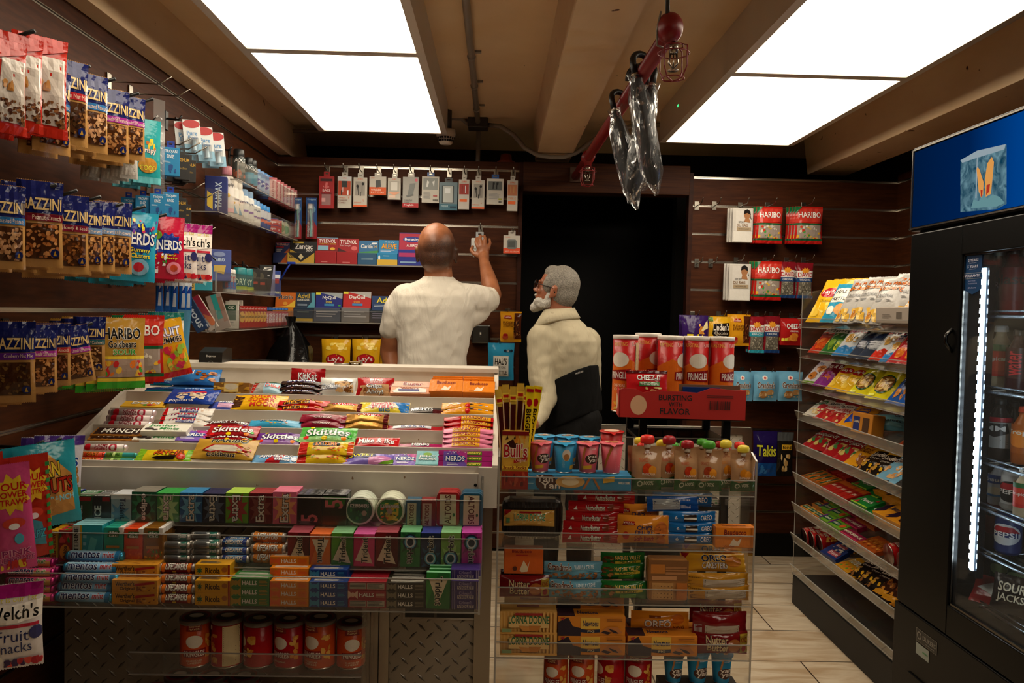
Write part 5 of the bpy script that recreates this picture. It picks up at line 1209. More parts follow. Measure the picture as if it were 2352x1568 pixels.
K('newtons_box', 'box', .178, .052, .055, 'e08a1c', 'm', "p 241428 .0 0 .0 .7 .15 .95 .22 .5 .34 .4 .34 0;p f0c04a .34 .35 .34 .95 .62 .95 .62 .35;T .37 .5 .6 .8 14204c Newtons;p 101c3c .34 .2 .48 .16 .62 .2 .62 .36 .48 .3 .34 .36;T .44 .2 .54 .3 e8d8b0 FIG;p c87c3c .62 .2 .74 .5 .84 .36 .72 .08;p 2a1420 .64 .2 .68 .3 .8 .2 .74 .1;p c87c3c .76 .5 .88 .5 .96 .2 .86 .12;p 2a1420 .74 .42 .86 .3 .9 .16 .82 .2;p a01c2c .03 .9 .1 .98 .08 .8;l .72 .78 .95 .92 8a4a14 2", 'orange and yellow fig bar box', 'cookie box', topspec="T .3 .3 .6 .7 14204c Newtons;r .0 .0 .25 1 3a1c28")
K('golden_roll', 'bar', .15, .045, .035, 'd8821c', 'w', "T .22 .1 .68 .55 d8c8b8/141c3c OREO;r .3 .68 .5 .82 7c3a10;e .8 .6 .12 .3 c4661c;T .72 .04 .92 .22 5a2c10 KING", 'orange roll pack of golden sandwich cookies', 'cookie pack')
K('cheez_small', 'pouch', .115, .072, .025, 'b81c20', 'w', "T .25 .62 .85 .82 f0ece4/500 CHEEZ-IT;r .3 .4 .8 .56 4a8a4a;T .32 .43 .78 .53 e8f0e0 WHITE_CHEDDAR;n .45 .05 .85 .36 e8d080/f0e0a0 9 .07;p 4a1014 0 .9 1 .9 1 1 0 1", 'red cracker bag lying in the carton', 'snack bag')
# hung bags
def nuts(n, band, bandtxt, nutc, word, wall=''):
    K(n, 'pouch', .105, .215, .035, 'b98a4e', 'w', "r 0 .62 1 1 141c58;p 0d1340 0 .62 .2 .62 .1 1 0 1;T .08 .66 .96 .80 d8b87c/10163c BAZZINI;r 0 .53 1 .615 %s;t .3 .545 .95 .6 e8d0b8 %s;r .16 .09 .9 .5 4a2a14;n .17 .1 .89 .49 %s 70 .055 .5;e .8 .16 .1 .05 16225c;p c89a2c .76 .13 .84 .13 .8 .19" % (band, word, nutc), 'navy kraft nut bag with %s band' % bandtxt, 'nut bag', seal=.04, top=.05)
nuts('nut_maroon', '6c1424', 'maroon', 'c07a40/a05c2c/d8985c', 'Peanut_Crunch'); nuts('nut_seed', '74182c', 'wine red', '8a5428/a86c34/6c3c1c', 'Honey_&_Seed'); nuts('nut_blue', '2c70ac', 'bright blue', 'c89468/b07c50/d8a878', 'Roasted_Peanuts'); nuts('nut_pale', '6c8cb4', 'pale blue', 'c08448/a86c34/d8a060', 'Cashews')
nuts('nut_purple', '5c2480', 'purple', '3c2414/5a3a1c/7c5a2c', 'Cranberry_Nut_Mix'); nuts('nut_red', 'a8282c', 'red', '8a5434/a86c48/6c3c24', 'Natural_Almonds'); nuts('nut_magenta', '9c2c8c', 'magenta', 'b8804c/c8945c/9c6434', 'Unsalted_Peanuts'); nuts('nut_teal', '1c5c64', 'teal', 'c0905c/a87840/d8a870', 'Salted_Cashews'); nuts('nut_redmix', 'b0242c', 'bright red', '4a3018/2c1c10/8a5c2c', 'Raisin_Nut_Mix')
K('red_nut_bag', 'pouch', .12, .235, .04, 'b8281a', 'w', "p c8bcb0 .3 .3 .4 .8 .95 .8 .95 .12 .3 .12;n .3 .1 .95 .36 6c4024/8a5830/4a2814 50 .05 .5;n .4 .45 .7 .58 c88c4c/a86c2c 6 .06;p b8281a 0 .72 1 .9 1 1 0 1;r 0 0 1 .1 c02c1c", 'bright red bag of mixed nuts with white panel', 'nut bag', seal=.05)
K('nerds_blue', 'pouch', .12, .2, .04, '2b9fc0', 'w', "s .55 .62 .45 .25 1a2f86 12 .75;T .2 .52 .95 .70 f4f4f0/141c5c NERDS;T .35 .4 .85 .48 e8d83a/141c5c Gummy;T .4 .33 .85 .40 e8d83a/141c5c Clusters;e .62 .2 .22 .12 8cc8e8;e .6 .2 .12 .07 c82c3c;n .0 .68 1 .9 7a3c9c/c8305c/e8d83a/2cc 20 .04;r .1 .12 .2 .18 e0e8e8", 'turquoise bag of gummy clusters', 'candy bag')
K('nerds_red', 'pouch', .12, .2, .04, 'b81838', 'w', "s .55 .55 .42 .2 1a2f86 12 .75;T .25 .46 .92 .62 f4f4f0/141c5c NERDS;T .45 .3 .8 .4 e8d83a/a01c1c Very|Berry;e .7 .17 .2 .1 e88aa0;e .7 .17 .1 .06 c84a2c;n .05 .2 .5 .4 e8a02c/3c9c3c/fff 12 .04;e .25 .7 .12 .07 6c9c2c;r .15 .08 .3 .14 e8e0e0", 'crimson bag of gummy clusters', 'candy bag')
WEL = "r 0 .85 1 1 %s;t .1 .8 .9 .86 d8c83a Fruit_is_our_1st;p f4ece0 0 .56 .0 .8 .5 .77 1 .8 1 .6 .5 .55;T .06 .6 .94 .76 141210 Welch's;r .05 .5 .95 .54 b8283c;t .22 .34 .78 .47 202a5c Fruit;t .2 .2 .82 .33 202a5c Snacks;e .2 .12 .14 .07 e8e0d0;n .0 .02 1 .12 b8202c/3a1c4c/d84a3c 18 .07;e .9 .42 .12 .08 2c2c5c;e .06 .3 .1 .06 b8202c"
K('welch_purple', 'pouch', .125, .2, .035, 'e0d6d0', 'w', "r 0 0 .1 1 9c1c6c;"+WEL % '9c1c6c', 'white and purple bag of fruit snacks', 'candy bag')
K('welch_teal', 'pouch', .125, .2, .035, 'd8d8cc', 'w', WEL % '1c7068', 'teal topped white bag of fruit snacks', 'candy bag')
HAR = "r 0 .58 1 .95 c8382c;T .1 .70 .92 .86 f0e8e0/8c1018 HARIBO;r 0 .50 1 .55 1c5a34;r .06 .14 .94 .5 a8988c;n .06 .14 .94 .5 e8e0d0/d8402c/e8b83a/4a9c4c 24 .07 .7;r 0 .08 1 .13 1c5a34;r 0 0 1 .08 b81c18;p 1c6a3c 0 1 .24 1 0 .8"
K('gummy_red', 'pouch', .125, .175, .03, 'b82018', 'w', HAR, 'red bag of gummy candy with green stripes', 'candy bag')
K('gummy_gold', 'pouch', .125, .2, .03, 'b88a34', 'w', "T .1 .7 .9 .86 141210/e8e0d0 HARIBO;T .2 .58 .8 .68 141210/e8e0d0 Goldbears;T .3 .48 .8 .56 3c9c3c/e8e8c0 SOUR;r 0 .42 1 .46 e8c83a;r 0 .16 1 .42 a89080;n .05 .17 .95 .4 c82c2c/e8b83a/3c9c3c/e87c2c 22 .07;r 0 .1 1 .15 e8c83a;r 0 0 1 .1 3c9c2c", 'gold bag of sour bears with green foot', 'candy bag')
K('fruity_bag', 'pouch', .125, .2, .035, 'd8a01c', 'w', "r 0 0 1 .1 b81c1c;p b82018 0 .5 .3 .6 .2 .2 0 .3;T .2 .72 .9 .86 e8e8f0/1c3c8c FRUIT;T .2 .6 .9 .7 141210/e8e0d0 GUMMIES;n .1 .12 .95 .55 8cb83a/c82c4c/e8b83a/e8702c 26 .09", 'yellow bag of fruit gummies with red foot', 'candy bag')
K('corn_nuts', 'pouch', .125, .19, .035, '2c98a8', 'w', "p c89048 .15 .1 .5 .9 .9 .6 .9 .15;T .15 .6 .7 .78 e8c83a/141210 CORN;T .35 .4 .9 .58 b02818/141210 NUTS;T .5 .3 .9 .37 8cd8e8 RANCH;n .2 .12 .7 .35 d8a85c/c08840 14 .08;r .1 .08 .5 .14 e8c83a", 'teal bag of corn snacks', 'snack bag')
K('cookie_bites', 'pouch', .125, .17, .035, 'cfcad4', 'w', "r 0 .85 1 1 4a2c7c;T .3 .5 .9 .72 1c3c8c/fff Bites;n .5 .1 .95 .5 c08840/9c6428 14 .1;r 0 .3 .5 .45 4a2c7c;r 0 0 1 .15 6c8c3a", 'white and violet bag of cookie bites', 'cookie bag')
K('sour_rainbow', 'pouch', .085, .26, .02, 'a82c1c', 'w', ";".join("r 0 %.2f .12 %.2f %s;r .88 %.2f 1 %.2f %s" % (i*.08, i*.08+.04, 'd8b83a', i*.08, i*.08+.04, '2c7c3c') for i in range(12))+";s .5 .72 .45 .18 d8b02c 9 .7;T .15 .76 .85 .83 b81c1c SOUR;T .15 .69 .85 .75 b81c1c POWER;T .15 .62 .85 .68 b81c1c QUATTRO;e .5 .45 .25 .05 c8402c;e .5 .42 .12 .03 e8e0e0;p 3c8c9c .2 .15 .35 .4 .7 .35 .8 .12;T .2 .2 .8 .28 3ab0c0/236 ZAPZ", 'long rainbow striped sour belt pack', 'candy pack', wr=.4)
K('sour_pink', 'pouch', .085, .26, .02, 'c8487c', 'w', "s .5 .72 .5 .2 d8b02c 9 .7;T .1 .76 .9 .83 b81c1c SOUR;T .1 .69 .9 .75 b81c1c POWER;T .1 .62 .9 .68 b81c1c STRAWS;e .5 .45 .3 .05 c8402c;e .5 .42 .14 .03 e8e0e0;T .15 .14 .9 .2 8c1c5c/f0a8c0 PINK;T .1 .08 .95 .13 8c1c5c/f0a8c0 LEMONADE;e .6 .3 .12 .05 4aa8c0;n .1 .02 .9 .1 d8b02c/b81c1c 12 .06", 'long pink lemonade sour straw pack', 'candy pack', wr=.4)
K('white_snack', 'pouch', .1, .2, .03, 'c8c4bc', 'w', "r .1 .1 .9 .3 d8d4cc;T .25 .4 .75 .5 c8a83a/555 COCO;l .2 .2 .8 .3 888 3;n .2 .5 .8 .7 e8c88c/c89c5c 10 .08", 'silver white snack bag', 'snack bag')
K('coco_teal', 'pouch', .1, .24, .03, '2c9ca0', 'w', "n .2 .5 .8 .7 e8c83a/c8702c 12 .08;T .2 .45 .8 .56 e8e0d0/147 Crispy;e .5 .28 .35 .12 c8903c;T .2 .2 .8 .28 e8d83a/555 COCO;r 0 0 1 .1 6ac0c8", 'teal and orange snack bag', 'snack bag')
K('lays', 'pouch', .125, .17, .045, 'd8a418', 'w', "e .5 .42 .34 .16 9c1418;e .5 .42 .3 .13 b81c20;T .24 .34 .76 .5 f4ece0 Lay's;n .1 .7 .9 .9 e8c040/f0d060 6 .13;e .8 .12 .1 .05 e8c840", 'yellow potato chip bag with red oval', 'chip bag')
K('fudge', 'pouch', .09, .145, .025, 'd8961a', 'w', "r .66 .08 1 .96 4a2010;n .64 .1 .95 .85 6a3418/9c6434/2c140c 16 .09;p a01c18 .15 .78 .2 .88 .5 .88 .55 .76;t .2 .79 .5 .86 f0e0c8 Keebler;T .12 .6 .6 .68 5a2410 FUDGE;T .12 .5 .62 .58 5a2410 STRIPES;e .25 .15 .14 .09 c8502c;e .25 .22 .12 .05 a81c1c", 'golden fudge striped cookie bag', 'cookie bag')
K('hals', 'pouch', .1, .14, .03, '2c8cb4', 'w', "r .2 .1 .8 .66 d8d4c8;r .22 .12 .78 .64 e0dcd0;T .26 .42 .74 .6 241c18 HAL'S;t .3 .32 .7 .38 241c18 NEW_YORK;T .26 .16 .74 .26 241c18 KETTLE;e .66 .8 .05 .04 123;e .78 .8 .05 .04 123;e .9 .8 .05 .04 123", 'sky blue kettle chip bag with white label', 'chip bag')
K('takis', 'pouch', .13, .18, .04, '34185c', 'w', "T .18 .2 .9 .55 e0c41e/200838 Takis;n .6 .55 .85 .8 e8a83a/c87c2c 8 .08;p e8d8a0 .65 .6 .9 .9 .95 .7;r 0 0 1 .12 14386c", 'deep purple rolled chip bag with yellow lettering', 'chip bag')
K('linden', 'pouch', .105, .12, .035, 'd8a41c', 'w', "p 1c1410 .15 .4 .2 .75 .9 .8 .95 .4 .8 .2 .3 .2;T .2 .52 .9 .76 f0e8d8/211 Linden's;t .25 .38 .85 .48 e8dcc8 Chocolate;t .3 .25 .8 .35 e8dcc8 Chippers;n .1 .0 .9 .2 6c4020/9c6c38 16 .06;r 0 .85 .2 1 5a7c2c", 'yellow bag of small cookies with black label', 'cookie bag')
DAV = "r 0 .58 1 .78 e0dcd4;s .5 .78 .3 .1 e0942c 9 .6;T .04 .6 .96 .73 a81820 DAVID;r 0 .46 1 .58 %s;t .15 .49 .85 .55 e8e8e8 %s;r .08 .08 .92 .46 6c665a;n .1 .08 .9 .45 8a8474/5c564a/b0a894 60 .05 .5;r 0 0 1 .08 %s"
K('david_blue', 'pouch', .07, .15, .02, '7c1620', 'w', DAV % ('1c3c6c', 'ORIGINAL', '1c3c6c'), 'red and navy sunflower seed bag', 'seed bag')
K('david_teal', 'pouch', .07, .15, .02, '8c1824', 'w', DAV % ('2c94a8', 'RANCH', '2c94a8'), 'red and turquoise sunflower seed bag', 'seed bag')
K('cheez_bag', 'pouch', .12, .14, .035, 'a81c1c', 'w', "T .25 .62 .95 .82 f0ece4/500 CHEEZ-IT;t .4 .5 .8 .56 f0ece4 ORIGINAL;n .25 .15 .8 .45 d8802c/e8983c 8 .13;r .05 .15 .14 .26 e8d84a;r .17 .15 .3 .26 e8d84a", 'red cheese cracker bag', 'snack bag')
K('durag', 'box', .12, .155, .012, 'c9c4bc', 'g', "r .15 .3 .9 .95 d4cfc8;e .7 .8 .15 .12 a8744c;p 1c1614 .53 .82 .56 .93 .7 .97 .84 .92 .88 .8 .7 .86;p 1c1614 .84 .86 .92 .66 .86 .7;p a8744c .6 .7 .8 .7 .86 .58 .56 .6;t .28 .56 .6 .62 141210 SPORT;T .2 .46 .75 .54 8a6c4c DU_RAG;r .2 .34 .9 .44 a89478;t .28 .37 .8 .41 241c14 TIE_DOWN_CAP;r .05 .02 .95 .32 dcd8d0", 'clear packet of white head cloth', 'clothing packet', ch=.003)
K('grandmas', 'pouch', .115, .16, .035, '6ca8c8', 'w', "T .12 .44 .92 .66 4a241c/e8e0d0 Grandma's;e .45 .8 .12 .08 e8e0d8;e .45 .8 .05 .04 c83c2c;e .4 .22 .2 .13 c08850;e .7 .3 .16 .1 c89860;n .2 .12 .85 .35 a8703c/e0c898 10 .06", 'pale blue small cookie bag', 'cookie bag')
K('takis_blue', 'pouch', .125, .2, .04, '20144c', 'w', "T .1 .45 .8 .7 e0dc3a/102 Takis;r 0 0 1 .3 1c54a0;n .1 .05 .5 .3 3c8cd8 8 .1", 'blue rolled chip bag low on the wall', 'chip bag')
K('black_nuts', 'pouch', .1, .2, .03, '1c1814', 'w', "r .25 .6 .9 .72 d8a82c;T .3 .62 .85 .7 141210 food;n .2 .1 .8 .5 e8c88c/c89c5c 9 .1;r 0 .8 1 1 4a4c4c", 'black nut bag with yellow label', 'nut bag')
# accessories on the back wall
def acc(n, w, h, spec, desc, tab='bdb6aa', base='c4bdb1', d=.022, cat='accessory box'):
    K(n, 'box', w, h, d, base, 'm', spec, desc, cat, tab=tab, obj='accessory_box')
acc('bass', .085, .178, "r .05 .02 .95 .98 a01c20;r .2 .1 .8 .44 9c7474;r .1 .84 .9 .92 3a1014;T .25 .52 .75 .60 e8c8c8 BASS;t .3 .64 .7 .7 d88 big;T .15 .44 .85 .49 2a0c10 ELACCEI;p d86a6c .4 .62 .45 .8 .6 .8 .55 .6;r .2 .2 .45 .32 d8a0a0", 'bright red earphone box with clear window', tab='a81c20', base='a81c20')
acc('charger', .078, .18, "r .0 .86 1 1 ccc;T .35 .93 .65 .97 e0602c X-PRO;r .05 .4 .95 .86 b0401c;r .3 .66 .7 .86 2a2c2c;r .36 .5 .4 .66 ddd;r .7 .42 .8 .56 eee;r .25 .42 .35 .56 222;t .08 .3 .6 .34 d86030 TYPE-C;t .08 .22 .7 .27 7a2c14 CHARGER;t .08 .14 .6 .19 7a2c14 COMBO;T .75 .3 .9 .36 e0602c T", 'white and orange charger box')
EB = "r .0 0 1 .06 e0602c;r .15 .38 .85 .86 9a948c;p 14110f .3 .5 .34 .7 .3 .74 .24 .72;e .3 .7 .09 .05 141110;e .7 .78 .1 .05 141110;r .35 .4 .4 .7 141110;r .62 .45 .66 .76 141110;r .5 .36 .56 .5 222;T .72 .18 .8 .26 e0602c L;t .08 .12 .6 .16 d86030 EARPHONE;t .3 .92 .7 .96 e0602c X-PRO"
acc('earphone', .075, .17, EB, 'white earphone box with orange trim')
acc('buds_case', .092, .115, "r 0 0 1 .42 d8581c;T .1 .22 .7 .32 f0d8c8 WIRELESS;t .1 .08 .9 .18 f0d8c8 BUILT_TO_LAST;p 4a4c4c .38 .4 .38 .78 .66 .82 .7 .44;t .1 .88 .3 .95 e0602c X-PRO", 'small orange and white wireless bud box')
acc('plug', .07, .13, "r .1 .3 .9 .85 b0aaa0;p dcd8d0 .25 .42 .25 .8 .75 .8 .75 .42;r .1 .08 .6 .2 e8c8b4;t .35 .9 .65 .96 e0602c X-PRO;p e8a888 .1 .3 .5 .2 .9 .3 .9 .34 .1 .34", 'small white wall plug box')
acc('magsafe', .09, .172, "r 0 0 1 .14 b01c24;T .12 .04 .7 .11 f0e0e0 MagSafe;e .85 .9 .09 .05 d86a7c;p 7c807e .3 .4 .45 .78 .8 .8 .66 .45;p 6c706e .2 .38 .66 .45 .7 .4 .3 .33;t .1 .2 .6 .26 555 10000;t .1 .15 .4 .19 555 POWER", 'grey power bank box with red foot', base='a8a59e')
acc('air_clear', .098, .152, "r .08 .5 .92 .95 8f928e;p e0e0dc .25 .6 .3 .85 .42 .8 .35 .6;p e0e0dc .6 .8 .74 .85 .7 .6;l .1 .15 .5 .4 888 5;b .65 .06 .95 .14 222 16;r .66 .24 .9 .28 a82c30", 'white box of clear earphones', tab='1c4c8c')
acc('power_bank', .103, .16, "r .0 0 1 .22 3a6a7c;T .1 .1 .5 .18 a8c4cc POWER_BANK;r .14 .25 .8 .88 3c4444;r .2 .28 .74 .86 b8bcb8;r .3 .6 .6 .78 e0e4e4;r .6 .08 .95 .14 16384c", 'blue grey power bank box on black hook', tab='1c1a1a', base='6c8088')
acc('cable', .06, .178, "r .05 .5 .95 .86 9c2c20;r .3 .55 .36 .8 141110;r .6 .55 .66 .8 ddd;T .25 .9 .75 .96 e0602c X-PRO;r .1 .25 .8 .36 e86a2c;t .1 .1 .8 .2 d8a088 CABLE;r 0 0 1 .5 c4bcb4;r .1 .25 .8 .34 e86a2c", 'slim white and red cable box')
acc('pods', .098, .15, "r .1 .55 .9 .9 5c605e;p 101010 .35 .6 .36 .85 .46 .88 .48 .78 .42 .75 .41 .6;p 101010 .56 .6 .57 .85 .7 .86 .68 .76 .62 .75 .62 .6;l .15 .2 .8 .45 999 5;b .7 .06 .92 .14 222 12;r .7 .18 .9 .24 a8a83a", 'white box of black wired buds', tab='1c4c8c')
acc('cable2', .06, .17, "r .05 .5 .95 .86 c07850;r .3 .6 .36 .8 c8a060;r .6 .6 .66 .8 c8a060;T .25 .9 .75 .96 e0602c X-PRO;r .1 .22 .8 .32 e86a2c;t .1 .36 .85 .44 e0905c TYPE-C", 'slim white and orange cable box at the edge')
acc('buds_square', .09, .1, "r 0 0 1 .3 d8481c;p 6c706e .2 .3 .2 .7 .3 .78 .7 .78 .8 .7 .8 .3 .7 .24 .3 .24;p 4a4e4c .28 .34 .28 .66 .7 .68 .7 .34;t .1 .06 .9 .14 f0d0c0 BEST_CUSTOM;t .12 .86 .4 .92 e0602c X-PRO", 'square white and orange earbud box')
K('toothbrush', 'card', .045, .235, .02, '1c4c8c', 's', "p 9c1820 .0 0 .0 .3 .3 .45 .7 .45 1 .3 1 0;e .5 .72 .38 .1 6aa8c8;T .12 .93 .9 .98 a8c8e0 Colgate;V .12 .04 .38 .4 e8d8d8 Colgate", 'blue and red toothbrush pack', 'toothbrush pack', bub=(.2, .03, .8, .85), goods=[('8cc8c0', [(.45, .82), (.45, .7), (.55, .4), (.5, .05)], .004, 'brush'), ('e8e8e4', [(.42, .84), (.45, .72)], .009, 'bristles')])
def med(n, c, spec, desc, lid, w=.105, h=.133, c2=None):
    sp = spec
    K(n, 'box', w, h*.48, .06, c2 or c, 'm', lid, desc, 'medicine box', obj='medicine_box', dispenser=h*.54, topspec2=sp, lidbase=c)
med('theraflu', '1c2a5c', "p b0521c .6 0 1 0 1 .5;T .08 .72 .9 .9 d8a88c THERAFLU;r .05 .5 .6 .64 a01c2c;r 0 .95 1 1 a01c2c;l .1 .1 .5 .4 ccc 3", 'dark blue and orange flu medicine box', "p b0521c .5 0 1 0 1 1", .09, .13)
med('zantac', '1c1a1c', "T .18 .35 .85 .8 f0ece4 Zantac;r .1 .85 .5 .97 d8b83a;t .6 .15 .85 .35 e8e0d8 360;p c8a23c 0 0 0 .3 .3 .0", 'black and gold antacid box', "p c8a23c 0 0 0 1 .5 .1 1 1 1 0;p d8c89c .4 .6 .5 .9 .6 .6 .5 .3;T .05 .5 .35 .8 141210 Zantac", .13, .108)
TY = "T .08 .66 .9 .95 f4ece8 TYLENOL;%s"
med('tylenol_cold', 'a01820', "r 0 .95 1 1 7ab0c8;T .08 .62 .9 .88 f4ece8 TYLENOL;t .1 .5 .9 .6 e8c83a COLD+FLU_SEVERE;r .05 .1 .55 .42 8cc0d8;r 0 0 1 .1 6c1016;e .75 .2 .12 .1 e8b83a", 'red cold and flu tablet box', "l .3 .1 .7 .2 d88 1")
med('tylenol_extra', 'a01820', "T .08 .62 .9 .9 f4ece8 TYLENOL;t .1 .4 .6 .55 e8d8d8 Extra_Strength;e .78 .3 .14 .16 d86a6c;p 3c0c10 0 0 .5 0 0 .3", 'red extra strength tablet box', "l .3 .1 .7 .2 d88 1")
med('claritin', '2c6c9c', "p 3c8c4c 0 0 1 0 1 .25 0 .1;T .1 .4 .7 .72 f0f0e8 Claritin;t .74 .45 .92 .65 e8b83a 24;p e8f0f4 .6 .7 .7 .85 .95 .85 .9 .72", 'blue and green allergy tablet box', "l .2 .4 .8 .6 8ab 2", c2='2a587c')
med('aleve', '1c84b8', "T .14 .35 .9 .72 e8a82c/7c3c10 ALEVE;t .3 .8 .8 .88 e8f0f0 new;l .1 .12 .8 .28 d8e8f0 2", 'light blue pain tablet box with yellow foot', "r 0 0 1 .45 d8b03a;e .1 .6 .05 .2 e8f0f0;l .3 .7 .7 .8 bde 1")
med('benadryl', 'b0143c', "r 0 .95 1 1 1c2a80;e .52 .62 .38 .16 1c2c8c;T .22 .52 .84 .7 f0f0f4 Benadryl;T .3 .2 .8 .34 f4ece8 ALLERGY", 'crimson allergy tablet box with navy foot', "r .05 .55 .9 .8 b0306c;l .1 .1 .8 .3 8ac 1", .12, .16, c2='1c2c8c')
med('motrin', 'd8701c', "T .15 .55 .85 .82 1c2c4c/f0d8b0 Motrin;p e8c83a 0 0 .6 .1 1 .5 1 0;e .5 .25 .12 .12 e8a83a", 'orange pain tablet box', "r 0 0 1 1 d8861c", .1, .14)
med('advil_gel', '1c344c', "T .08 .62 .7 .92 d8b83a Advil;T .08 .42 .7 .58 e8e8e0 LIQUI-GELS;p 5ca4b8 .8 1 1 1 1 0 .6 0 .85 .4;l .1 .1 .6 .25 9ab 2", 'dark teal pain gel box', "r 0 0 1 .2 c8a83a;l .2 .6 .8 .75 788 1", .105, .155)
med('nyquil', '16247c', "p a8b0b4 .1 1 1 1 1 .6 .5 .85;r 0 .85 .18 1 e8e03a;T .25 .5 .75 .78 f4f4f0 NyQuil;T .38 .3 .62 .42 e8d83a SEVERE;r .33 .12 .7 .26 3a8cc4;e .9 .15 .05 .05 3c9c3c", 'navy night cold medicine box', "l .1 .3 .9 .8 b8b8c0 3;", .135, .146, c2='4a5468')
med('dayquil', 'c01c1c', "p b8b4b0 .1 1 1 1 1 .6 .5 .85;r 0 .85 .18 1 e8e03a;T .22 .5 .78 .78 f4f4f0 DayQuil;T .38 .3 .62 .42 e8a83a SEVERE;r .33 .12 .7 .26 3a8cc4", 'bright red day cold medicine box', "l .1 .3 .9 .8 b8b8c0 3", .135, .146, c2='7c7a7c')
med('advil_blue', '14386c', "T .2 .5 .95 .9 e8d82c Advil;l .1 .2 .8 .4 c8d4e0 2", 'blue pain tablet box behind the man', "l .1 .3 .8 .8 88a 3", .11, .123, c2='12283c')
# left side shelves
def bot(n, w, h, base, cap, spec, desc, prof=None, fin='s', d=None, c2=None, lab=(.15, .75), cat='deodorant', **kw):
    K(n, 'bottle', w, h, d or w, base, fin, spec, desc, cat, prof=prof or [(.9, 0), (1, .02), (1, .74), (.9, .78), (.9, .8)], cap=cap, c2=c2 or base, lab=lab, **kw)
bot('axe_can', .052, .15, '26292a', ('1c1f20', .78, 1, .92), "T .2 .75 .85 .95 e8e8e8 AXE;n .1 0 .9 .4 a8502c/5a2c1c 10 .15", 'tall black body spray can', c2='2c3a3a')
bot('axe_blue', .045, .135, '2c3032', ('1c1f20', .78, 1, .92), "T .2 .75 .85 .95 e8e8e8 AXE;r 0 0 1 .6 2c8cac", 'black body spray can with blue foot', c2='2c3a3a')
bot('gel_clear', .048, .11, '6c94c0', ('5c86b8', .76, 1, .95), "r .1 0 .9 .9 9ab8d8;e .5 .5 .3 .25 1c4c9c;T .2 .4 .8 .6 f0f4f8 Dryft", 'translucent pale blue deodorant stick', fin='g', d=.03)
bot('dove_tall', .058, .21, 'dcd6d0', ('d48a9c', .84, 1, .75), "r 0 0 1 .12 e8b8bc;T .2 .75 .8 .88 444 Simply;e .5 .5 .1 .06 e0b83a", 'tall white spray can with pink cap', lab=(.1, .75))
bot('dove_white', .045, .14, 'e0dcd4', ('e4e0da', .68, 1, .8), "T .2 .55 .8 .68 2c3c6c Dove;p 8ab0c8 .3 0 .7 0 .5 .4;e .5 .45 .08 .05 c8a83a", 'white deodorant bottle')
bot('dove_blue', .05, .13, 'dcdcd8', ('7aa0c8', .7, 1, .9), "T .2 .7 .8 .85 2c3c6c Dove;r .2 .3 .8 .4 8c6cac", 'white deodorant stick with pale blue cap', d=.032)
bot('stick_blue', .045, .115, '1c4c9c', ('2c84c8', .7, 1, .92), "r 0 .5 1 1 d8dce4;r .1 .2 .9 .4 c8502c", 'bright blue deodorant stick', d=.03)
bot('secret_teal', .05, .095, '1c6468', ('1c7c80', .6, 1, .98), "T .25 .3 .75 .7 c8e0c8 DRY;r 0 0 1 .2 9cb83a", 'dark teal deodorant stick', d=.032)
bot('gum_bottle', .032, .11, 'a8b0b0', ('e0dcd4', .82, 1, .9), "r 0 0 1 .5 2c6cb0;A .3 .1 .7 .9 c82c3c Mouthwash", 'small clear mouth rinse bottle with white cap', fin='g')
bot('mentos_tub', .022, .075, 'b8303c', ('2c6cc0', .86, 1, .95), "r 0 0 1 1 b8404c;V .25 .1 .75 .9 e8e8f0 mentos", 'slim red gum tube with blue cap', cat='gum tube')
K('tampax', 'box', .085, .15, .06, '1c2c74', 'm', "p e8c83a .1 .2 .1 .6 .35 .5 .35 .1;V .45 .15 .75 .85 c8dcf0 TAMPAX;", 'dark blue hygiene product box', 'hygiene box', sidespec="r .15 .05 .7 .28 d8d8e0;b .18 .06 .68 .26 1c1c3c 16;l .2 .45 .8 .95 8c9cc8 9")
K('tampax_light', 'box', .09, .125, .06, '4c5ca4', 'm', "T .3 .62 .75 .74 c8dcf0 TAMPAX;p d8b85c .28 .3 .28 .5 .78 .5 .7 .22;e .5 .85 .25 .08 8c9cc8", 'periwinkle hygiene product box', 'hygiene box', sidespec="l .2 .3 .8 .9 8c9cc8 9")
K('strip_box', 'box', .075, .09, .035, '2c98a8', 'm', "r 0 0 .22 1 d8b85c;V .05 .1 .18 .9 141210 LISTERINE;p 8cd0d4 .5 .35 .62 .65 .85 .5 .72 .2", 'turquoise breath strip carton', 'mint box')
K('altoid_pack', 'box', .04, .11, .03, 'c05c64', 'g', "r .1 .1 .9 .9 d8b8b4;V .35 .15 .65 .85 7c2028 ALTOIDS", 'pinkish red stacked mint tin pack', 'mint tin')
K('colgate_tin', 'box', .055, .07, .03, '24408c', 'm', "r 0 .55 1 .95 b8242c;T .15 .65 .8 .85 e8e0e0 Colgate;r 0 .1 1 .5 b8242c;T .15 .2 .8 .4 e8e0e0 Colgate", 'small red and blue toothpaste box', 'toothpaste box')
K('floss', 'bottle', .05, .1, .03, 'b8bca0', 'g', "e .5 .5 .3 .4 5c8c5c", 'pale oval floss pack', 'floss pack', prof=[(.3, 0), (.8, .15), (1, .4), (1, .6), (.8, .85), (.3, 1)], lab=(.2, .8))
K('grey_pack', 'box', .06, .07, .03, '7c8078', 'm', "r .1 .4 .9 .9 9c9c94;r .1 .1 .9 .35 4c5c58", 'grey green small carton', 'toothpaste box')
K('black_box', 'box', .06, .12, .05, '1c1816', 'm', "e .5 .75 .22 .13 4a4434;r .2 .4 .8 .5 a83a24", 'black condom carton with round emblem', 'condom box')
K('black_card', 'box', .075, .15, .03, '141212', 'm', "T .2 .82 .8 .92 e0dcd4 5;l .2 .6 .8 .7 aaa 1;p 7c80a8 .7 .0 1 0 1 1 .9 1", 'black carton with white numeral', 'condom box')
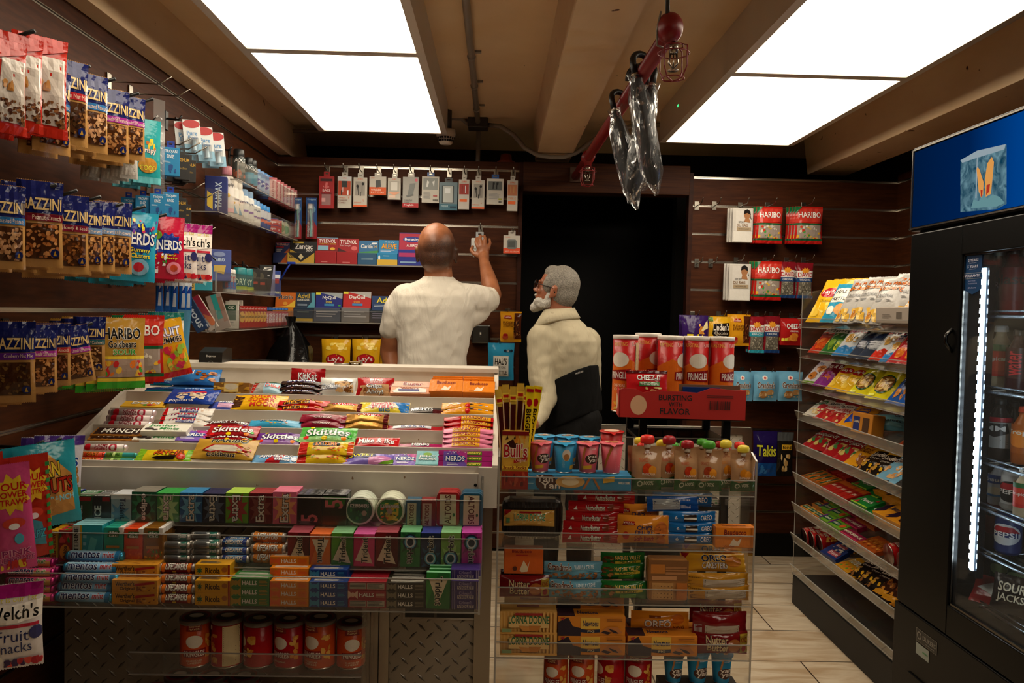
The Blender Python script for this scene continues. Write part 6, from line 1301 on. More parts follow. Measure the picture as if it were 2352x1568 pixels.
K('blue_card', 'box', .05, .13, .03, '1c3c8c', 'm', "r .2 .7 .9 .85 d8d8e0;r .3 .5 .8 .68 b02c2c;T .22 .1 .8 .2 c8d0e0 Gillette", 'blue razor carton', 'razor box')
K('razor', 'card', .03, .11, .01, '1c3c9c', 's', "r 0 0 1 1 1c3c9c", 'blue disposable razor', 'razor')
K('slant_box_blue', 'box', .05, .14, .02, '16345c', 'm', "n 0 0 1 1 c8d0d8/3c5c8c 12 .05;V .3 .1 .7 .8 c8d4e0 snow", 'dark blue slim box leaning', 'test box')
K('slant_box_pink', 'box', .05, .15, .025, 'c8bcb4', 'm', "p b82c4c .4 .4 .4 1 1 1 1 .2;p e07c4c .6 .1 .5 .5 1 .3 1 .1;V .05 .02 .3 .2 141210 Pant", 'white and hot pink slim box leaning', 'test box')
K('slant_box_teal', 'box', .06, .15, .025, 'b0a098', 'm', "r .35 .3 .7 1 2cacac;r .7 .2 1 .9 a87c6c", 'beige and teal slim box leaning', 'test box')
K('green_box', 'box', .055, .12, .03, 'd0ccc0', 'm', "r 0 .3 .8 .85 1c4c34;l .1 .1 .8 .25 888 3;T .2 .7 .7 .82 d8e0d0 CBD", 'white and green slim carton', 'test box')
K('pain_packet', 'box', .026, .105, .012, 'b02418', 'g', "e .5 .5 .5 .25 e8b03a;T .1 .45 .9 .6 241210 Tincture;r 0 .8 1 1 c8342c;T .1 .85 .9 .93 f0d8d0 SinoS", 'narrow red and orange packet', 'medicine packet')
K('trojan', 'box', .065, .105, .03, '1c84b8', 'm', "T .2 .78 .85 .92 e8f0f4 TROJAN;T .3 .62 .7 .74 e8f0f4 ENZ;n .4 .1 .8 .4 1c4c8c 6 .1;l .1 .45 .5 .52 bde 2", 'blue condom carton', 'condom box', tab='1c3c9c', sidespec="l .3 .4 .7 .95 8cd 3;r .2 .1 .7 .2 8ab")
K('magnum', 'box', .06, .105, .03, '16120f', 'm', "T .05 .7 .95 .84 c89a2c MAGNUM;t .2 .4 .8 .48 b8943c BareSkin", 'black and gold condom carton', 'condom box', tab='16120f')
K('pure_eyes', 'card', .075, .15, .025, 'd8dcdc', 's', "e .5 .88 .5 .12 b01c20;T .2 .55 .8 .68 4c8cc0 Pure;T .25 .42 .8 .54 4c8cc0 Eyes;r .0 .0 1 .3 8cb8d0", 'white and red eye drop blister card', 'blister card', bub=(.2, .05, .75, .5), goods=[('b8d4e4', [(.5, .1), (.5, .42)], .009, 'bottle')])
K('marker', 'bottle', .014, .085, .014, '1c1c1c', 's', '', 'thin nail pen', 'pen', prof=[(1, 0), (1, .6), (.9, .65), (.9, .66)], cap=('e8e4e0', .66, 1, 1.2))
K('blue_strip', 'pouch', .05, .25, .012, '1c5cb0', 'w', "p c8d4e0 .3 .2 .5 .8 .8 .8 .8 .2;r 0 .8 1 .9 e0e8f0;p 1c3c9c .3 .6 .8 .8 .8 .6", 'long blue and white packet', 'razor pack', wr=.4)
K('pale_bag', 'pouch', .06, .25, .01, '5c9cc0', 'w', "l .2 .2 .5 .8 8cc 1", 'pale blue hanging packet', 'packet', wr=.4)
K('header_red', 'box', .03, .11, .012, 'd8d4cc', 'm', "r 0 .8 1 1 a81c20;T .2 .4 .8 .6 4c8cc0 Eyes", 'small eye drop box', 'medicine packet')
# right display
def bag(n, base, spec, desc, w=.13, h=.19, d=.045, cat='chip bag'):
    K(n, 'pouch', w, h, d, base, 'w', spec, desc, cat)
bag('lays_big', 'd8a81c', "e .5 .62 .32 .12 a81820;T .26 .56 .74 .68 f4ece0 Lay's;n .1 .1 .9 .4 e8c85c/e0b840 7 .16;t .3 .4 .7 .45 8a6a14 Classic", 'yellow classic chip bag')
bag('hals_sky', '2c8cac', "r .15 .45 .85 .85 dcd8cc;T .2 .68 .8 .8 201c18 HAL'S;T .2 .5 .8 .58 201c18 KETTLE;e .3 .25 .15 .1 e8e0d0;e .65 .28 .2 .13 d89c5c", 'sky blue kettle chip bag')
bag('whole_shabang', 'a8a49e', "T .12 .8 .85 .9 c8601c/241410 The_Whole;T .05 .64 .95 .78 d8701c/241410 Shabang!;t .15 .5 .7 .57 4c4c4c ORIGINAL;l .2 .4 .7 .46 777 2;n .05 .02 .95 .25 d8a83a/b8762c/e8c060 16 .12", 'silver chip bag with orange lettering')
bag('hals_red', 'b0301c', "r .1 .6 .9 .95 c8c4b8;T .15 .78 .85 .92 201c18 HAL'S;T .12 .64 .88 .73 201c18 KETTLE;r .1 .5 .9 .55 7c1c1c;n .1 .1 .9 .4 c8501c/d8702c 9 .14", 'red kettle chip bag')
bag('hals_green', '2c5c2c', "r .1 .6 .9 .95 c8c4b8;T .15 .78 .85 .92 201c18 HAL'S;T .12 .64 .88 .73 201c18 KETTLE;n .1 .1 .9 .4 b8b83a/6c8c2c 9 .14", 'green kettle chip bag')
bag('ruffles', 'c4c8cc', "r 0 .7 1 1 1c3c6c;T .1 .66 .9 .82 b0243c/f0e0e0 RUFFLES;n .2 .35 .7 .6 d8a84c/c8903c 6 .14;p 2c74b0 0 0 1 0 1 .2 .8 .26 .6 .2 .4 .26 .2 .2 0 .26", 'blue and white ridged chip bag')
bag('ruffles_red', 'c4c8cc', "r 0 .7 1 1 1c3c6c;T .1 .66 .9 .82 b0243c/f0e0e0 RUFFLES;n .2 .35 .7 .6 d8a84c/c8903c 6 .14;p b82c1c 0 0 1 0 1 .2 .8 .26 .6 .2 .4 .26 .2 .2 0 .26", 'red footed ridged chip bag')
bag('dark_bag', '2c3444', "l .2 .3 .8 .5 889 3;r .1 .6 .9 .8 14203c", 'dark blue glossy snack bag')
bag('doritos_red', 'a81c24', "p 1c1414 .3 .5 .5 .35 .7 .75 .4 .78;T .05 .58 .95 .72 f0ece4/1c1414 Doritos;n .2 .1 .7 .32 c8581c/d87c2c 8 .14;t .35 .42 .65 .48 e8d8c8 NACHO", 'red tortilla chip bag')
bag('doritos_blue', '1c4c94', "p 141c2c .3 .5 .5 .35 .7 .75 .4 .78;T .05 .58 .95 .72 f0ece4/141c2c Doritos;n .2 .05 .75 .35 b8702c/c8843c 8 .14;t .35 .42 .65 .48 d8d8e8 COOL", 'blue tortilla chip bag')
bag('funyuns', 'd0c41c', "T .15 .72 .85 .88 2c6c2c/e8e86c FUNYUNS;e .45 .35 .33 .24 1c4c24;e .45 .35 .30 .21 7c4c1c;n .2 .18 .7 .52 e8c878/d0a850/c09040 18 .1;r .1 .05 .3 .1 e8e86c", 'lime yellow onion ring bag')
bag('ahoy_white', 'c8c4cc', "r 0 .9 1 1 4a2c7c;T .1 .62 .5 .78 1c3c8c/fff Ahoy;e .6 .5 .2 .13 b8702c;e .4 .25 .2 .12 b8702c;n .3 .2 .75 .58 4a2410 10 .03;r 0 0 1 .08 5c7c2c", 'white and purple mini cookie bag', cat='cookie bag')
bag('bits_bites', '7c1428', "T .1 .6 .9 .74 f0e0e0 Bits_&_Bs;n .15 .1 .8 .45 b8602c/d89048/8c3c8c 14 .12;r 0 .0 1 .25 7c2c7c", 'maroon snack mix bag', cat='snack bag')
def flat(n, base, spec, desc, w=.115, h=.14, d=.035, cat='cookie bag'):
    K(n, 'pouch', w, h, d, base, 'w', spec, desc, cat)
flat('straw_red', 'b02428', "r 0 .35 1 .75 d8ccc0;T .1 .56 .9 .72 201c18/eee Baker's;T .1 .38 .9 .5 b02428 STRAWBERRY;n .15 .02 .85 .32 e0c48c/b03c2c 12 .1", 'red and white strawberry wafer bag')
flat('santa_green', 'd0ccc0', "e .3 .7 .25 .16 1c7c44;T .1 .62 .5 .76 f0f0e8/147 Susan;e .6 .4 .25 .2 b02c34;n .2 .1 .8 .35 d8b878/e8d8b0 10 .1", 'white bag with green and red marks')
flat('chips_yb', 'd8921c', "p 1c3c9c .3 .1 .9 .3 .8 .7 .3 .6;n .3 .2 .8 .6 b8702c/1c3c9c 9 .08;T .3 .7 .8 .85 1c3c9c CHIPS", 'orange yellow bag with blue panel')
flat('cheez_flat', 'a01c20', "T .1 .6 .9 .78 f0ece4/500 CHEEZ-IT;n .15 .15 .8 .5 e0c878/c8b060/3c7c3c 10 .12", 'red cheese cracker bag lying', cat='snack bag')
flat('fudge_flat', 'd0901a', "p a01c18 .2 .78 .25 .92 .6 .92 .65 .76;T .2 .58 .7 .68 5a2410 FUDGE;T .2 .46 .72 .55 5a2410 STRIPES;n .4 .05 .95 .4 5c2c14/8c5428 14 .1", 'golden fudge cookie bag lying')
flat('linden_flat', '1c1612', "T .1 .55 .9 .75 f0e8d8/421 Linden's;t .2 .4 .8 .48 e8dcc8 Chippers;n .0 .0 1 .34 8c5c2c/b08040/d8a41c 26 .07;r 0 .8 1 1 c8961c", 'black and yellow chipper cookie bag')
flat('grandma_flat', '6ca0bc', "T .1 .55 .9 .75 4a241c/e8e0d0 Grandma's;n .1 .05 .9 .45 c08850/d8a870 8 .12;r .1 .8 .9 .9 8cbcd0", 'pale blue round biscuit bag')
flat('grey_roll', '4c4844', ";".join("r 0 %.2f 1 %.2f 5c5854" % (i/14, i/14+.02) for i in range(1, 14)), 'clear wrapped roll of dark cookies')
K('goya_pack', 'bar', .13, .05, .045, '9c3c14', 'f', "r .25 .3 .5 .7 16285c;T .28 .38 .48 .62 e8e8e8 GOYA;n .55 .1 .9 .8 d89048/c07c38 8 .1;b .05 .3 .2 .7 eee 8", 'copper foil biscuit pack', 'cookie pack')
K('lance_roll', 'bar', .15, .055, .045, '6ca8bc', 'w', "n 0 .1 .25 .9 d8a888/fff/b84c3c 22 .05;T .5 .6 .9 .85 141c2c Lorenzo;r .3 .2 .9 .4 8cc4d0", 'pale blue long cookie pack', 'cookie pack')
K('blue_box_or', 'box', .12, .075, .05, 'c07a1c', 'm', "r .1 .1 .4 .8 1c2c6c;r .55 .1 .85 .8 4a2c14;T .12 .5 .38 .6 e8d8b0 CHIPS", 'torn open orange carton', 'display box')
def cand(n, base, spec, desc, w=.11, h=.07, d=.03):
    K(n, 'box', w, h, d, base, 'g', spec, desc, 'candy pack', obj='candy_pack')
cand('cracker6', 'c8701c', "r .3 .1 .7 .9 1c4c34;T .34 .4 .66 .6 d8d8b0 Ritz;r 0 0 1 .08 8c4c14", 'orange and green cracker pack', w=.05, h=.12, d=.025)
cand('red_six', 'a82018', "r .0 .7 1 1 c8601c;T .2 .3 .8 .55 e8c8b0 peanut", 'red and orange cracker pack', w=.05, h=.12, d=.025)
cand('green_punch', '1c7c34', "T .2 .4 .8 .65 e8e8d8/241 Punch;r 0 .0 1 .08 9cc83a;p b02c34 .1 .1 .2 .4 .3 .1;p b02c34 .75 .7 .85 .95 .9 .7", 'bright green punch straw tray', w=.13, h=.08, d=.012)
cand('newton_flat', 'd08a1c', "p 241428 0 0 0 .6 .2 .9 .3 .3;T .35 .5 .7 .75 14204c Newtons;p b8702c .6 .1 .75 .45 .9 .35 .8 .05;p 2a1420 .65 .12 .75 .35 .82 .2", 'yellow fig bar pack lying', w=.13, h=.1, d=.035)
cand('lime_pack', '6ca82c', "r .1 .25 .6 .75 1c5c3c;T .14 .4 .56 .6 e8e8d0 KEEBLER;e .8 .5 .14 .3 c8582c;r 0 0 .1 1 5c2c7c", 'lime green cracker pack', w=.12, h=.05, d=.025)
cand('crack_green', 'c87c2c', "r .1 .2 .7 .8 1c5c3c;T .14 .4 .66 .6 e8e8d0 AUSTIN;r .75 0 1 1 e0b050", 'orange cracker pack with green label', w=.12, h=.045, d=.025)
cand('magenta_pack', '8c1c40', "T .1 .4 .9 .7 e8d8c0/210 MIKE;r 0 0 1 .12 c8385c", 'dark magenta candy pack', w=.11, h=.05, d=.02)
cand('nut_row', 'a84c18', "n .05 .1 .95 .9 c87c2c/7c3410/e0a040 22 .08", 'copper nut bar pack', w=.05, h=.11, d=.02)
cand('dots_small', 'd0941c', "T .15 .5 .85 .8 f0e8d8/241 DOTS;n .1 .1 .9 .4 c82c2c/3c9c3c/e8702c 9 .08", 'yellow gumdrop box lying', w=.08, h=.12, d=.02)
cand('rice_blue', '1c3474', "r .3 .2 .9 .6 b0505c;T .35 .3 .85 .5 f0e0e0 Rice;n .2 .6 .9 .9 c8b8a0/e0d0b8 10 .08", 'dark blue rice treat pack', w=.13, h=.07, d=.02)
flat('choc_dark', '3a1c10', "n .1 .1 .9 .8 7c4420/2a140c/c08030 16 .1;r 0 0 1 .15 c88a1c", 'dark brown and yellow cookie bag')
flat('yellow_twist', 'c8861c', "n .1 .3 .7 .8 4a2010/7c3c1c 12 .1;T .2 .1 .8 .25 3a1810 TWIST", 'yellow twisted snack bag')
K('side_can', 'can', .077, .115, .077, 'b3191a', 'g', canspec('b3191a', False, .5), 'red crisps can lying on its side', 'snack can', lidspec="e .5 .5 .5 .5 b8a8a0;e .5 .5 .3 .3 8c8480", lidc='b88a84')
K('pale_tray', 'box', .2, .055, .14, '9c9084', 'm', "r .6 .3 .75 .7 5c5248;l .2 .3 .45 .6 7c7268 3", 'open white carton tray of red snack bags', 'display box')
K('rings_bag', 'pouch', .12, .15, .04, 'c8502c', 'w', "p d8ccc0 .0 .1 .2 .7 .9 .6 1 .1;n .1 .1 .9 .6 e0a048/c8802c 20 .1;T .4 .7 .9 .9 b01c24/fff RINGS", 'red and cream onion ring bag in carton', 'chip bag')
# fridge drinks
CANP = [(.72, 0), (.9, .03), (1, .08), (1, .88), (.82, .96), (.84, .985), (.78, .985), (.76, .97), (0, .97)]
def drink(n, w, h, base, spec, desc, prof, cap=None, fin='g', lab=(.2, .7), c2=None, cat='drink bottle', **kw):
    K(n, 'bottle', w, h, w, base, fin, spec, desc, cat, prof=prof, lab=lab, c2=c2 or base, **({'cap': cap} if cap else {}), **kw)
BTL = [(.85, 0), (1, .03), (1, .55), (.96, .62), (.7, .74), (.42, .84), (.38, .92)]
drink('pepsi_can', .066, .122, '16306c', "e .5 .5 .42 .3 d8dce0;p b01c28 .1 .55 .3 .72 .7 .72 .9 .55;r .16 .42 .84 .56 16306c;T .2 .42 .8 .57 f4f4f4 PEPSI", 'dark blue cola can with round emblem', CANP, lab=(.08, .88), cat='drink can')
drink('pepsi_zero', .066, .122, 'b8bcc0', "e .5 .5 .42 .32 141414;p b01c28 .1 .55 .3 .75 .7 .75 .9 .55;T .15 .42 .85 .56 f4f4f4 PEPSI;r 0 0 1 .12 888", 'silver cola can with round emblem', CANP, lab=(.08, .88), cat='drink can')
drink('ensure', .06, .15, 'd0d4dc', "r 0 .6 1 1 2c54a0;T .1 .7 .9 .88 f0f0f4 Ensure;e .5 .25 .3 .2 e8e0c8;r 0 0 1 .1 2c7cc0", 'white and blue nutrition shake bottle', BTL, cap=('2c54a0', .9, 1, .6))
drink('muscle', .075, .19, '2a2422', "r 0 .85 1 1 b01c2c;r 0 .0 1 .84 a8a8a4;p 2c2c2c .15 .5 .2 .8 .8 .8 .85 .5 .5 .35;T .25 .55 .75 .72 f0f0ec MM;l .2 .1 .8 .3 444 3", 'grey protein shake bottle with bold emblem', BTL, cap=('1c1c1c', .9, 1, .48))
drink('juice', .075, .2, 'b8a484', "r 0 0 1 1 c82c24;e .5 .5 .4 .35 d8402c;T .15 .45 .85 .62 f0ece0 Tropicana;p 2c6c3c 0 .8 1 .8 1 1 0 1", 'clear juice bottle with red fruit label', BTL, cap=('d8d8d4', .9, 1, .55))
drink('water_red', .07, .2, '3c1418', "V .3 .1 .7 .9 c82c34 water", 'dark bottle with red vertical lettering', BTL, cap=('1c1414', .9, 1, .5))
drink('orange_drink', .07, .19, 'b05c1c', "e .5 .5 .4 .3 e8882c;T .1 .6 .9 .8 f0ece0 Tropic", 'orange juice bottle', BTL, cap=('c8401c', .9, 1, .5))
drink('brown_bottle', .065, .19, '3a2a14', "r .1 .2 .9 .8 6c4c1c", 'dark amber bottle', BTL, cap=('2a1c10', .9, 1, .5))
drink('red_tall', .085, .24, '7c1414', "T .1 .5 .9 .8 241010 blast", 'large dark red bottle', BTL, cap=('141414', .9, 1, .45))
drink('clear_tall', .085, .25, '2c3c38', "T .1 .4 .9 .6 889 ACORIDE", 'large dark clear bottle', BTL, cap=('8c9c8c', .9, 1, .45))
drink('green_bottle', .075, .2, '1c2c20', "r 0 .2 1 .8 2c4c2c;e .5 .5 .3 .2 8ca06c", 'dark green bottle on the lowest shelf', BTL, cap=('1c1c1c', .9, 1, .5))
K('sour_jacks', 'pouch', .12, .12, .03, '241c18', 'w', "T .15 .55 .85 .8 e8e0c8/111 SOUR;T .15 .25 .85 .5 e8e0c8/111 JACKS", 'dark sour candy bag inside the fridge', 'candy bag')
K('red_white_bag', 'pouch', .14, .1, .03, '8c1c1c', 'w', "p c8c8c4 .1 .5 .5 .8 .9 .5 .5 .3", 'crumpled red and white bag inside the fridge', 'snack bag')
# bake every word once
_ks = set()
for k_ in KD.values():
    if not isinstance(k_, dict) or 'spec' not in k_: continue
    for f_ in ('spec', 'topspec', 'topspec2', 'lidspec', 'sidespec', 'backspec'):
        if k_.get(f_): _ks.update(spec_keys(k_[f_]))
bake_texts(sorted(_ks))
# ------------------------------------------------------------------ laying the goods out
def proj(p):
    q = CR.transposed() @ (Vector(p)-CAM)
    return 1176+FPX*q.x/-q.z, 784-FPX*q.y/-q.z
def XAT(px, Y, z):
    X = (px-1140)*Y/FPX
    for _ in range(4):
        a = proj((X, Y, z))[0]; X += (px-a)*Y/FPX
    return X
def YAT(px, X, z):
    Y = X*FPX/(px-1140)
    for _ in range(8):
        a = proj((X, Y, z))[0]; b = proj((X, Y+.01, z))[0]; Y += max(-.4, min(.4, (px-a)/((b-a)/.01)))
    return Y
def P(kind, x0, x1, Y, z, place, rx=0, rz=0, n=1, dy=0, dz=0, dx=0, jit=0, **kw):
    """n packages between two columns of the photograph at depth Y, standing at height z"""
    a, b = XAT(x0, Y, z), XAT(x1, Y, z); k = KD[kind]; s = (b-a)/k['w']
    if k['form'] == 'cup': s *= .93
    lift = k['d']*s*.5*abs(math.sin(R(rx))) if rx else 0
    r_ = random.Random(int(x0*7+Y*31)); o = None
    for i in range(n):
        o = put(kind, ((a+b)/2+dx*i+(r_.uniform(-jit, jit) if i else 0), Y+dy*i, z+lift+dz*i), R(rz+(r_.uniform(-1, 1)*jit*300)), place, R(rx), 0, s, **kw)
    return o
# --- trays of the candy counter
def TRY(row, kind, x0, x1, n=1, rx=-56, dy=.013, dz=.012, rz=0, up=0, back=0, place=None, **kw):
    y, z = TR[row-1]
    pl = place or 'in the %s candy tray' % ('front', 'second', 'third', 'fourth', 'back')[row-1]
    k = KD[kind]; rx = max(rx-11, -74) if rx < -30 else rx
    return P(kind, x0, x1, y+.0045+k['d']*.5*abs(math.cos(R(rx)))*1.0+back, z-.0115+up, pl, rx=rx, n=n, dy=dy, dz=dz, rz=rz, **kw)
for a in ((5, 'today_bag', 330, 400), (5, 'today_bag', 345, 395, 1, -40, 0, 0, 0, .02, .05), (5, 'gold_choc', 496, 578, 1, -12), (5, 'deli_bag', 575, 645, 1, -48), (5, 'snick_bar', 640, 738, 3, -70, .01, .014),
          (5, 'cookie_white', 733, 816, 1, -30, 0, 0, 3), (5, 'cookie_red', 816, 902, 1, -28, 0, 0, -3), (5, 'sugar_wafer', 896, 988, 1, -40), (5, 'sugar_wafer', 904, 984, 1, -14, 0, 0, 0, .002, .06),
          (5, 'bauducco', 985, 1062, 1, -42), (5, 'bauducco', 1062, 1136, 1, -42), (5, 'bauducco', 992, 1062, 2, -6, .045, .003, 0, .010, .075), (5, 'bauducco', 1064, 1134, 2, -6, .045, .003, 0, .010, .075),
          (4, 'dots_box', 276, 376, 1, -66), (4, 'tarts_blue', 374, 488, 1, -52, 0, 0, -3, .012), (4, 'tarts_lilac', 476, 548, 1, -56), (4, 'sugar_yellow', 530, 650, 2, -52, .02, .008, 3), (4, 'pieces', 636, 752, 2, -60, .012, .014, 3),
          (4, 'twix', 738, 828, 1, -45), (4, 'fish_bag', 824, 938, 1, -48), (4, 'dark_bar', 936, 1018, 1, -50), (4, 'orange_bag', 1014, 1132, 2, -56, .014, .012),
          (3, 'creme_roll', 240, 348, 3, 0, .014, .015), (3, 'payday', 362, 476, 3, -52, .015, .013), (3, 'peanut_chews', 468, 570, 1, -56), (3, 'joy_blue', 570, 690, 1, -54), (3, 'maroon_bar', 684, 790, 2, -50, .012, .015, -4),
          (3, 'twix', 790, 888, 2, -48, .012, .016), (3, 'thin_bar', 888, 1015, 1, -70), (3, 'starburst_red', 1018, 1132, 3, -62, .013, .012),
          (2, 'munch', 200, 320, 2, -62, .016, .010), (2, 'junior_mints', 303, 420, 1, -60), (2, 'junior_mints', 322, 428, 1, -62, 0, 0, 0, .024, .014), (2, 'nerds_box', 402, 468, 1, -58), (2, 'skittles_red', 466, 584, 2, -52, .014, .014),
          (2, 'skittles_purple', 584, 692, 1, -50), (2, 'skittles_green', 686, 814, 1, -46, 0, 0, 0, .008), (2, 'mike_ike', 808, 914, 1, -52), (2, 'nerds_rope', 915, 1015, 1, -72), (2, 'starburst_pink', 1016, 1131, 4, -62, .0125, .0115),
          (1, 'cry_roll_red', 156, 238, 2, 0, .012, .013), (1, 'cry_roll_green', 234, 310, 2, 0, .012, .013), (1, 'creme_roll', 186, 292, 1, 0, 0, 0, 0, .026, .035), (1, 'sour_patch', 308, 436, 1, -52), (1, 'haribo_gold', 436, 580, 1, -42, 0, 0, -4, .004),
          (1, 'airheads', 574, 684, 1, -54), (1, 'sour_yellow', 682, 806, 2, -50, .012, .020, 4), (1, 'nerds_bag', 788, 902, 1, -54), (1, 'nerds_box', 903, 955, 1, -46), (1, 'jolly_box', 954, 1006, 1, -44),
          (1, 'magenta_gum', 1005, 1131, 3, -30, .013, .0125, 0, 0, .004), (1, 'nerds_box', 1018, 1072, 1, -22, 0, 0, 0, .002, -.0005)):
    TRY(*a)
_kk = P('kitkat', 668, 745, TR[4][0]+.075, TR[4][1]+.022, 'in the back candy tray', rx=-14)
_pb = P('protein_box', 388, 508, TR[4][0]+.05, TR[4][1]-.0115, 'in the back candy tray')
MB().box(-.075, .03, .0, .075, .035, .046, mat('7c8488', 'm')).obj('box_back', _pb)
P('protein_bar', 392, 500, TR[4][0]+.045, TR[4][1]+.010, 'in the open blue box', rx=-40)
# --- gum rack
def GR(t, kind, x0, x1, n=5, pitch=1.12, lean=-3, lift=0, place=None, back=0):
    y, z, l = GT[t]; k = KD[kind]
    s = (XAT(x1, y, z)-XAT(x0, y, z))/k['w']; d = k['d']*s*pitch
    n = max(1, min(n, int((2.078-(y+.006))/d)))
    pl = place or 'on the %s gum tier' % ('top', 'middle', 'bottom')[t]
    P(kind, x0+.6, x1-.6, y+.004+k['d']*s/2+back, z+.0005+lift, pl, n=n, dy=d, dz=0, jit=.0012)
for k, a, b in (('dent_blue', 131, 171), ('dent_green', 171, 214), ('dent_black', 214, 257), ('white_gum', 257, 303), ('eclipse_gum', 304, 361), ('extra_green', 362, 413), ('extra_blue', 414, 466), ('extra_dark', 467, 518),
                ('extra_melon', 519, 572), ('extra_red', 573, 626), ('extra_pink', 627, 683), ('five_black', 684, 740), ('five_green', 741, 797)): GR(0, k, a, b)
for k, a, b in (('ice_disc', 793, 861), ('sour_disc', 862, 930), ('altoid_small_blue', 932, 966), ('altoid_small_red', 967, 1001), ('altoid_red', 1002, 1055), ('altoid_blue', 1056, 1108)): GR(0, k, a, b, 4 if 'disc' in k else 3)
for k, a, b in (('green_chew', 84, 117), ('yellow_gum', 118, 136), ('hubba', 137, 168), ('listerine', 171, 239), ('tictac_mint', 242, 286), ('tictac_orange', 288, 331), ('tictac_mix', 333, 377), ('trid_red', 661, 711), ('trid_orange', 712, 760),
                ('trid_green', 761, 811), ('trid_pink', 812, 861), ('trid_red', 862, 914), ('orbit_green', 919, 965), ('orbit_navy', 966, 1011), ('orbit_lime', 1012, 1058), ('orbit_magenta', 1059, 1105)): GR(1, k, a, b, 6 if k[:3] in ('tri', 'orb') else 4)
def pile(t, kind, x0, x1, rows, place=None, y0=.004, sh=0):
    """rolls or sticks piled: rows = how many lie side by side in each layer going up"""
    y, z, l = GT[t]; k = KD[kind]; s = (XAT(x1, y, z)-XAT(x0, y, z))/k['w']; d = (k['d'] if k['form'] != 'roll' else k['h'])*s; hh = k['h']*s
    pl = place or 'on the %s gum tier' % ('top', 'middle', 'bottom')[t]
    lv = 0
    for q, (cnt, off) in enumerate(rows):
        P(kind, x0+sh*q, x1+sh*q, y+y0+d/2+off*d, z+.0006+lv, pl, n=cnt, dy=d*1.02)
        lv += hh*(.9 if k['form'] == 'roll' else 1.01)
    return
pile(1, 'breath_roll', 374, 438, [(3, 0), (2, .5), (2, .5), (1, 1.5)]); pile(1, 'breath_roll', 440, 506, [(3, 0), (2, .5), (2, .5), (1, 2)])
pile(1, 'ls_blue', 506, 574, [(3, 0), (2, .5), (2, .9)]); pile(1, 'ls_orange', 577, 658, [(3, 0), (3, .2), (1, 1.2)])
pile(2, 'mentos_fruit', 14, 126, [(4, 0), (3, .5), (3, .5), (2, 1), (2, 2)]); pile(2, 'mentos_mint', 130, 262, [(5, 0), (4, .5), (4, .5), (3, 1), (2, 2), (1, 3.4)], sh=6)
pile(2, 'werthers', 262, 366, [(3, 0), (3, 0), (2, 1)]); pile(2, 'ls_red', 366, 451, [(3, 0), (3, .3), (2, .8), (1, 1.6)]); pile(2, 'ricola', 453, 533, [(3, 0), (3, 0), (2, .8)])
pile(2, 'halls_green', 534, 621, [(4, 0), (4, 0), (4, 0)]); pile(2, 'halls_orange', 623, 711, [(4, 0), (4, 0), (4, 0), (2, 1.4), (1, 2.4)]); pile(2, 'halls_blue', 713, 800, [(4, 0), (4, 0), (4, 0), (2, 1.2)])
pile(2, 'halls_back', 801, 888, [(4, 0)]); pile(2, 'halls_black', 889, 977, [(4, 0), (4, 0), (4, 0)])
_s = (XAT(888, 1.866, .66)-XAT(801, 1.866, .66))/.089
P('halls_red', 801, 888, GT[2][0]+.004+.011*_s, GT[2][1]+.0012+.0202*_s, 'on the bottom gum tier', n=4, dy=.0225*_s)
P('halls_back', 801, 888, GT[2][0]+.004+.011*_s, GT[2][1]+.0018+.0405*_s, 'on the bottom gum tier upper layer', n=4, dy=.0225*_s)
pile(2, 'violet', 1036, 1103, [(5, 0), (5, 0), (5, 0), (4, .6)])
P('trid_mint', 979, 1033, GT[2][0]+.009, GT[2][1]+.001, 'on the bottom gum tier', rz=-4, n=1); P('trid_mint', 984, 1034, GT[2][0]+.025, GT[2][1]+.001, 'on the bottom gum tier', n=3, dy=.013, dz=.004)
# --- cans low on the counter
for k, a, b in (('short_can_orange', 415, 484), ('short_can_label', 487, 557), ('short_can_red2', 561, 628), ('short_can_red', 631, 698), ('short_can_orange2', 700, 770), ('short_can_orange', 774, 838)):
    P(k, a, b, 1.985, .4685, 'on the low can shelf')
for i, xx in enumerate((350, 425, 500, 578, 655, 728, 800)): P('short_can_red', xx-34, xx+34, 1.98, .2865, 'on the lowest can shelf')
for i, xx in enumerate((412, 488, 560)): P('short_can_red2', xx-32, xx+32, 2.065, .2865, 'in the rear row of the lowest can shelf')
# --- clear snack stand
z = SF[0]; YS = 2.15
P('bulls_box', 1151, 1211, YS+.035, z+.002, 'at the left end of the stand')
_z = z+.06
for i, (xx, dy, up, rz) in enumerate(((1158, .02, 0, 8), (1168, .035, .01, 2), (1178, .02, .006, -3), (1187, .034, .014, 3), (1196, .022, .006, 0), (1163, .045, .004, 0), (1207, .045, .004, 4), (1172, .05, -.004, 5))):
    X = XAT(xx, YS+dy, z+.1); put('meat_stick', (X, YS+dy+.008, _z+up), R(rz*3), 'standing in the snack stick box', 0, R((xx-1180)*.28), 1.12)
for xx, dy, rr in ((1206, .02, 3), (1214, .042, 8)):
    X = XAT(min(xx, 1208), YS+dy, z+.1); put('meat_stick_yellow', (X, YS+dy+.006, _z+.002), R(-6), 'standing in the snack stick box', 0, R(rr), 1.1 if xx > 1160 else .95)
P('yan_tray', 1168, 1444, YS+.048, z+.001, 'on the top shelf of the stand')
for k, a, b, dy in (('yan_pink', 1213, 1267, .048), ('yan_blue', 1268, 1322, .046), ('yan_pink', 1322, 1376, .048), ('yan_plain', 1376, 1431, .046)): P(k, a, b, YS+dy, z+.0435, 'on the card tray', rz=0)
for k, a, b in (('yan_blue', 1222, 1274), ('yan_blue', 1276, 1328), ('yan_blue', 1328, 1378)): P(k, a, b, YS+.15, z+.045, 'in the rear row of cups')
P('red_cup', 1376, 1431, YS+.14, z+.058, 'in the rear row of cups')
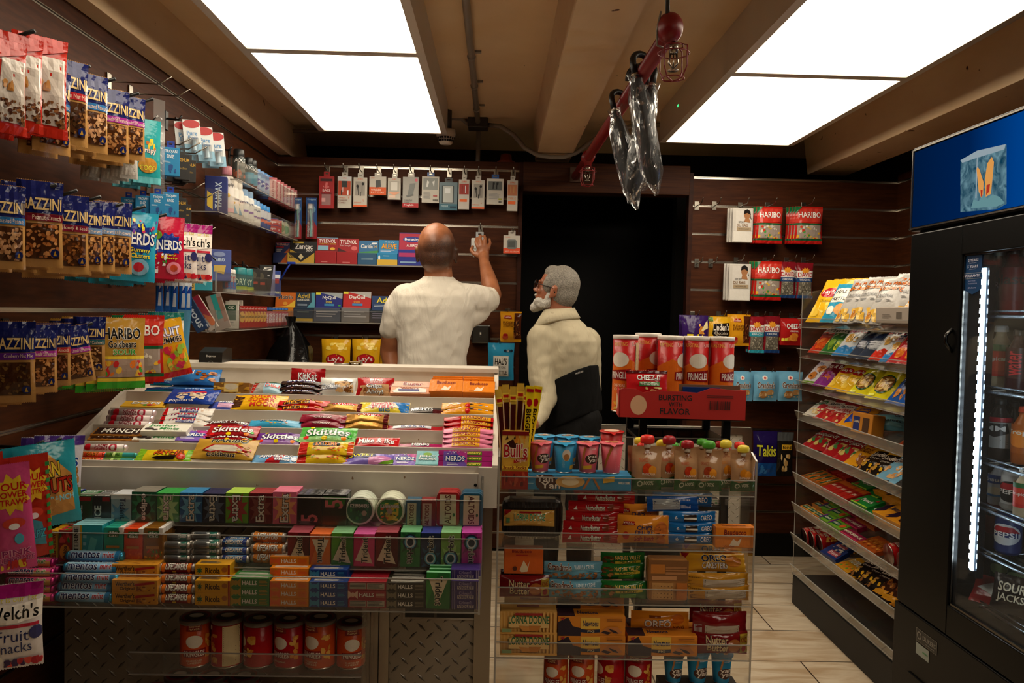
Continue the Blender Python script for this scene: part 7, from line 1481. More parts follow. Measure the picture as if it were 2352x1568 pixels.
for k, a, b, dy, rz, up in (('ama_red', 1450, 1518, .035, 0, 0), ('ama_darkred', 1502, 1566, .068, 6, .005), ('ama_darkred', 1545, 1607, .035, 10, 0), ('ama_green', 1594, 1656, .035, -8, 0), ('ama_yellow', 1634, 1694, .068, 12, .005), ('ama_yellow', 1676, 1733, .035, 0, .002),
                        ('ama_red', 1448, 1500, .10, 5, .01), ('ama_yellow', 1440, 1494, .15, -10, .012), ('ama_yellow', 1490, 1545, .11, 10, .012), ('ama_green', 1520, 1570, .13, 5, .012), ('ama_green', 1546, 1596, .16, -5, .012),
                        ('ama_green', 1600, 1652, .12, 5, .01), ('ama_green', 1584, 1636, .17, 0, .012), ('ama_darkred', 1626, 1676, .16, 0, .01), ('ama_darkred', 1642, 1690, .11, 8, .008), ('ama_red', 1670, 1722, .13, 5, .012)):
    P(k, a, b, YS+dy, z+.001+up*0, 'on the stand top shelf', rz=rz, dx=0)
z = SF[1]; pl = 'on the second stand shelf'
P('dark_roll', 1152, 1290, YS+.10, z+.001, pl); P('lorna_pack', 1158, 1272, YS+.026, z+.045, pl+' before dark cookies', rx=-10)
for i, (a, b, r) in enumerate(((1292, 1424, 0), (1294, 1420, 1), (1300, 1420, -1), (1306, 1432, 2), (1328, 1456, -2))): P('nutter', a, b, YS+.035+.004*i, z+.001+i*.027, pl, rz=r)
P('nutter', 1318, 1452, YS+.05, z+.137, pl+' top of pile', rz=4)
P('chips_deluxe', 1419, 1534, YS+.03, z+.001, pl, rx=-6); P('chips_deluxe', 1412, 1512, YS+.085, z+.03, pl, rx=-6)
for i, (a, b) in enumerate(((1526, 1640), (1528, 1642), (1522, 1642))): P('oreo_blue', a, b, YS+.04+.006*i, z+.001+i*.028, pl, rz=i)
P('oreo_blue', 1500, 1632, YS+.09, z+.096, pl, rz=-3); P('oreo_label', 1486, 1604, YS+.06, z+.083, pl, rz=4, rx=-14)
P('bauducco', 1638, 1728, YS+.03, z+.001, pl)
z = SF[2]; pl = 'on the middle stand shelf'
P('nutter_big', 1148, 1260, YS+.028, z+.001, pl); P('nutter_big', 1150, 1258, YS+.07, z+.004, pl); P('bauducco_big', 1157, 1246, YS+.05, z+.064, pl)
P('grandma_roll', 1256, 1384, YS+.03, z+.001, pl); P('grandma_roll', 1250, 1382, YS+.045, z+.045, pl, rz=2); 
P('nature_bar', 1380, 1484, YS+.028, z+.001, pl); P('nature_bar', 1378, 1478, YS+.05, z+.046, pl, rz=2); P('nature_bar', 1380, 1480, YS+.06, z+.068, pl+' top', rz=3, rx=-8)
P('cracker_pack', 1484, 1574, YS+.035, z+.001, pl)
P('golden_label', 1580, 1718, YS+.03, z+.001, pl); P('golden_label', 1574, 1716, YS+.034, z+.031, pl, rz=1); P('golden_pack', 1566, 1712, YS+.05, z+.062, pl, rx=-30); P('golden_pack', 1570, 1702, YS+.10, z+.082, pl, rx=-20, rz=-3)
z = SF[3]; pl = 'on the fourth stand shelf'
P('lorna_box', 1148, 1277, YS+.036, z+.001, pl); P('lorna_box', 1148, 1277, YS+.036, z+.0595, pl); P('lorna_box', 1158, 1276, YS+.105, z+.0595, pl+' rear')
for i in range(2): P('newtons_box', 1279, 1432, YS+.034, z+.001+i*.0535, pl)
for i in range(3): P('newtons_box', 1279, 1430, YS+.094, z+.001+i*.0535, pl+' rear')
P('newtons_box', 1437, 1595, YS+.034, z+.001, pl+' under the roll'); P('newtons_box', 1437, 1592, YS+.1, z+.001, pl+' behind the roll'); P('golden_roll', 1450, 1580, YS+.05, z+.058, pl, rx=-8, rz=-2)
P('nutter_big', 1596, 1714, YS+.028, z+.001, pl); P('nutter_label', 1590, 1712, YS+.034, z+.05, pl, rz=2); P('nutter_big', 1584, 1700, YS+.075, z+.07, pl+' top', rz=-2)
z = SF[4]
for k, a, b in (('short_can_orange2', 1248, 1303), ('short_can_orange2', 1306, 1364), ('short_can_red2', 1371, 1432), ('short_can_red', 1434, 1495)): P(k, a, b, YS+.055, z+.008, 'on the bottom stand shelf')
for a, b in ((1521, 1570), (1574, 1627), (1630, 1681)): P('yan_blue2', a, b, YS+.05, z+.035, 'on the bottom stand shelf')
MB().box(XAT(1512, YS+.05, z), YS+.012, z+.0005, XAT(1690, YS+.05, z), YS+.09, z+.034, mat('2a221c', 'm'), .003).obj('cup_tray', None)

tag(bpy.data.objects['cup_tray'], 'dark card tray under the blue dip cups on the bottom shelf', 'tray')
# --- cans in the red carton
for i, (a, b) in enumerate(((1405, 1461), (1462, 1507), (1509, 1562), (1567, 1622), (1625, 1680))):
    w2 = (56-(b-a))/2
    P('tall_can_%d' % i, (a+b)/2-28, (a+b)/2+28, 2.47 if i not in (1,) else 2.53, ZB+.005, 'standing in the red carton')
P('cheez_small', 1437, 1534, 2.395, ZB+.055, 'leaning in the red carton', rx=-14)
# --- rack goods behind the stand
zz = W(1570, 1162, Y=2.5).z
for i in range(5): P('junior_mints', 1479+i*37.2, 1479+i*37.2+36, 2.52, zz+.001, 'on the black rack')
K('brown_box', 'box', .09, .05, .09, '3a2216', 'm', "r .1 .2 .9 .8 4a2c1c;l .2 .3 .8 .6 6c4a34 2", 'brown carton', 'carton')
_z2 = W(1550, 1004, Y=2.55).z
P_(MB().box(TX0, 2.502, _z2-.012, TX1, 2.762, _z2, BLK, .002), 'shelf_board', tb)
for i in range(4): P('brown_box', 1486+i*33, 1486+i*33+32, 2.55, _z2+.001, 'on the black rack shelf')
# --- hooks
HKB = mat('0e0d0d', 's'); HKS = mat('8e887e', 'c')
def hook(px, py, Y=None, X=None, L=.2, m=HKS, place='', r=.003, wall='back', up=.02, drop=.03):
    t = None
    if wall == 'back':
        p = W(px, py, Y=YB); b = empty('display_hook', p)
        P_(MB().box(p.x-.013, YB-.006, p.z-drop, p.x+.013, YB-.001, p.z+.018, m, .001), 'bracket', b)
        P_(MB().tube([(p.x, YB-.004, p.z-.008), (p.x, YB-L*.8, p.z-.004), (p.x, YB-L, p.z+up)], r, m, 6), 'rod', b)
    else:
        p = W(px, py, X=XL+L); b = empty('display_hook', (XL, p.y, p.z))
        P_(MB().box(XL+.001, p.y-.013, p.z-drop, XL+.006, p.y+.013, p.z+.018, m, .001), 'bracket', b)
        P_(MB().tube([(XL+.004, p.y, p.z-.008), (XL+L*.8, p.y, p.z-.012), (XL+L, p.y, p.z+up-.008)], r, m, 6), 'rod', b)
    b['category'] = 'hook'; ITEMS.append([b, ('black' if m is HKB else 'silver')+' display hook', place, 'hook', 'y' if wall == 'left' else 'x', None])
    return b
def HL(kind, xc, yt, yb, X=-1.03, rz=62, n=1, st=.032, ry=0, place='', sw=1.0, drop=.0):
    p = W(xc, yt, X=X); k = KD[kind]; h = (yb-yt)*p.y/FPX; s = h/k['h']
    for i in range(n):
        x = max(X-st*i, XL+.012+k['d']*s*.5)
        rr = rz+((i*37) % 7-3)*1.5 if i else rz
        M = Matrix.Rotation(R(rr), 3, 'Z') @ Matrix.Rotation(R(ry), 3, 'Y')
        off = M @ Vector((0, 0, -k['h']*s))
        put(kind, (x+off.x, p.y+off.y+.004*((i*13) % 3), p.z+off.z-.006*((i*7) % 3)), R(rr), place, 0, R(ry), s)
U1 = 'on the upper left hooks'; U2 = 'on the middle left hooks'; U3 = 'on the lower left hooks'; U4 = 'at the lower left edge'
for px, py in ((80, 75), (145, 105), (207, 155), (265, 184), (319, 217), (352, 230)): hook(px, py, L=.235, m=HKB, wall='left', r=.0045, place=U1, up=.012)
for px, py in ((130, 428), (177, 441), (231, 455), (283, 471), (334, 477), (382, 495), (424, 506), (488, 520)): hook(px, py, L=.235, m=HKB, wall='left', r=.0045, place=U2, up=.012)
for px, py in ((80, 752), (160, 755), (212, 752), (100, 1025), (140, 1018)): hook(px, py, L=.22, m=HKB, wall='left', r=.004, place=U3)
for px, py in ((395, 185), (437, 213), (440, 325), (460, 335), (475, 345), (448, 418), (470, 428), (500, 447)): hook(px, py, L=.2, wall='left', r=.0022, place='high on the left wall', up=.02)
for px, py in ((495, 530), (485, 540)): hook(px, py, L=.2, wall='left', r=.0022, place='above the side shelves', up=.02)
HL('red_nut_bag', 6, 90, 298, n=2, place=U1); HL('red_nut_bag', 40, 80, 292, n=2, place=U1, rz=55); HL('red_nut_bag', 92, 84, 306, n=2, place=U1, rz=48)
HL('nut_blue', 118, 160, 345, n=2, place=U1); HL('nut_redmix', 154, 138, 325, n=2, place=U1, rz=50); HL('nut_blue', 205, 170, 342, n=3, place=U1, rz=52); HL('nut_magenta', 255, 205, 365, n=3, place=U1, rz=42); HL('nut_magenta', 298, 222, 362, n=3, place=U1, rz=45)
HL('coco_teal', 338, 275, 418, n=3, X=-1.05, place=U1, rz=40); HL('white_snack', 296, 330, 408, n=5, X=-1.06, st=.028, place=U1, rz=40)
HL('nut_blue', 8, 425, 612, n=3, place=U2, rz=50); HL('nut_maroon', 46, 420, 602, n=2, place=U2, X=-1.07); HL('nut_maroon', 92, 416, 608, n=3, place=U2, rz=40); HL('nut_seed', 157, 448, 624, n=3, place=U2, rz=42)
HL('nut_pale', 196, 462, 618, n=3, place=U2, rz=50); HL('nut_pale', 226, 462, 618, n=3, place=U2, rz=52); HL('nut_pale', 262, 464, 624, n=3, place=U2, rz=44); HL('nerds_blue', 314, 487, 642, n=5, place=U2, rz=32, ry=3)
HL('nerds_red', 380, 498, 637, n=3, place=U2, rz=36); HL('nerds_red', 352, 502, 635, n=2, X=-1.06, place=U2, rz=40); HL('welch_purple', 412, 512, 640, n=2, X=-1.05, place=U2, rz=36); HL('welch_purple', 446, 516, 643, n=2, place=U2, rz=30)
HL('nut_purple', 30, 738, 922, n=4, X=-.985, place=U3, rz=28); HL('nut_magenta', 90, 745, 900, n=3, X=-1.02, place=U3, rz=44); HL('nut_red', 124, 742, 884, n=3, X=-1.02, place=U3, rz=34); HL('nut_magenta', 165, 748, 880, n=3, X=-1.02, place=U3, rz=46, ry=-9)
HL('nut_teal', 206, 727, 862, n=3, X=-1.03, place=U3, rz=24); HL('gummy_gold', 279, 730, 890, n=5, X=-1.04, place=U3, rz=36); HL('gummy_red', 318, 724, 876, n=3, X=-1.03, place=U3, rz=24); HL('fruity_bag', 372, 736, 868, n=2, X=-1.02, place=U3, rz=36, ry=-12); HL('welch_teal', 382, 717, 838, n=2, X=-1.06, place=U3, rz=26)
HL('cookie_bites', 138, 1000, 1140, n=2, X=-1.02, place=U4, rz=38, ry=4); HL('corn_nuts', 100, 1018, 1210, n=3, X=-1.0, place=U4, rz=40, ry=-5); HL('sour_rainbow', 66, 1045, 1282, n=4, X=-.99, place=U4, rz=44, ry=-3); HL('sour_pink', 20, 1066, 1312, n=2, X=-.98, place=U4, rz=36, ry=-4)
HL('welch_purple', 30, 1340, 1535, n=2, X=-.97, place=U4, rz=26)
# pens, cartons and blister cards further along the left wall
for i in range(9): HL('marker', 363-(i % 2)*5, 266+i*17, 266+i*17+16, X=-1.04, rz=0, ry=50, place='in a hanging strip'); 
for i in range(9): HL('marker', 372, 274+i*17, 274+i*17+15, X=-1.04, rz=0, ry=130, place='in the hanging strip right side')
tag(MB().box(-.0005, -.02, -.75, .0005, .02, .02, FILM).obj('pen_strip', None, W(366, 235, X=-1.045)-Vector((0, 0, 0)), (0, 0, R(-30))), 'clear plastic strip holding nail pens on the left wall', 'strip').scale = (1, 1, .42)
for xc, yt, yb, nn in ((392, 340, 403, 2), (362, 446, 496, 3), (392, 443, 498, 1)): HL('trojan', xc, yt, yb, X=-1.03, rz=22, n=nn, st=.045, place='on the wire hooks upper left')
for xc, yt, yb in ((418, 355, 412), (434, 368, 418), (412, 455, 505), (426, 470, 512)): HL('magnum', xc, yt, yb, X=-1.05, rz=26, n=2, st=.035, place='beside the blue cartons')
for xc, yt, yb in ((438, 275, 352), (468, 292, 368), (494, 304, 380)): HL('pure_eyes', xc, yt, yb, X=-1.1, rz=40, ry=-6, n=2, st=.03, place='on the black hooks')
for i in range(8):
    xx = 418+i*23; yy = 268+i*14.2
    hook(xx, yy, L=.06, m=HKB, wall='left', r=.004, place='along the top left rail', up=.012, drop=.05)
for i in range(6): hook(470+i*26, 575+i*7, L=.09, m=HKB, wall='left', r=.003, place='above the third side shelf', up=-.02, drop=.03)
for xc, yt, yb in ((366, 640, 716), (384, 640, 716), (400, 641, 720), (420, 640, 722), (432, 641, 722)): HL('blue_strip', xc, yt, yb, X=-1.12, rz=20, place='under the fruit snack bags')
for px, py in ((368, 636), (386, 636), (402, 637), (421, 637), (434, 638)): hook(px, py, L=.16, wall='left', r=.003, place='over the blue packets')
HL('pale_bag', 424, 712, 832, X=-1.11, rz=20, ry=3, place='under the blue packets')
# --- side shelves on the left wall
def side_shelf(z, y0, y1, xf, label, lip=.08):
    t = empty('wall_tray', (XL, y0, z)); tag(t, label, 'shelf', 'clear acrylic trays on the left wall')
    P_(MB().box(XL, y0, z-.004, xf, y1, z, ACR).box(xf, y0, z-.004, xf+.003, y1, z+lip, ACR), 'tray', t)
    P_(MB().prism([(XL, z), (xf, z), (xf, z+lip), (XL, z+lip+.02)], y0-.003, y0, ACR, 'y'), 'end_panel', t)
    P_(MB().box(xf-.0005, y0-.004, z-.006, xf+.0035, y1, z-.003, ACE).box(xf-.0005, y0-.0035, z, xf+.0035, y0+.0005, z+lip, ACE).box(XL, y0-.0035, z-.006, xf, y0+.0005, z-.003, ACE), 'acrylic_edge', t)
XF = -1.099; ZS = (1.90, 1.735, 1.42, 1.265)
side_shelf(ZS[0], 3.39, 4.40, XF, 'clear acrylic tray on the left wall, topmost, holding black body sprays')
side_shelf(ZS[1], 3.155, 4.40, XF, 'clear acrylic tray on the left wall, second from top, holding white deodorants')
side_shelf(ZS[2], 3.14, 4.08, XF, 'clear acrylic tray on the left wall with hygiene cartons and teal deodorants')
side_shelf(ZS[3], 3.14, 4.34, XF, 'clear acrylic tray on the left wall, lowest, with slim leaning boxes')
def SS(sh, kind, px, h=None, rz=28, ry=0, X=-1.145, place=None, dz=0, desc=None):
    z = ZS[sh]+.001+dz; Y = YAT(px, X, z); k = KD[kind]; s = (h or k['h'])/k['h']
    put(kind, (X, Y, z), R(rz), place or 'on the %s side shelf' % ('top', 'second', 'third', 'lowest')[sh], 0, R(ry), s)
SS(0, 'axe_can', 548, .15); SS(0, 'axe_blue', 570, .14); SS(0, 'axe_blue', 579, .14)
for px in (587, 597, 607): SS(0, 'gel_clear', px)
for px in (603, 611, 616): SS(0, 'stick_blue', px, .13, X=-1.18)
for px in (625, 633, 641, 649, 657, 665, 672): SS(0, 'altoid_pack', px, .115)
SS(1, 'tampax', 497, .15, rz=16, X=-1.15, dz=0); SS(1, 'dove_tall', 520, .215, X=-1.15)
for px in (534, 545): SS(1, 'dove_white', px, .165)
SS(1, 'dove_blue', 556, .15); SS(1, 'dove_blue', 568, .15)
for px in (578, 586): SS(1, 'dove_blue', px, .125)
for px in (594, 602, 610): SS(1, 'stick_blue', px, .12)
for px in (624, 632): SS(1, 'colgate_tin', px, .075)
for px in (645, 655): SS(1, 'floss', px, .085)
SS(1, 'grey_pack', 668, .075)
SS(2, 'strip_box', 462, .095, rz=15); SS(2, 'tampax_light', 503, .13, rz=20, X=-1.16, dz=.045)
for px in (520, 527, 534): SS(2, 'gum_bottle', px, .1)
SS(2, 'secret_teal', 551, .115); SS(2, 'secret_teal', 566, .115)
for px in (580, 597): SS(2, 'black_box', px, .12)
SS(2, 'black_card', 612, .15); SS(2, 'blue_card', 632, .13)
for i, (kk, px, ry) in enumerate((('slant_box_blue', 468, -30), ('slant_box_pink', 490, -32), ('slant_box_teal', 515, -18))): SS(3, kk, px, rz=10, ry=ry)
SS(3, 'green_box', 533, .12, rz=14); SS(3, 'green_box', 542, .125, rz=14, X=-1.18)
for i in range(8): SS(3, 'pain_packet', 556+i*7.2, .1, rz=24)
for i in range(9): SS(3, 'mentos_tub', 610+i*7.6, .095, rz=24)
K('razor_head', 'box', .04, .012, .02, '1c3c9c', 's', "r .1 .3 .9 .7 9cb8d8", 'blue', 'razor')
_o = MB().tube([(-.0, 0, 0), (.03, 0, .055), (.05, 0, .085)], .0045, mat('1c3ca4', 's'), 8).obj('disposable_razor', None, (XF+.004, YAT(642, XF, 1.5), 1.5))
tag(_o, 'blue disposable razor sticking out above the third side shelf', 'razor'); MB().box(.035, -.006, .082, .075, .006, .094, mat('1c3ca4', 's'), .002).obj('razor_head', _o)
# --- back wall: accessories
def BW(kind, x0, x1, yt, yb, Y=4.44, place='', n=1, st=.03, rz=0, hk=True, L=.07, rx=0):
    p0 = W((x0+x1)/2, yb, Y=Y); p1 = W((x0+x1)/2, yt, Y=Y); k = KD[kind]; s = (x1-x0)*Y/FPX/k['w']; sz = (p1.z-p0.z)/k['h']
    for i in range(n):
        put(kind, (p0.x-.006*i, Y+st*i, p0.z+.002*i), R(rz), place, R(rx), 0, s, sz)
AR = 'on the back wall'
for k, a, b, c, d in (('bass', 733, 767, 405, 479), ('charger', 776, 807, 406, 478), ('earphone', 812, 843, 408, 475), ('buds_case', 849, 887, 406, 448), ('plug', 891, 920, 409, 459), ('magsafe', 925, 961, 407, 477), ('air_clear', 969, 1008, 406, 466),
                      ('power_bank', 1009, 1050, 419, 483), ('cable', 1053, 1077, 413, 481), ('earphone', 1083, 1112, 414, 480), ('pods', 1117, 1156, 411, 470), ('cable2', 1164, 1188, 415, 485), ('buds_square', 1156, 1194, 541, 582)):
    BW(k, a, b, c, d, place=AR, Y=4.43)
    mx = (a+b)/2
    hook(mx+3, (391 if c < 500 else 526)+(mx-750)*.0215-2*(c < 500), L=.09, place='on the back wall')
hook(1104, 524, L=.09, place='on the back wall')
BW('toothbrush', 702, 727, 454, 548, place=AR); BW('toothbrush', 676, 692, 454, 548, Y=4.40, place=AR)
# medicine shelves
def mshelf(y, x0, x1, label, lip=0):
    t0 = W((x0+x1)/2, y, Y=4.38).z; a, b = XAT(x0, 4.38, t0), XAT(x1, 4.38, t0)
    t = empty('wall_shelf', ((a+b)/2, 4.45, t0)); tag(t, label, 'shelf')
    P_(MB().box(a, 4.37, t0-.005, b, 4.498, t0, ACR).box(a, 4.368, t0-.006, b, 4.3705, t0+.001, ACE), 'shelf_board', t)
    if lip: P_(MB().box(a, 4.366, t0, b, 4.368, t0+lip, ACR).box(a, 4.3655, t0+lip, b, 4.3685, t0+lip+.002, ACE), 'front_lip', t)
    return t0
mz = mshelf(608, 640, 1030, 'clear shelf of medicine boxes level with the bald man head'); mz2 = mshelf(740, 668, 935, 'lower clear shelf of medicine boxes left of the bald man', .06)
for k, a, b in (('theraflu', 630, 663), ('zantac', 664, 725), ('tylenol_cold', 726, 774), ('tylenol_extra', 775, 822), ('claritin', 823, 867), ('aleve', 868, 914), ('benadryl', 915, 972)): P(k, a, b, 4.41, mz+.001, 'on the upper medicine shelf')
for k, a, b in (('motrin', 630, 676), ('advil_gel', 677, 721), ('nyquil', 723, 784), ('dayquil', 786, 850), ('advil_blue', 852, 906)): P(k, a, b, 4.41, mz2+.001, 'on the lower medicine shelf')
for a, b in ((738, 805), (808, 873), (872, 925)): BW('lays', a, b, 779, 858, Y=4.40, place='low on the back wall'); hook((a+b)/2, 776, L=.12, place='above the yellow chip bags')
BW('fudge', 1148, 1197, 716, 784, Y=4.36, place='by the doorway'); BW('hals', 1119, 1180, 788, 872, Y=4.36, place='by the doorway'); hook(1166, 716, L=.17, place='by the doorway'); hook(1148, 786, L=.17, place='by the doorway')
# switch box
p = W(1104, 767, Y=4.47); t = empty('switch_box', p); tag(t, 'grey metal light switch box on the back wall right of the bald man', 'switch box')
GB = mat('6c6e6c', 'c')
P_(MB().box(p.x-.052, 4.455, p.z-.053, p.x+.052, 4.498, p.z+.053, GB, .008), 'box', t)
P_(MB().box(p.x-.006, 4.452, p.z-.014, p.x+.006, 4.455, p.z+.014, mat('3c3c3a', 's')).box(p.x-.004, 4.440, p.z-.002, p.x+.004, 4.453, p.z+.010, mat('c8c0b0', 's')), 'toggle', t)
# black plastic bag
bb = W(668, 800, Y=4.25); mbb = MB(); n = 20
prof = [(.13, -.26), (.16, -.2), (.14, -.1), (.10, 0), (.05, .08), (.02, .13), (.03, .17)]
vs = []; fs = []
for zi, (r_, z_) in enumerate(prof):
    for k in range(n):
        a = 2*math.pi*k/n; rr = r_*(1+.35*noise.noise(Vector((math.cos(a)*2.2, math.sin(a)*2.2, zi*.7))))
        vs.append((max(bb.x+rr*math.cos(a), XL+.01), min(bb.y+rr*.8*math.sin(a), 4.48), bb.z+z_))
for i in range(len(prof)-1):
    for k in range(n): fs.append((i*n+k, i*n+(k+1) % n, (i+1)*n+(k+1) % n, (i+1)*n+k))
mbb.add(vs, fs+[tuple(range(n))], mat('0a0a0b', 'w'), True); tag(mbb.obj('plastic_bag'), 'black plastic bag hanging in the back left corner', 'bag')
# --- right slat panel
RW = 'on the right back panel'
for px, py in ((1600, 470), (1640, 470), (1600, 602), (1632, 602)): hook(px, py, L=.14, place='empty on the right back panel')
for px, py in ((1700, 472), (1762, 472), (1845, 472), (1690, 598), (1756, 598), (1806, 598), (1845, 598), (1590, 722), (1650, 722), (1698, 722), (1737, 724), (1770, 724), (1816, 726), (1704, 850), (1754, 850), (1812, 850)): hook(px, py, L=.16, place=RW)
for k, a, b, c, d, n in (('durag', 1680, 1728, 478, 557, 3), ('gummy_red', 1734, 1796, 475, 559, 3), ('gummy_red', 1822, 1888, 475, 560, 4)): BW(k, a, b, c, d, Y=4.37, n=n, place='in the top row right', rz=3)
for k, a, b, c, d, n in (('durag', 1672, 1722, 606, 691, 3), ('gummy_red', 1730, 1793, 601, 689, 3), ('david_blue', 1789, 1824, 602, 684, 2), ('david_blue', 1828, 1865, 604, 685, 2)): BW(k, a, b, c, d, Y=4.37, n=n, place='in the second row right', rz=-2)
for k, a, b, c, d, n in (('takis', 1562, 1628, 725, 818, 2), ('linden', 1624, 1678, 728, 792, 2), ('fudge', 1674, 1722, 723, 793, 2), ('david_teal', 1718, 1754, 728, 810, 2), ('david_blue', 1753, 1789, 727, 810, 2), ('cheez_bag', 1790, 1842, 732, 792, 2)): BW(k, a, b, c, d, Y=4.37, n=n, place='in the third row right')
for a, b in ((1682, 1727), (1729, 1783), (1786, 1842)): BW('grandmas', a, b, 854, 920, Y=4.36, n=2, place='in the fourth row right')
BW('takis_blue', 1726, 1792, 990, 1092, Y=4.36, place='low on the right panel'); BW('black_nuts', 1782, 1820, 992, 1092, Y=4.33, place='low on the right panel')
# --- right display
SN = ('top', 'second', 'third', 'fourth', 'fifth', 'sixth', 'seventh', 'eighth')
def D(sh, kind, px, lean=38, rz=-68, s=1.0, dx=.03, up=0, n=1, st=.05, ry=0, place=None, desc=None):
    k = KD[kind]
    for i in range(n):
        X = DX+dx+st*i
        z = DZ[sh]+.005+SLOPE*(X-DX)/(DB-DX)+k['d']*s*.45*math.sin(R(lean))+up
        Y = YAT(px, X, z)
        if not DY0+.03 < Y < DY1-.04: Y = min(max(Y, DY0+.03+k['w']*s*.3), DY1-.04-k['w']*s*.3)
        put(kind, (X, Y, z), R(rz), place or 'on the %s display shelf' % SN[sh], R(-lean), R(ry), s)
for k, px, s, dx in (('lays_big', 1882, 1.25, .03), ('lays_big', 1900, 1.2, .10), ('hals_sky', 1912, 1.1, .04), ('lays_big', 1950, 1.15, .12), ('whole_shabang', 1948, 1.2, .03), ('whole_shabang', 1982, 1.2, .05), ('whole_shabang', 2018, 1.15, .03), ('whole_shabang', 2052, 1.2, .07), ('whole_shabang', 2062, 1.15, .13)): D(0, k, px, 34, -64, s, dx)
D(0, 'pale_tray', 2094, 0, -84, 1.1, .10); D(0, 'rings_bag', 2098, 42, -74, 1.15, .06, up=.03)
for k, px, s in (('hals_red', 1880, 1.1), ('hals_green', 1906, 1.1), ('ruffles', 1938, 1.1), ('dark_bag', 1972, 1.0), ('dark_bag', 1994, 1.0), ('ruffles_red', 2026, 1.1), ('ruffles', 2046, .9), ('doritos_red', 2070, 1.1), ('doritos_red', 2112, 1.15)): D(1, k, px, 48, -66, s*.93, .03)
for k, px, s in (('ahoy_white', 1862, 1.05), ('bits_bites', 1888, 1.05), ('lays_big', 1918, 1.0), ('lays_big', 1946, 1.0), ('funyuns', 1974, 1.1), ('funyuns', 2018, 1.15), ('doritos_blue', 2064, 1.05), ('doritos_blue', 2094, 1.05), ('doritos_blue', 2124, 1.1)): D(2, k, px, 50, -66, s*.9, .03)
for k, px, s in (('santa_green', 1848, .9), ('santa_green', 1868, 1), ('straw_red', 1892, 1.15), ('straw_red', 1915, 1.15), ('chips_yb', 1944, 1.1)): D(3, k, px, 60, -70, s, .03)
D(3, 'blue_box_or', 1990, 6, -80, 1.1, .05)
for px, dx in ((2032, .04), (2056, .09)): D(3, 'lance_roll', px, 40, -20, 1.0, dx+.06)
for px, dx in ((2092, .03), (2116, .07)): D(3, 'goya_pack', px, 60, -80, 1.0, dx)
for k, px, s in (('cheez_flat', 1852, 1), ('cheez_flat', 1874, 1.05), ('cheez_flat', 1908, 1.1), ('cheez_flat', 1934, 1.1), ('fudge_flat', 1962, 1.15), ('linden_flat', 1990, 1.1), ('linden_flat', 2014, 1.1), ('grandma_flat', 2042, 1.2), ('grandma_flat', 2070, 1.1), ('grey_roll', 2098, 1.1), ('grey_roll', 2118, 1.1)): D(4, k, px, 62, -70, s, .03)
for px in (1846, 1856, 1867, 1879): D(5, 'cracker6', px, 76, -88, .9, .02, n=2, st=.12)
for px in (1894, 1904, 1915, 1927, 1939): D(5, 'red_six', px, 76, -88, .9, .02, n=2, st=.12)
for px, up in ((1968, 0), (1972, .014), (1996, .0)): D(5, 'green_punch', px, 72, -88, 1.0, .02, up=up, n=2, st=.1)
for px, dx in ((2026, .02), (2056, .02)): D(5, 'newton_flat', px, 70, -88, 1.0, dx, n=2, st=.12)
for px in (2096, 2122): D(5, 'goya_pack', px, 60, -84, 1.05, .03)
for px in (1848, 1862, 1876): D(6, 'crack_green', px, 74, -88, .8, .02, n=3, st=.055)
for px in (1896, 1916): D(6, 'lime_pack', px, 72, -88, 1.0, .02, n=4, st=.06)
for px in (1940, 1956): D(6, 'magenta_pack', px, 72, -88, .9, .02, n=4, st=.06)
for px in (1972, 1982, 1992, 2002): D(6, 'nut_row', px, 76, -88, .9, .02, n=2, st=.12)
for px, dx in ((2040, .04), (2072, .04), (2110, .045)): D(6, 'side_can', px, 82, -90, 1.0, dx-.01)
for px, dx in ((1846, .04), (1862, .05), (1880, .06)): D(7, 'side_can', px, 82, -90, .95, dx-.02)
D(7, 'rice_blue', 1902, 62, -84, 1, .03); D(7, 'rice_blue', 1918, 62, -84, 1, .08)
for px in (1928, 1940, 1953): D(7, 'dots_small', px, 76, -88, .9, .02, n=2, st=.12)
for px in (1972, 1992, 2010): D(7, 'linden_flat', px, 64, -74, 1.05, .03)
for px in (2030, 2050): D(7, 'choc_dark', px, 64, -74, 1.05, .03)
for px in (2072, 2094, 2112): D(7, 'yellow_twist', px, 64, -74, 1.05, .03)
# --- fridge
def F(sh, kind, px, h=None, dx=.12, rz=-52, place=None, lean=0):
    X = FX+dx; z = fsz[sh]+.007; k = KD[kind]; s = (h or k['h'])/k['h']; put(kind, (X, YAT(px, X, z), z), R(rz), place or 'on fridge shelf %s' % ('one', 'two', 'three', 'four', 'five', 'six')[sh], R(-lean), 0, s)
F(0, 'clear_tall', 2290, .2); F(0, 'red_tall', 2322, .2); F(0, 'red_tall', 2345, .2, .2); F(1, 'juice', 2295, .19); F(1, 'water_red', 2335, .18); F(2, 'muscle', 2292, .185); F(2, 'brown_bottle', 2325, .17, .2); F(2, 'orange_drink', 2348, .17, .14)
F(3, 'ensure', 2290, .13); F(3, 'pepsi_zero', 2326, .12); F(3, 'juice', 2350, .14, .1); F(4, 'pepsi_can', 2314, .13); F(4, 'red_tall', 2278, .13, .22); F(5, 'green_bottle', 2298, .16, .2); F(5, 'green_bottle', 2338, .16, .2)
F(5, 'sour_jacks', 2318, .11, .09, lean=20); F(5, 'red_white_bag', 2276, .09, .08, lean=40)
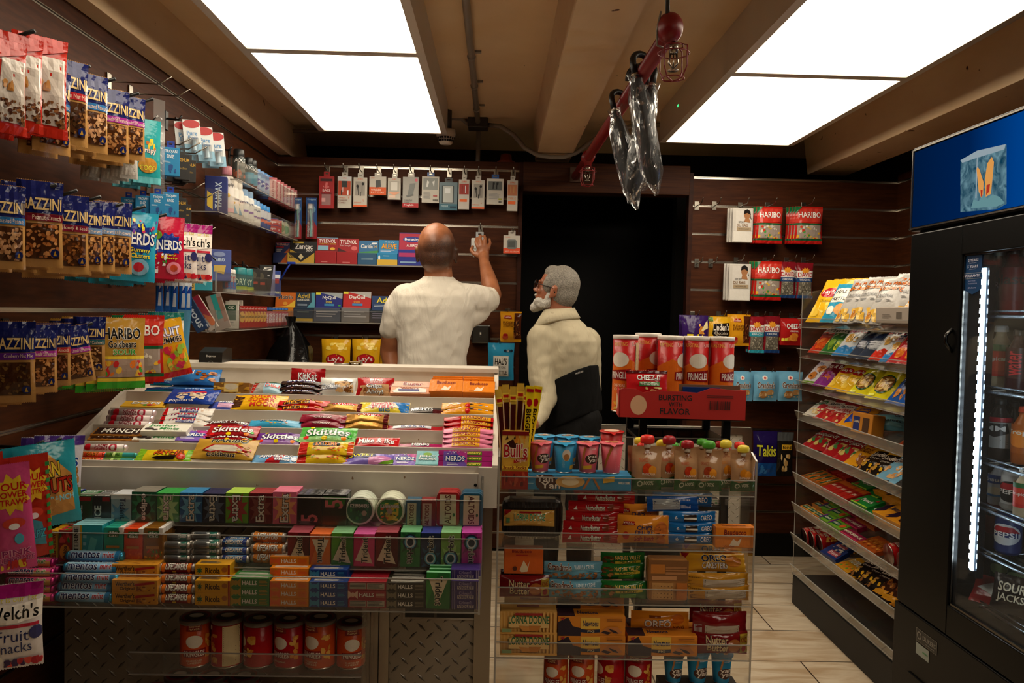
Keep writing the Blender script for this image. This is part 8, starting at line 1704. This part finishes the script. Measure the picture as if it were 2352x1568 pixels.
# --- things on the ledge
LZ = 1.168
a, b = XAT(462, 2.78, LZ), XAT(521, 2.78, LZ); cx_, w_ = (a+b)/2, b-a
t = empty('card_reader', (cx_, 2.78, LZ)); tag(t, 'black card payment reader on the counter ledge', 'card reader')
P_(MB().prism([(2.74, LZ-.025), (2.75, LZ+.035), (2.80, LZ+.05), (2.85, LZ+.045), (2.85, LZ+.0005), (2.77, LZ+.0005), (2.765, LZ-.03)], cx_-w_/2+.005, cx_+w_/2-.005, mat('0d0c0c', 's')), 'body', t)
mb = MB(); _sp = "T .3 .7 .72 .86 c8c4bc Dejavoo;e .52 .32 .14 .2 6c6a66;e .52 .32 .12 .17 0d0c0c;e .5 .32 .05 .08 8a8884"; bake_texts(spec_keys(_sp))
decals(mb, _sp, lambda u, v, o: (cx_+(u-.5)*w_*.85, 2.7405+.01*v-o, LZ-.024+.058*v), 's'); P_(mb, 'front_mark', t)
o = MB().tube([(cx_-.02, 2.845, LZ+.02), (cx_+.04, 2.853, LZ+.004), (cx_+.12, 2.848, LZ+.004), (cx_+.2, 2.853, LZ+.004)], .002, BLK, 6); P_(o, 'cable', t)
a = XAT(815, 2.76, LZ); t = empty('clip_lock', (a, 2.77, LZ)); tag(t, 'small brass cabinet latch lying on the counter ledge', 'latch')
P_(MB().box(a-.021, 2.76, LZ-.012, a+.021, 2.80, LZ+.012, mat('5c4a2a', 'c'), .003), 'body', t); P_(MB().tube([(a-.012, 2.757, LZ-.004), (a+.012, 2.757, LZ-.004), (a+.012, 2.757, LZ+.005), (a-.012, 2.757, LZ+.005)], .002, mat('d8d0c0', 'c'), 6).tube([(a-.02, 2.77, LZ+.003), (a-.075, 2.775, LZ+.002)], .002, STL, 6), 'hasp', t)
# ------------------------------------------------------------------ people
def skin_mat(name, c1, c2, stub=None):
    m, nt, out = new_mat(name)
    b = N(nt, 'ShaderNodeBsdfPrincipled', Roughness=.42)
    b.inputs['Subsurface Weight'].default_value = .08; b.inputs['Subsurface Radius'].default_value = (.02, .008, .004); b.inputs['Subsurface Scale'].default_value = .5
    tc = N(nt, 'ShaderNodeTexCoord'); no = N(nt, 'ShaderNodeTexNoise', Scale=14.0, Detail=6.0); nt.links.new(tc.outputs['Object'], no.inputs[0])
    cr = N(nt, 'ShaderNodeValToRGB'); cr.color_ramp.elements[0].color = (*hexc(c1), 1); cr.color_ramp.elements[1].color = (*hexc(c2), 1); cr.color_ramp.elements[0].position = .35; cr.color_ramp.elements[1].position = .65
    nt.links.new(no.outputs['Fac'], cr.inputs[0]); src = cr.outputs[0]
    if stub:      # cropped hair on the sides and back of the head; (bald crown centre, radius, lower limit z, colour)
        c, rad, zl, colr = stub
        d = N(nt, 'ShaderNodeVectorMath', _operation='DISTANCE'); d.inputs[1].default_value = c; nt.links.new(tc.outputs['Object'], d.inputs[0])
        n2 = N(nt, 'ShaderNodeTexNoise', Scale=18.0, Detail=4.0); nt.links.new(tc.outputs['Object'], n2.inputs[0])
        ad = N(nt, 'ShaderNodeMath', _operation='MULTIPLY_ADD'); ad.inputs[1].default_value = .035; nt.links.new(n2.outputs['Fac'], ad.inputs[0]); nt.links.new(d.outputs['Value'], ad.inputs[2])
        mr = N(nt, 'ShaderNodeMapRange'); mr.inputs['From Min'].default_value = rad; mr.inputs['From Max'].default_value = rad+.045; nt.links.new(ad.outputs[0], mr.inputs['Value'])
        sx = nt.nodes.new('ShaderNodeSeparateXYZ'); nt.links.new(tc.outputs['Object'], sx.inputs[0])
        mz = N(nt, 'ShaderNodeMapRange'); mz.inputs['From Min'].default_value = zl; mz.inputs['From Max'].default_value = zl+.03; nt.links.new(sx.outputs[2], mz.inputs['Value'])
        n3 = N(nt, 'ShaderNodeTexNoise', Scale=420.0, Detail=1.0); nt.links.new(tc.outputs['Object'], n3.inputs[0])
        mn = N(nt, 'ShaderNodeMapRange'); mn.inputs['From Min'].default_value = .3; mn.inputs['From Max'].default_value = .6; mn.inputs['To Min'].default_value = .62; mn.inputs['To Max'].default_value = .95; nt.links.new(n3.outputs['Fac'], mn.inputs['Value'])
        m1 = N(nt, 'ShaderNodeMath', _operation='MULTIPLY'); nt.links.new(mr.outputs[0], m1.inputs[0]); nt.links.new(mz.outputs[0], m1.inputs[1])
        dl = N(nt, 'ShaderNodeVectorMath', _operation='DISTANCE'); dl.inputs[1].default_value = (c[0], c[1], zl+.1); nt.links.new(tc.outputs['Object'], dl.inputs[0])
        lt = N(nt, 'ShaderNodeMath', _operation='LESS_THAN'); lt.inputs[1].default_value = .26; nt.links.new(dl.outputs['Value'], lt.inputs[0])
        m0 = N(nt, 'ShaderNodeMath', _operation='MULTIPLY'); nt.links.new(m1.outputs[0], m0.inputs[0]); nt.links.new(lt.outputs[0], m0.inputs[1])
        m2 = N(nt, 'ShaderNodeMath', _operation='MULTIPLY'); nt.links.new(m0.outputs[0], m2.inputs[0]); nt.links.new(mn.outputs[0], m2.inputs[1])
        mx = N(nt, 'ShaderNodeMix', _data_type='RGBA'); mx.inputs['B'].default_value = (*hexc(colr), 1)
        nt.links.new(src, mx.inputs['A']); nt.links.new(m2.outputs[0], mx.inputs['Factor']); src = mx.outputs['Result']
    nt.links.new(src, b.inputs['Base Color'])
    n4 = N(nt, 'ShaderNodeTexNoise', Scale=160.0, Detail=3.0); nt.links.new(tc.outputs['Object'], n4.inputs[0])
    bp = N(nt, 'ShaderNodeBump', Strength=.15, Distance=.002); nt.links.new(n4.outputs['Fac'], bp.inputs['Height']); nt.links.new(bp.outputs[0], b.inputs['Normal'])
    nt.links.new(b.outputs[0], out.inputs[0]); return m
_ico = None
def ell(mb, c, r, M=None, m=None):
    bm = bmesh.new(); bmesh.ops.create_icosphere(bm, subdivisions=3, radius=1)
    X = Matrix.Translation(c) @ (M.to_4x4() if M else Matrix.Identity(4)) @ Matrix.Diagonal((*r, 1))
    mb.bm(bm, m, False, X)
def cap(mb, a, ra, b, rb, m=None):
    a, b = Vector(a), Vector(b); ell(mb, a, (ra,)*3, None, m); ell(mb, b, (rb,)*3, None, m); mb.tube([a, a.lerp(b, .5), b], [ra, (ra+rb)/2, rb], m, 16)
def chain(mb, pts, m=None):
    for (a, ra), (b, rb) in zip(pts, pts[1:]): cap(mb, a, ra, b, rb, m)
def loft(mb, secs, m=None, n=28, p=2.3, yaw=0):
    """closed body of squashed rings: (x, y, z, rx, ry[, tilt])"""
    vs = []; fs = []; cy, sy = math.cos(yaw), math.sin(yaw)
    for s in secs:
        x, y, z, rx, ry = s[:5]; tl = s[5] if len(s) > 5 else 0
        for k in range(n):
            a = 2*math.pi*k/n; ca, sa = math.cos(a), math.sin(a)
            u = rx*math.copysign(abs(ca)**(2/p), ca); v = ry*math.copysign(abs(sa)**(2/p), sa)
            vs.append((x+u*cy-v*sy, y+u*sy+v*cy, z+tl*u))
    q = len(secs)
    for i in range(q-1):
        for k in range(n): fs.append((i*n+k, i*n+(k+1) % n, (i+1)*n+(k+1) % n, (i+1)*n+k))
    fs.append(tuple(reversed(range(n)))); fs.append(tuple((q-1)*n+k for k in range(n)))
    mb.add(vs, fs, m)
def weld(mb, name, m, vox=.006, it=6, wrinkle=None):
    """one continuous skin over overlapping volumes"""
    dm = mat('888', 'm'); mb.ml = [dm]; mb.m = [0]*len(mb.m)
    me = mb.mesh(name+'_tmp')
    b = bmesh.new(); b.from_mesh(me); bmesh.ops.recalc_face_normals(b, faces=b.faces[:]); b.to_mesh(me); b.free()
    o = bpy.data.objects.new('tmp', me); COL.objects.link(o)
    r = o.modifiers.new('r', 'REMESH'); r.mode = 'VOXEL'; r.voxel_size = vox
    s = o.modifiers.new('s', 'SMOOTH'); s.factor = .5; s.iterations = it
    bpy.context.view_layer.update(); dg = bpy.context.evaluated_depsgraph_get()
    out = bpy.data.meshes.new_from_object(o.evaluated_get(dg)); bpy.data.objects.remove(o); bpy.data.meshes.remove(me)
    out.name = name; out.materials.clear(); out.materials.append(m)
    if wrinkle:
        nr = [v.normal.copy() for v in out.vertices]
        for v, n in zip(out.vertices, nr): v.co = v.co+n*wrinkle(v.co, n)
    out.polygons.foreach_set('use_smooth', [True]*len(out.polygons)); out.update()
    return out
def child(name, me, par, label=None):
    o = bpy.data.objects.new(name, me); COL.objects.link(o)
    if par: o.parent = par
    if label: o['label'] = label
    return o
def frame(fwd, up=(0, 0, 1)):
    y = Vector(fwd).normalized(); x = y.cross(Vector(up)).normalized(); z = x.cross(y)
    return Matrix((x, y, z)).transposed()
def head(mb, c, M, s=1.0):
    def e(p, r, tw=None): ell(mb, Vector(c)+M @ (Vector(p)*s), tuple(q*s for q in r), M @ tw if tw else M)
    e((0, -.008, .030), (.077, .098, .094)); e((0, .03, -.025), (.064, .066, .085)); e((0, .066, -.086), (.03, .026, .026)); e((0, -.03, -.01), (.07, .075, .075))
    e((0, .080, .028), (.055, .018, .012))                                     # brow
    for sg in (-1, 1):
        e((sg*.080, -.006, -.008), (.008, .017, .031), Matrix.Rotation(R(-sg*22), 3, 'Z')); e((sg*.084, -.011, .012), (.006, .012, .012)); e((sg*.08, .004, -.034), (.007, .009, .010))
        e((sg*.038, .072, -.018), (.024, .018, .018)); e((sg*.031, .086, .012), (.012, .009, .008))     # cheeks, eyelids
        e((sg*.012, .103, -.024), (.008, .01, .007))
    cap(mb, Vector(c)+M @ (Vector((0, .09, .015))*s), .008*s, Vector(c)+M @ (Vector((0, .112, -.018))*s), .011*s)
    e((0, .094, -.050), (.024, .008, .005)); e((0, .092, -.060), (.021, .009, .006))                     # lips
def fold(amp, f1=9.0, seed=0, diag=(.6, 0, 1)):
    d = Vector(diag)
    def w(co, n):
        t = co.dot(d)
        a = noise.noise(Vector((co.x*4+seed, co.y*4, co.z*3)))
        r = math.sin(t*f1*6+a*7)
        return amp*(.55*max(0, r)**2*max(0, noise.noise(co*6+Vector((seed, 3, 1)))+.35)+.9*noise.noise(Vector((co.x*9, co.y*9, co.z*5+seed)))+.35*noise.noise(co*28))
    return w
def cloth_mat(name, c1, c2, sc=350, bump=.25, rough=.85):
    m, nt, out = new_mat(name)
    b = N(nt, 'ShaderNodeBsdfPrincipled', Roughness=rough); b.inputs['Specular IOR Level'].default_value = .2
    tc = N(nt, 'ShaderNodeTexCoord'); no = N(nt, 'ShaderNodeTexNoise', Scale=5.0, Detail=5.0); nt.links.new(tc.outputs['Object'], no.inputs[0])
    cr = N(nt, 'ShaderNodeValToRGB'); cr.color_ramp.elements[0].color = (*hexc(c1), 1); cr.color_ramp.elements[1].color = (*hexc(c2), 1); nt.links.new(no.outputs['Fac'], cr.inputs[0]); nt.links.new(cr.outputs[0], b.inputs['Base Color'])
    n2 = N(nt, 'ShaderNodeTexNoise', Scale=float(sc), Detail=2.0); nt.links.new(tc.outputs['Object'], n2.inputs[0])
    n3 = N(nt, 'ShaderNodeTexNoise', Scale=11.0, Detail=3.0, Distortion=.8); mp = N(nt, 'ShaderNodeMapping', Scale=(1.6, 1, .55), Rotation=(0, .7, 0)); nt.links.new(tc.outputs['Object'], mp.inputs[0]); nt.links.new(mp.outputs[0], n3.inputs[0])
    bp = N(nt, 'ShaderNodeBump', Strength=bump, Distance=.0015); nt.links.new(n2.outputs['Fac'], bp.inputs['Height'])
    bq = N(nt, 'ShaderNodeBump', Strength=.7, Distance=.02); nt.links.new(n3.outputs['Fac'], bq.inputs['Height']); nt.links.new(bp.outputs[0], bq.inputs['Normal'])
    nt.links.new(bq.outputs[0], b.inputs['Normal']); nt.links.new(b.outputs[0], out.inputs[0]); return m
TROU = cloth_mat('dark_trouser_cloth', '0b0a0a', '131211')
SHOE = mat('0c0b0a', 's')
def legs(root, hx, hy, yaw, hipz, hw=.10, name='trousers', top=None):
    tr = MB(); sh = MB(); c, s = math.cos(yaw), math.sin(yaw)
    for sg in (-1, 1):
        x, y = hx+sg*hw*c, hy+sg*hw*s
        chain(tr, [((x, y, hipz), .095), ((x, y, .50), .07), ((x, y, .09), .06)])
        fx_, fy_ = -s, c
        cap(sh, (x-fx_*.03, y-fy_*.03, .046), .045, (x+fx_*.15, y+fy_*.15, .038), .036)
    if top: loft(tr, top, yaw=yaw)
    child(name, weld(tr, name, TROU, .009, 6, fold(.006)), root)
    for v in range(len(sh.v)):
        if sh.v[v][2] < .004: sh.v[v] = (sh.v[v][0], sh.v[v][1], .004)
    child('shoes', weld(sh, 'shoes', SHOE, .007, 3), root)
# --- the bald man in the white T-shirt, reaching up to the wall
YA = 3.72
def A(px, py, Y=YA): return W(px, py, Y=Y)
hc = A(1003, 580); sA = 1.12
SKA = skin_mat('tan_skin', '8c5434', 'a66a47', stub=(tuple(hc+Vector((-.035, -.02,   .125))), .118, hc.z-.09, '241914'))
mb = MB(); hM = frame((.06, 1, .12))
head(mb, hc, hM, sA)
cap(mb, A(1006, 606), .062, A(1008, 650), .068)
ell(mb, A(1007, 618, YA-.035), (.056, .035, .02)); 
px2m = YA/FPX
loft(mb, [(A(1003, y).x, YA, A(1003, y).z, hw*px2m, ry) for y, hw, ry in ((960, 66, .10), (880, 66, .11), (800, 62, .11), (740, 70, .10), (705, 74, .10), (684, 66, .08), (660, 44, .06))])
el = A(1131, 676, 3.95); wr = A(1112, 600, 4.17)
chain(mb, [(A(1082, 690), .046), (el, .045), (el.lerp(wr, .35), .043), (wr, .026)])
el2 = A(894, 806, YA+.02); wr2 = A(914, 925, YA-.05)
chain(mb, [(A(928, 705), .046), (A(900, 760), .046), (el2, .044), (wr2, .03)])
# raised right hand: palm, four bent fingers and the thumb
YH = 4.26
def Hh(px, py, Y=YH): return W(px, py, Y=Y)
cap(mb, wr, .026, Hh(1111, 588), .030)
ell(mb, Hh(1109, 578), (.036, .017, .040))
for k, (kx, ky, mx, my, tx, ty, r) in enumerate(((1098, 567, 1093, 556, 1095, 547, .0092), (1106, 563, 1103, 549, 1103, 541, .0095), (1114, 564, 1115, 550, 1113, 542, .0092), (1121, 570, 1126, 558, 1124, 549, .0082))):
    chain(mb, [(Hh(1106+k*3, 577), .013), (Hh(kx, ky, YH-.005), .0115), (Hh(mx, my, YH+.012), r), (Hh(tx, ty, YH+.045), r*.88)])
chain(mb, [(Hh(1102, 588), .018), (Hh(1089, 583, YH+.005), .0125), (Hh(1082, 574, YH+.02), .0105), (Hh(1086, 566, YH+.045), .009)])
# lowered left hand beside the hip
ell(mb, wr2+Vector((.0, -.01, -.05)), (.022, .036, .045))
for k in range(4): chain(mb, [(wr2+Vector((0, -.035+.018*k, -.08)), .010), (wr2+Vector((.006, -.037+.018*k, -.115)), .009), (wr2+Vector((.016, -.035+.018*k, -.14+.004*abs(k-1.5))), .008)])
chain(mb, [(wr2+Vector((.006, -.045, -.04)), .013), (wr2+Vector((.012, -.062, -.075)), .010), (wr2+Vector((.016, -.062, -.1)), .008)])
pa = child('person', weld(mb, 'person', SKA, .0048, 5), None)
tag(pa, 'person with bald head and white T-shirt, back turned, reaching up to the wall', 'person')
SHW = cloth_mat('white_tshirt_cloth', 'cfc6b6', 'dcd4c6')
sb = MB()
loft(sb, [(A(c, y).x, YA+dy, A(c, y).z, hw*px2m, ry) for y, c, hw, ry, dy in ((938, 993, 83, .150, .0), (900, 993, 83, .150, 0), (860, 993, 80, .148, 0), (820, 994, 79, .143, 0), (780, 997, 83, .138, 0), (740, 1000, 90, .135, 0), (705, 1002, 97, .132, 0), (680, 1003, 98, .12, 0), (663, 1004, 84, .10, 0), (650, 1005, 58, .09, 0), (641, 1006, 40, .078, 0), (634, 1006, 34, .072, 0))])
chain(sb, [(A(935, 690), .082), (A(913, 715), .072), (A(896, 757), .054)])
sb2 = A(1120, 688, 3.86)
chain(sb, [(A(1068, 692), .085), (A(1098, 690, 3.77), .078), (sb2, .062)]); cap(sb, A(1070, 725), .07, A(1100, 712, 3.78), .055)
child('t_shirt', weld(sb, 't_shirt', SHW, .0065, 5, fold(.0075, 6, 3)), pa)
legs(pa, A(993, 800).x, YA, 0, .9, .095, top=[(A(993, 900).x, YA, .84, .165, .12), (A(993, 900).x, YA, .93, .165, .125), (A(993, 900).x, YA, 1.0, .16, .12)])
# the pack he touches
_p = empty('hanging_pack', Hh(1100, 540, 4.38)); tag(_p, 'small white blister pack under the raised hand of the bald man', 'accessory box')
wm = mat('c9c8c4', 's')
a_, b_ = W(1082, 572, Y=4.40), W(1101, 547, Y=4.40); 
P_(MB().box(a_.x, 4.385, a_.z, b_.x, 4.41, b_.z, wm, .005).box(W(1086, 590, Y=4.4).x, 4.39, W(1086, 590, Y=4.4).z, W(1096, 570, Y=4.4).x, 4.405, a_.z+.01, wm, .003), 'pack', _p)
a_, b_ = W(1093, 548, Y=4.40), W(1111, 536, Y=4.40)
P_(MB().box(a_.x, 4.396, a_.z-.01, b_.x, 4.399, b_.z-.008, mat('a8aaac', 's')).box(a_.x, 4.396, b_.z-.009, a_.x+.012, 4.399, b_.z, mat('a8aaac', 's')).box(b_.x-.012, 4.396, b_.z-.009, b_.x, 4.399, b_.z, mat('a8aaac', 's')).box(a_.x, 4.396, b_.z-.001, b_.x, 4.399, b_.z+.007, mat('a8aaac', 's')), 'hang_tab', _p)

# --- the grey haired bearded man with the black back support
YP = 3.85
def Bp(px, py, Y=YP): return W(px, py, Y=Y)
hb_ = Bp(1279, 667); sB = .97
SKB = skin_mat('ruddy_skin', '8c5034', 'a8684a')
mb = MB(); fB = Vector((-.93, .34, .20)); hMB = frame(fB)
head(mb, hb_, hMB, sB)
cap(mb, hb_+Vector((.012, 0, -.06)), .06, Bp(1286, 735), .064)
q = YP/FPX; yaw = R(-32)
loft(mb, [(Bp(c, y).x, YP, Bp(c, y).z, hw*q, .10) for y, c, hw in ((980, 1305, 60), (900, 1312, 48), (850, 1303, 56), (800, 1297, 66), (770, 1293, 66), (745, 1286, 46))], yaw=yaw)
bl = [(Bp(1240, 790, 3.80), .05), (Bp(1252, 915, 3.74), .042), (Bp(1224, 974, 3.60), .028)]
br_ = [(Bp(1352, 785, 3.92), .05), (Bp(1357, 885, 3.97), .042), (Bp(1362, 945, 4.0), .03)]
chain(mb, bl); chain(mb, br_)
for base, dr in ((Bp(1224, 974, 3.60), Vector((-.55, -.45, -.7))), (Bp(1362, 945, 4.0), Vector((.05, .05, -1)))):
    dr = dr.normalized(); M = frame(dr, (0, 1, .2)); pc = base+dr*.05
    ell(mb, pc, (.036, .045, .018), M)
    for k in range(4):
        o_ = M @ Vector((-.027+.018*k, .035, 0)); chain(mb, [(pc+o_, .0105), (pc+o_+dr*.035+M @ Vector((0, 0, -.006)), .009), (pc+o_+dr*(.06-.004*abs(k-1.5))+M @ Vector((0, 0, -.022)), .008)])
    chain(mb, [(pc+M @ Vector((-.03, -.02, 0)), .013), (pc+M @ Vector((-.05, .01, -.01)), .0105), (pc+M @ Vector((-.05, .035, -.02)), .009)])
pb = child('person', weld(mb, 'person', SKB, .0048, 5), None)
tag(pb, 'person with grey hair, glasses and white beard in cream shirt with black back support', 'person')
def hair_mat(name, c1, c2):
    m, nt, out = new_mat(name); b = N(nt, 'ShaderNodeBsdfPrincipled', Roughness=.6)
    tc = N(nt, 'ShaderNodeTexCoord'); mp = N(nt, 'ShaderNodeMapping', Scale=(1, 1, .4)); nt.links.new(tc.outputs['Object'], mp.inputs[0])
    no = N(nt, 'ShaderNodeTexNoise', Scale=520.0, Detail=3.0, Distortion=.3); nt.links.new(mp.outputs[0], no.inputs[0])
    cr = N(nt, 'ShaderNodeValToRGB'); cr.color_ramp.elements[0].color = (*hexc(c1), 1); cr.color_ramp.elements[1].color = (*hexc(c2), 1); cr.color_ramp.elements[0].position = .38; cr.color_ramp.elements[1].position = .62
    nt.links.new(no.outputs['Fac'], cr.inputs[0]); nt.links.new(cr.outputs[0], b.inputs['Base Color'])
    bp = N(nt, 'ShaderNodeBump', Strength=.6, Distance=.003); nt.links.new(no.outputs['Fac'], bp.inputs['Height']); nt.links.new(bp.outputs[0], b.inputs['Normal']); nt.links.new(b.outputs[0], out.inputs[0]); return m
hm = MB()
def he(p, r): ell(hm, hb_+hMB @ (Vector(p)*sB), tuple(x*sB for x in r), hMB)
he((0, -.016, .037), (.081, .096, .094)); he((0, -.036, -.005), (.075, .074, .083)); he((0, .03, .08), (.058, .05, .042)); he((0, -.045, -.04), (.062, .05, .048))
for sg in (-1, 1): he((sg*.066, .028, .03), (.016, .03, .05))
child('hair', weld(hm, 'hair', hair_mat('grey_hair', '5a554d', 'a39b8e'), .006, 4, lambda co, n: .0012*noise.noise(co*110)+.0025*noise.noise(co*22)), pb, 'short grey hair')
bd = MB()
def be(p, r): ell(bd, hb_+hMB @ (Vector(p)*sB), tuple(x*sB for x in r), hMB)
be((0, .074, -.088), (.038, .034, .032)); be((0, .092, -.104), (.030, .026, .028)); be((0, .100, -.114), (.018, .018, .016)); be((0, .098, -.045), (.026, .012, .008))
for sg in (-1, 1): be((sg*.042, .045, -.075), (.024, .05, .028)); be((sg*.060, .018, -.045), (.012, .02, .035))
child('beard', weld(bd, 'beard', hair_mat('white_beard', '9a948a', 'e0dbd0'), .005, 3, lambda co, n: .006*noise.noise(co*50)+.002*noise.noise(co*120)), pb, 'short white beard')
gm = MB(); gl_ = mat('1a1412', 's')
def G(p): return hb_+hMB @ (Vector(p)*sB)
for sg in (-1, 1):
    ring = [G((sg*.036+.026*math.cos(R(a)), .103-.012*abs(math.cos(R(a)))*0, .012+.02*math.sin(R(a)))) for a in range(0, 361, 24)]
    gm.tube(ring, .0018, gl_, 6); gm.add(ring[:-1], [tuple(range(len(ring)-1))], mat_clear('tinted_lens', tint=(.25, .18, .14), gloss=.05))
    gm.tube([G((sg*.062, .103, .016)), G((sg*.084, .05, .014)), G((sg*.087, .0, .010)), G((sg*.084, -.018, -.012))], .0022, gl_, 6)
gm.tube([G((-.011, .106, .018)), G((.011, .106, .018))], .002, gl_, 6)
P_(gm, 'glasses', pb)
SHB = cloth_mat('cream_shirt_cloth', 'b3a78c', 'c4b99e')
sb = MB()
loft(sb, [(Bp(c, y).x, YP+dy, Bp(c, y).z, hw*q, ry) for y, c, hw, ry, dy in ((895, 1312, 50, .115, 0), (870, 1308, 54, .118, 0), (840, 1302, 63, .125, 0), (805, 1298, 73, .13, 0), (780, 1295, 77, .125, 0), (760, 1291, 70, .11, 0), (742, 1287, 54, .095, 0), (728, 1285, 40, .085, 0), (718, 1284, 33, .078, 0))], yaw=yaw)
chain(sb, [(Bp(1246, 780, 3.81), .078), (Bp(1241, 845, 3.78), .066), (Bp(1251, 912, 3.74), .060), (Bp(1238, 945, 3.68), .05), (Bp(1226, 968, 3.62), .038)])
chain(sb, [(Bp(1345, 785, 3.90), .072), (Bp(1354, 840, 3.94), .058), (Bp(1357, 890, 3.97), .054), (Bp(1362, 935, 3.99), .038)])
child('shirt', weld(sb, 'shirt', SHB, .0065, 4, fold(.010, 7, 9, (-.4, 0, 1))), pb)
cb = MB(); n = 30; vs = []
for ri, (rr, zz_, ex) in enumerate(((.068, .026, 0), (.075, .034, 0), (.104, -.012, 1), (.096, -.020, 1))):
    for k in range(n+1):
        a = R(-150+300*k/n)                        # opening at the throat
        d = hMB @ Vector((0, 1, 0)); base = math.atan2(d.y, d.x)+math.pi
        f = abs(a)/R(150)
        x = math.cos(base+a); y_ = math.sin(base+a)
        ext = (.05*f**3 if ex else 0)
        vs.append(Bp(1284, 722)+Vector((x*(rr+ext*.6), y_*(rr+ext*.6), zz_-ext-.012*f)))
cb.add(vs, [(i*(n+1)+k, i*(n+1)+k+1, (i+1)*(n+1)+k+1, (i+1)*(n+1)+k) for i in range(3) for k in range(n)]+[(3*(n+1)+k, 3*(n+1)+k+1, k+1, k) for k in range(n)], SHB, True)
P_(cb, 'collar', pb)
BSUP = cloth_mat('black_elastic', '040404', '090808', rough=.95)
bs = MB()
loft(bs, [(Bp(c, y).x, YP, Bp(c, y).z, hw*q, ry, .50) for y, c, hw, ry in ((972, 1310, 69, .158), (940, 1312, 66, .154), (905, 1312, 62, .146), (865, 1309, 62, .140))], yaw=yaw)
bo = child('back_support', weld(bs, 'back_support', BSUP, .0065, 3, fold(.003, 4, 2)), pb, 'wide black back support belt')
_t0 = Bp(1322, 860, 3.69); _t1 = Bp(1340, 854, 3.69)
mbm = MB(); bake_texts([('MUELLER', .018)]); _v = FONTJ[('MUELLER', .018)]; _bb = _v[2]
mbm.add([_t0.lerp(_t1, (x-_bb[0])/(_bb[2]-_bb[0]))+Vector((0, 0, (y-_bb[1])/(_bb[3]-_bb[1])*.008)) for x, y in _v[0]], _v[1], mat('b8b4ac', 'm'))
P_(mbm, 'printed_mark', bo)
legs(pb, Bp(1300, 900).x, YP, yaw, .85, .09, top=[(Bp(1298, 1010).x, YP, .74, .17, .13), (Bp(1298, 1000).x, YP, .83, .165, .135), (Bp(1305, 950).x, YP, .90, .145, .125), (Bp(1310, 930).x, YP, .95, .125, .115)])
# ------------------------------------------------------------------ labels: what it looks like, where it is, and which of its like
from collections import defaultdict
bpy.context.view_layer.update()
NUM = ['', 'second', 'third', 'fourth', 'fifth', 'sixth', 'seventh', 'eighth', 'ninth', 'tenth', 'eleventh', 'twelfth', 'thirteenth', 'fourteenth', 'fifteenth', 'sixteenth', 'seventeenth', 'eighteenth', 'nineteenth', 'twentieth']
def ordinal(i, n, ax):
    first, last, frm = {'x': ('leftmost', 'rightmost', 'left'), 'y': ('frontmost', 'rearmost', 'front'), 'z': ('lowest', 'topmost', 'bottom')}[ax]
    if i == 0: return first
    if i == n-1: return last
    return '%s from %s' % (NUM[i] if i < len(NUM) else str(i+1)+'th', frm)
def clusters(vals, tol):
    out = []
    for v in sorted(vals):
        if not out or v-out[-1][-1] > tol: out.append([v])
        else: out[-1].append(v)
    return [(c[0]+c[-1])/2 for c in out]
def label_all(items):
    g = defaultdict(list)
    for it in items: g[(it[1], it[2])].append(it)
    for (desc, place), L in g.items():
        base = (desc+' '+place).strip()
        if len(L) == 1: L[0][0]['label'] = base; continue
        grp = '%s %s' % (desc, place)
        def cl(ax): return clusters([it[0].location['xyz'.index(ax)] for it in L], tol[ax])
        tol = {'x': .012, 'y': .006, 'z': .006}
        pos = {ax: cl(ax) for ax in 'xyz'}
        # which axes tell them apart: fewest first
        best = None
        for combo in ('x', 'z', 'y', 'xy', 'xz', 'zy', 'xzy'):
            keys = [tuple(min(range(len(pos[a])), key=lambda i: abs(pos[a][i]-it[0].location['xyz'.index(a)])) for a in combo) for it in L]
            if len(set(keys)) == len(L): best = (combo, keys); break
        if best and len(best[0]) < 3:
            combo, keys = best
            if len(combo) == 1: order = sorted(range(len(L)), key=lambda q: L[q][0].location['xyz'.index(combo)]); words = {q: ordinal(i, len(L), combo) for i, q in enumerate(order)}
            else:
                words = {}
                a, b = combo
                for q in range(len(L)):
                    w1 = ordinal(keys[q][0], len(pos[a]), a); 
                    sub = sorted(keys[p][1] for p in range(len(L)) if keys[p][0] == keys[q][0]); w2 = ordinal(sub.index(keys[q][1]), len(sub), b) if len(sub) > 1 else ''
                    words[q] = (w1+' '+w2).strip()
        else:
            order = sorted(range(len(L)), key=lambda q: tuple(L[q][0].location)); words = {q: ordinal(i, len(L), 'x') for i, q in enumerate(order)}
        for q, it in enumerate(L):
            it[0]['label'] = base+', '+words[q]; it[0]['group'] = it[5] or grp
    for it in items:
        for a_, b_ in ((' the ', ' '), (' with ', ', '), ('showing its printed ', 'showing '), (' of ', ' '), (' band', ''), (' front', '')):
            if len(it[0]['label'].split()) > 16: it[0]['label'] = it[0]['label'].replace(a_, b_)
        w = it[0]['label'].split()
        if len(w) > 16: print('LONG', len(w), it[0]['label'])
    seen = defaultdict(int)
    for it in items: seen[it[0]['label']] += 1
    for k, v in seen.items():
        if v > 1: print('DUP', v, k)
label_all(ITEMS)
print('ITEMS', len(ITEMS), 'OBJECTS', len(bpy.data.objects))
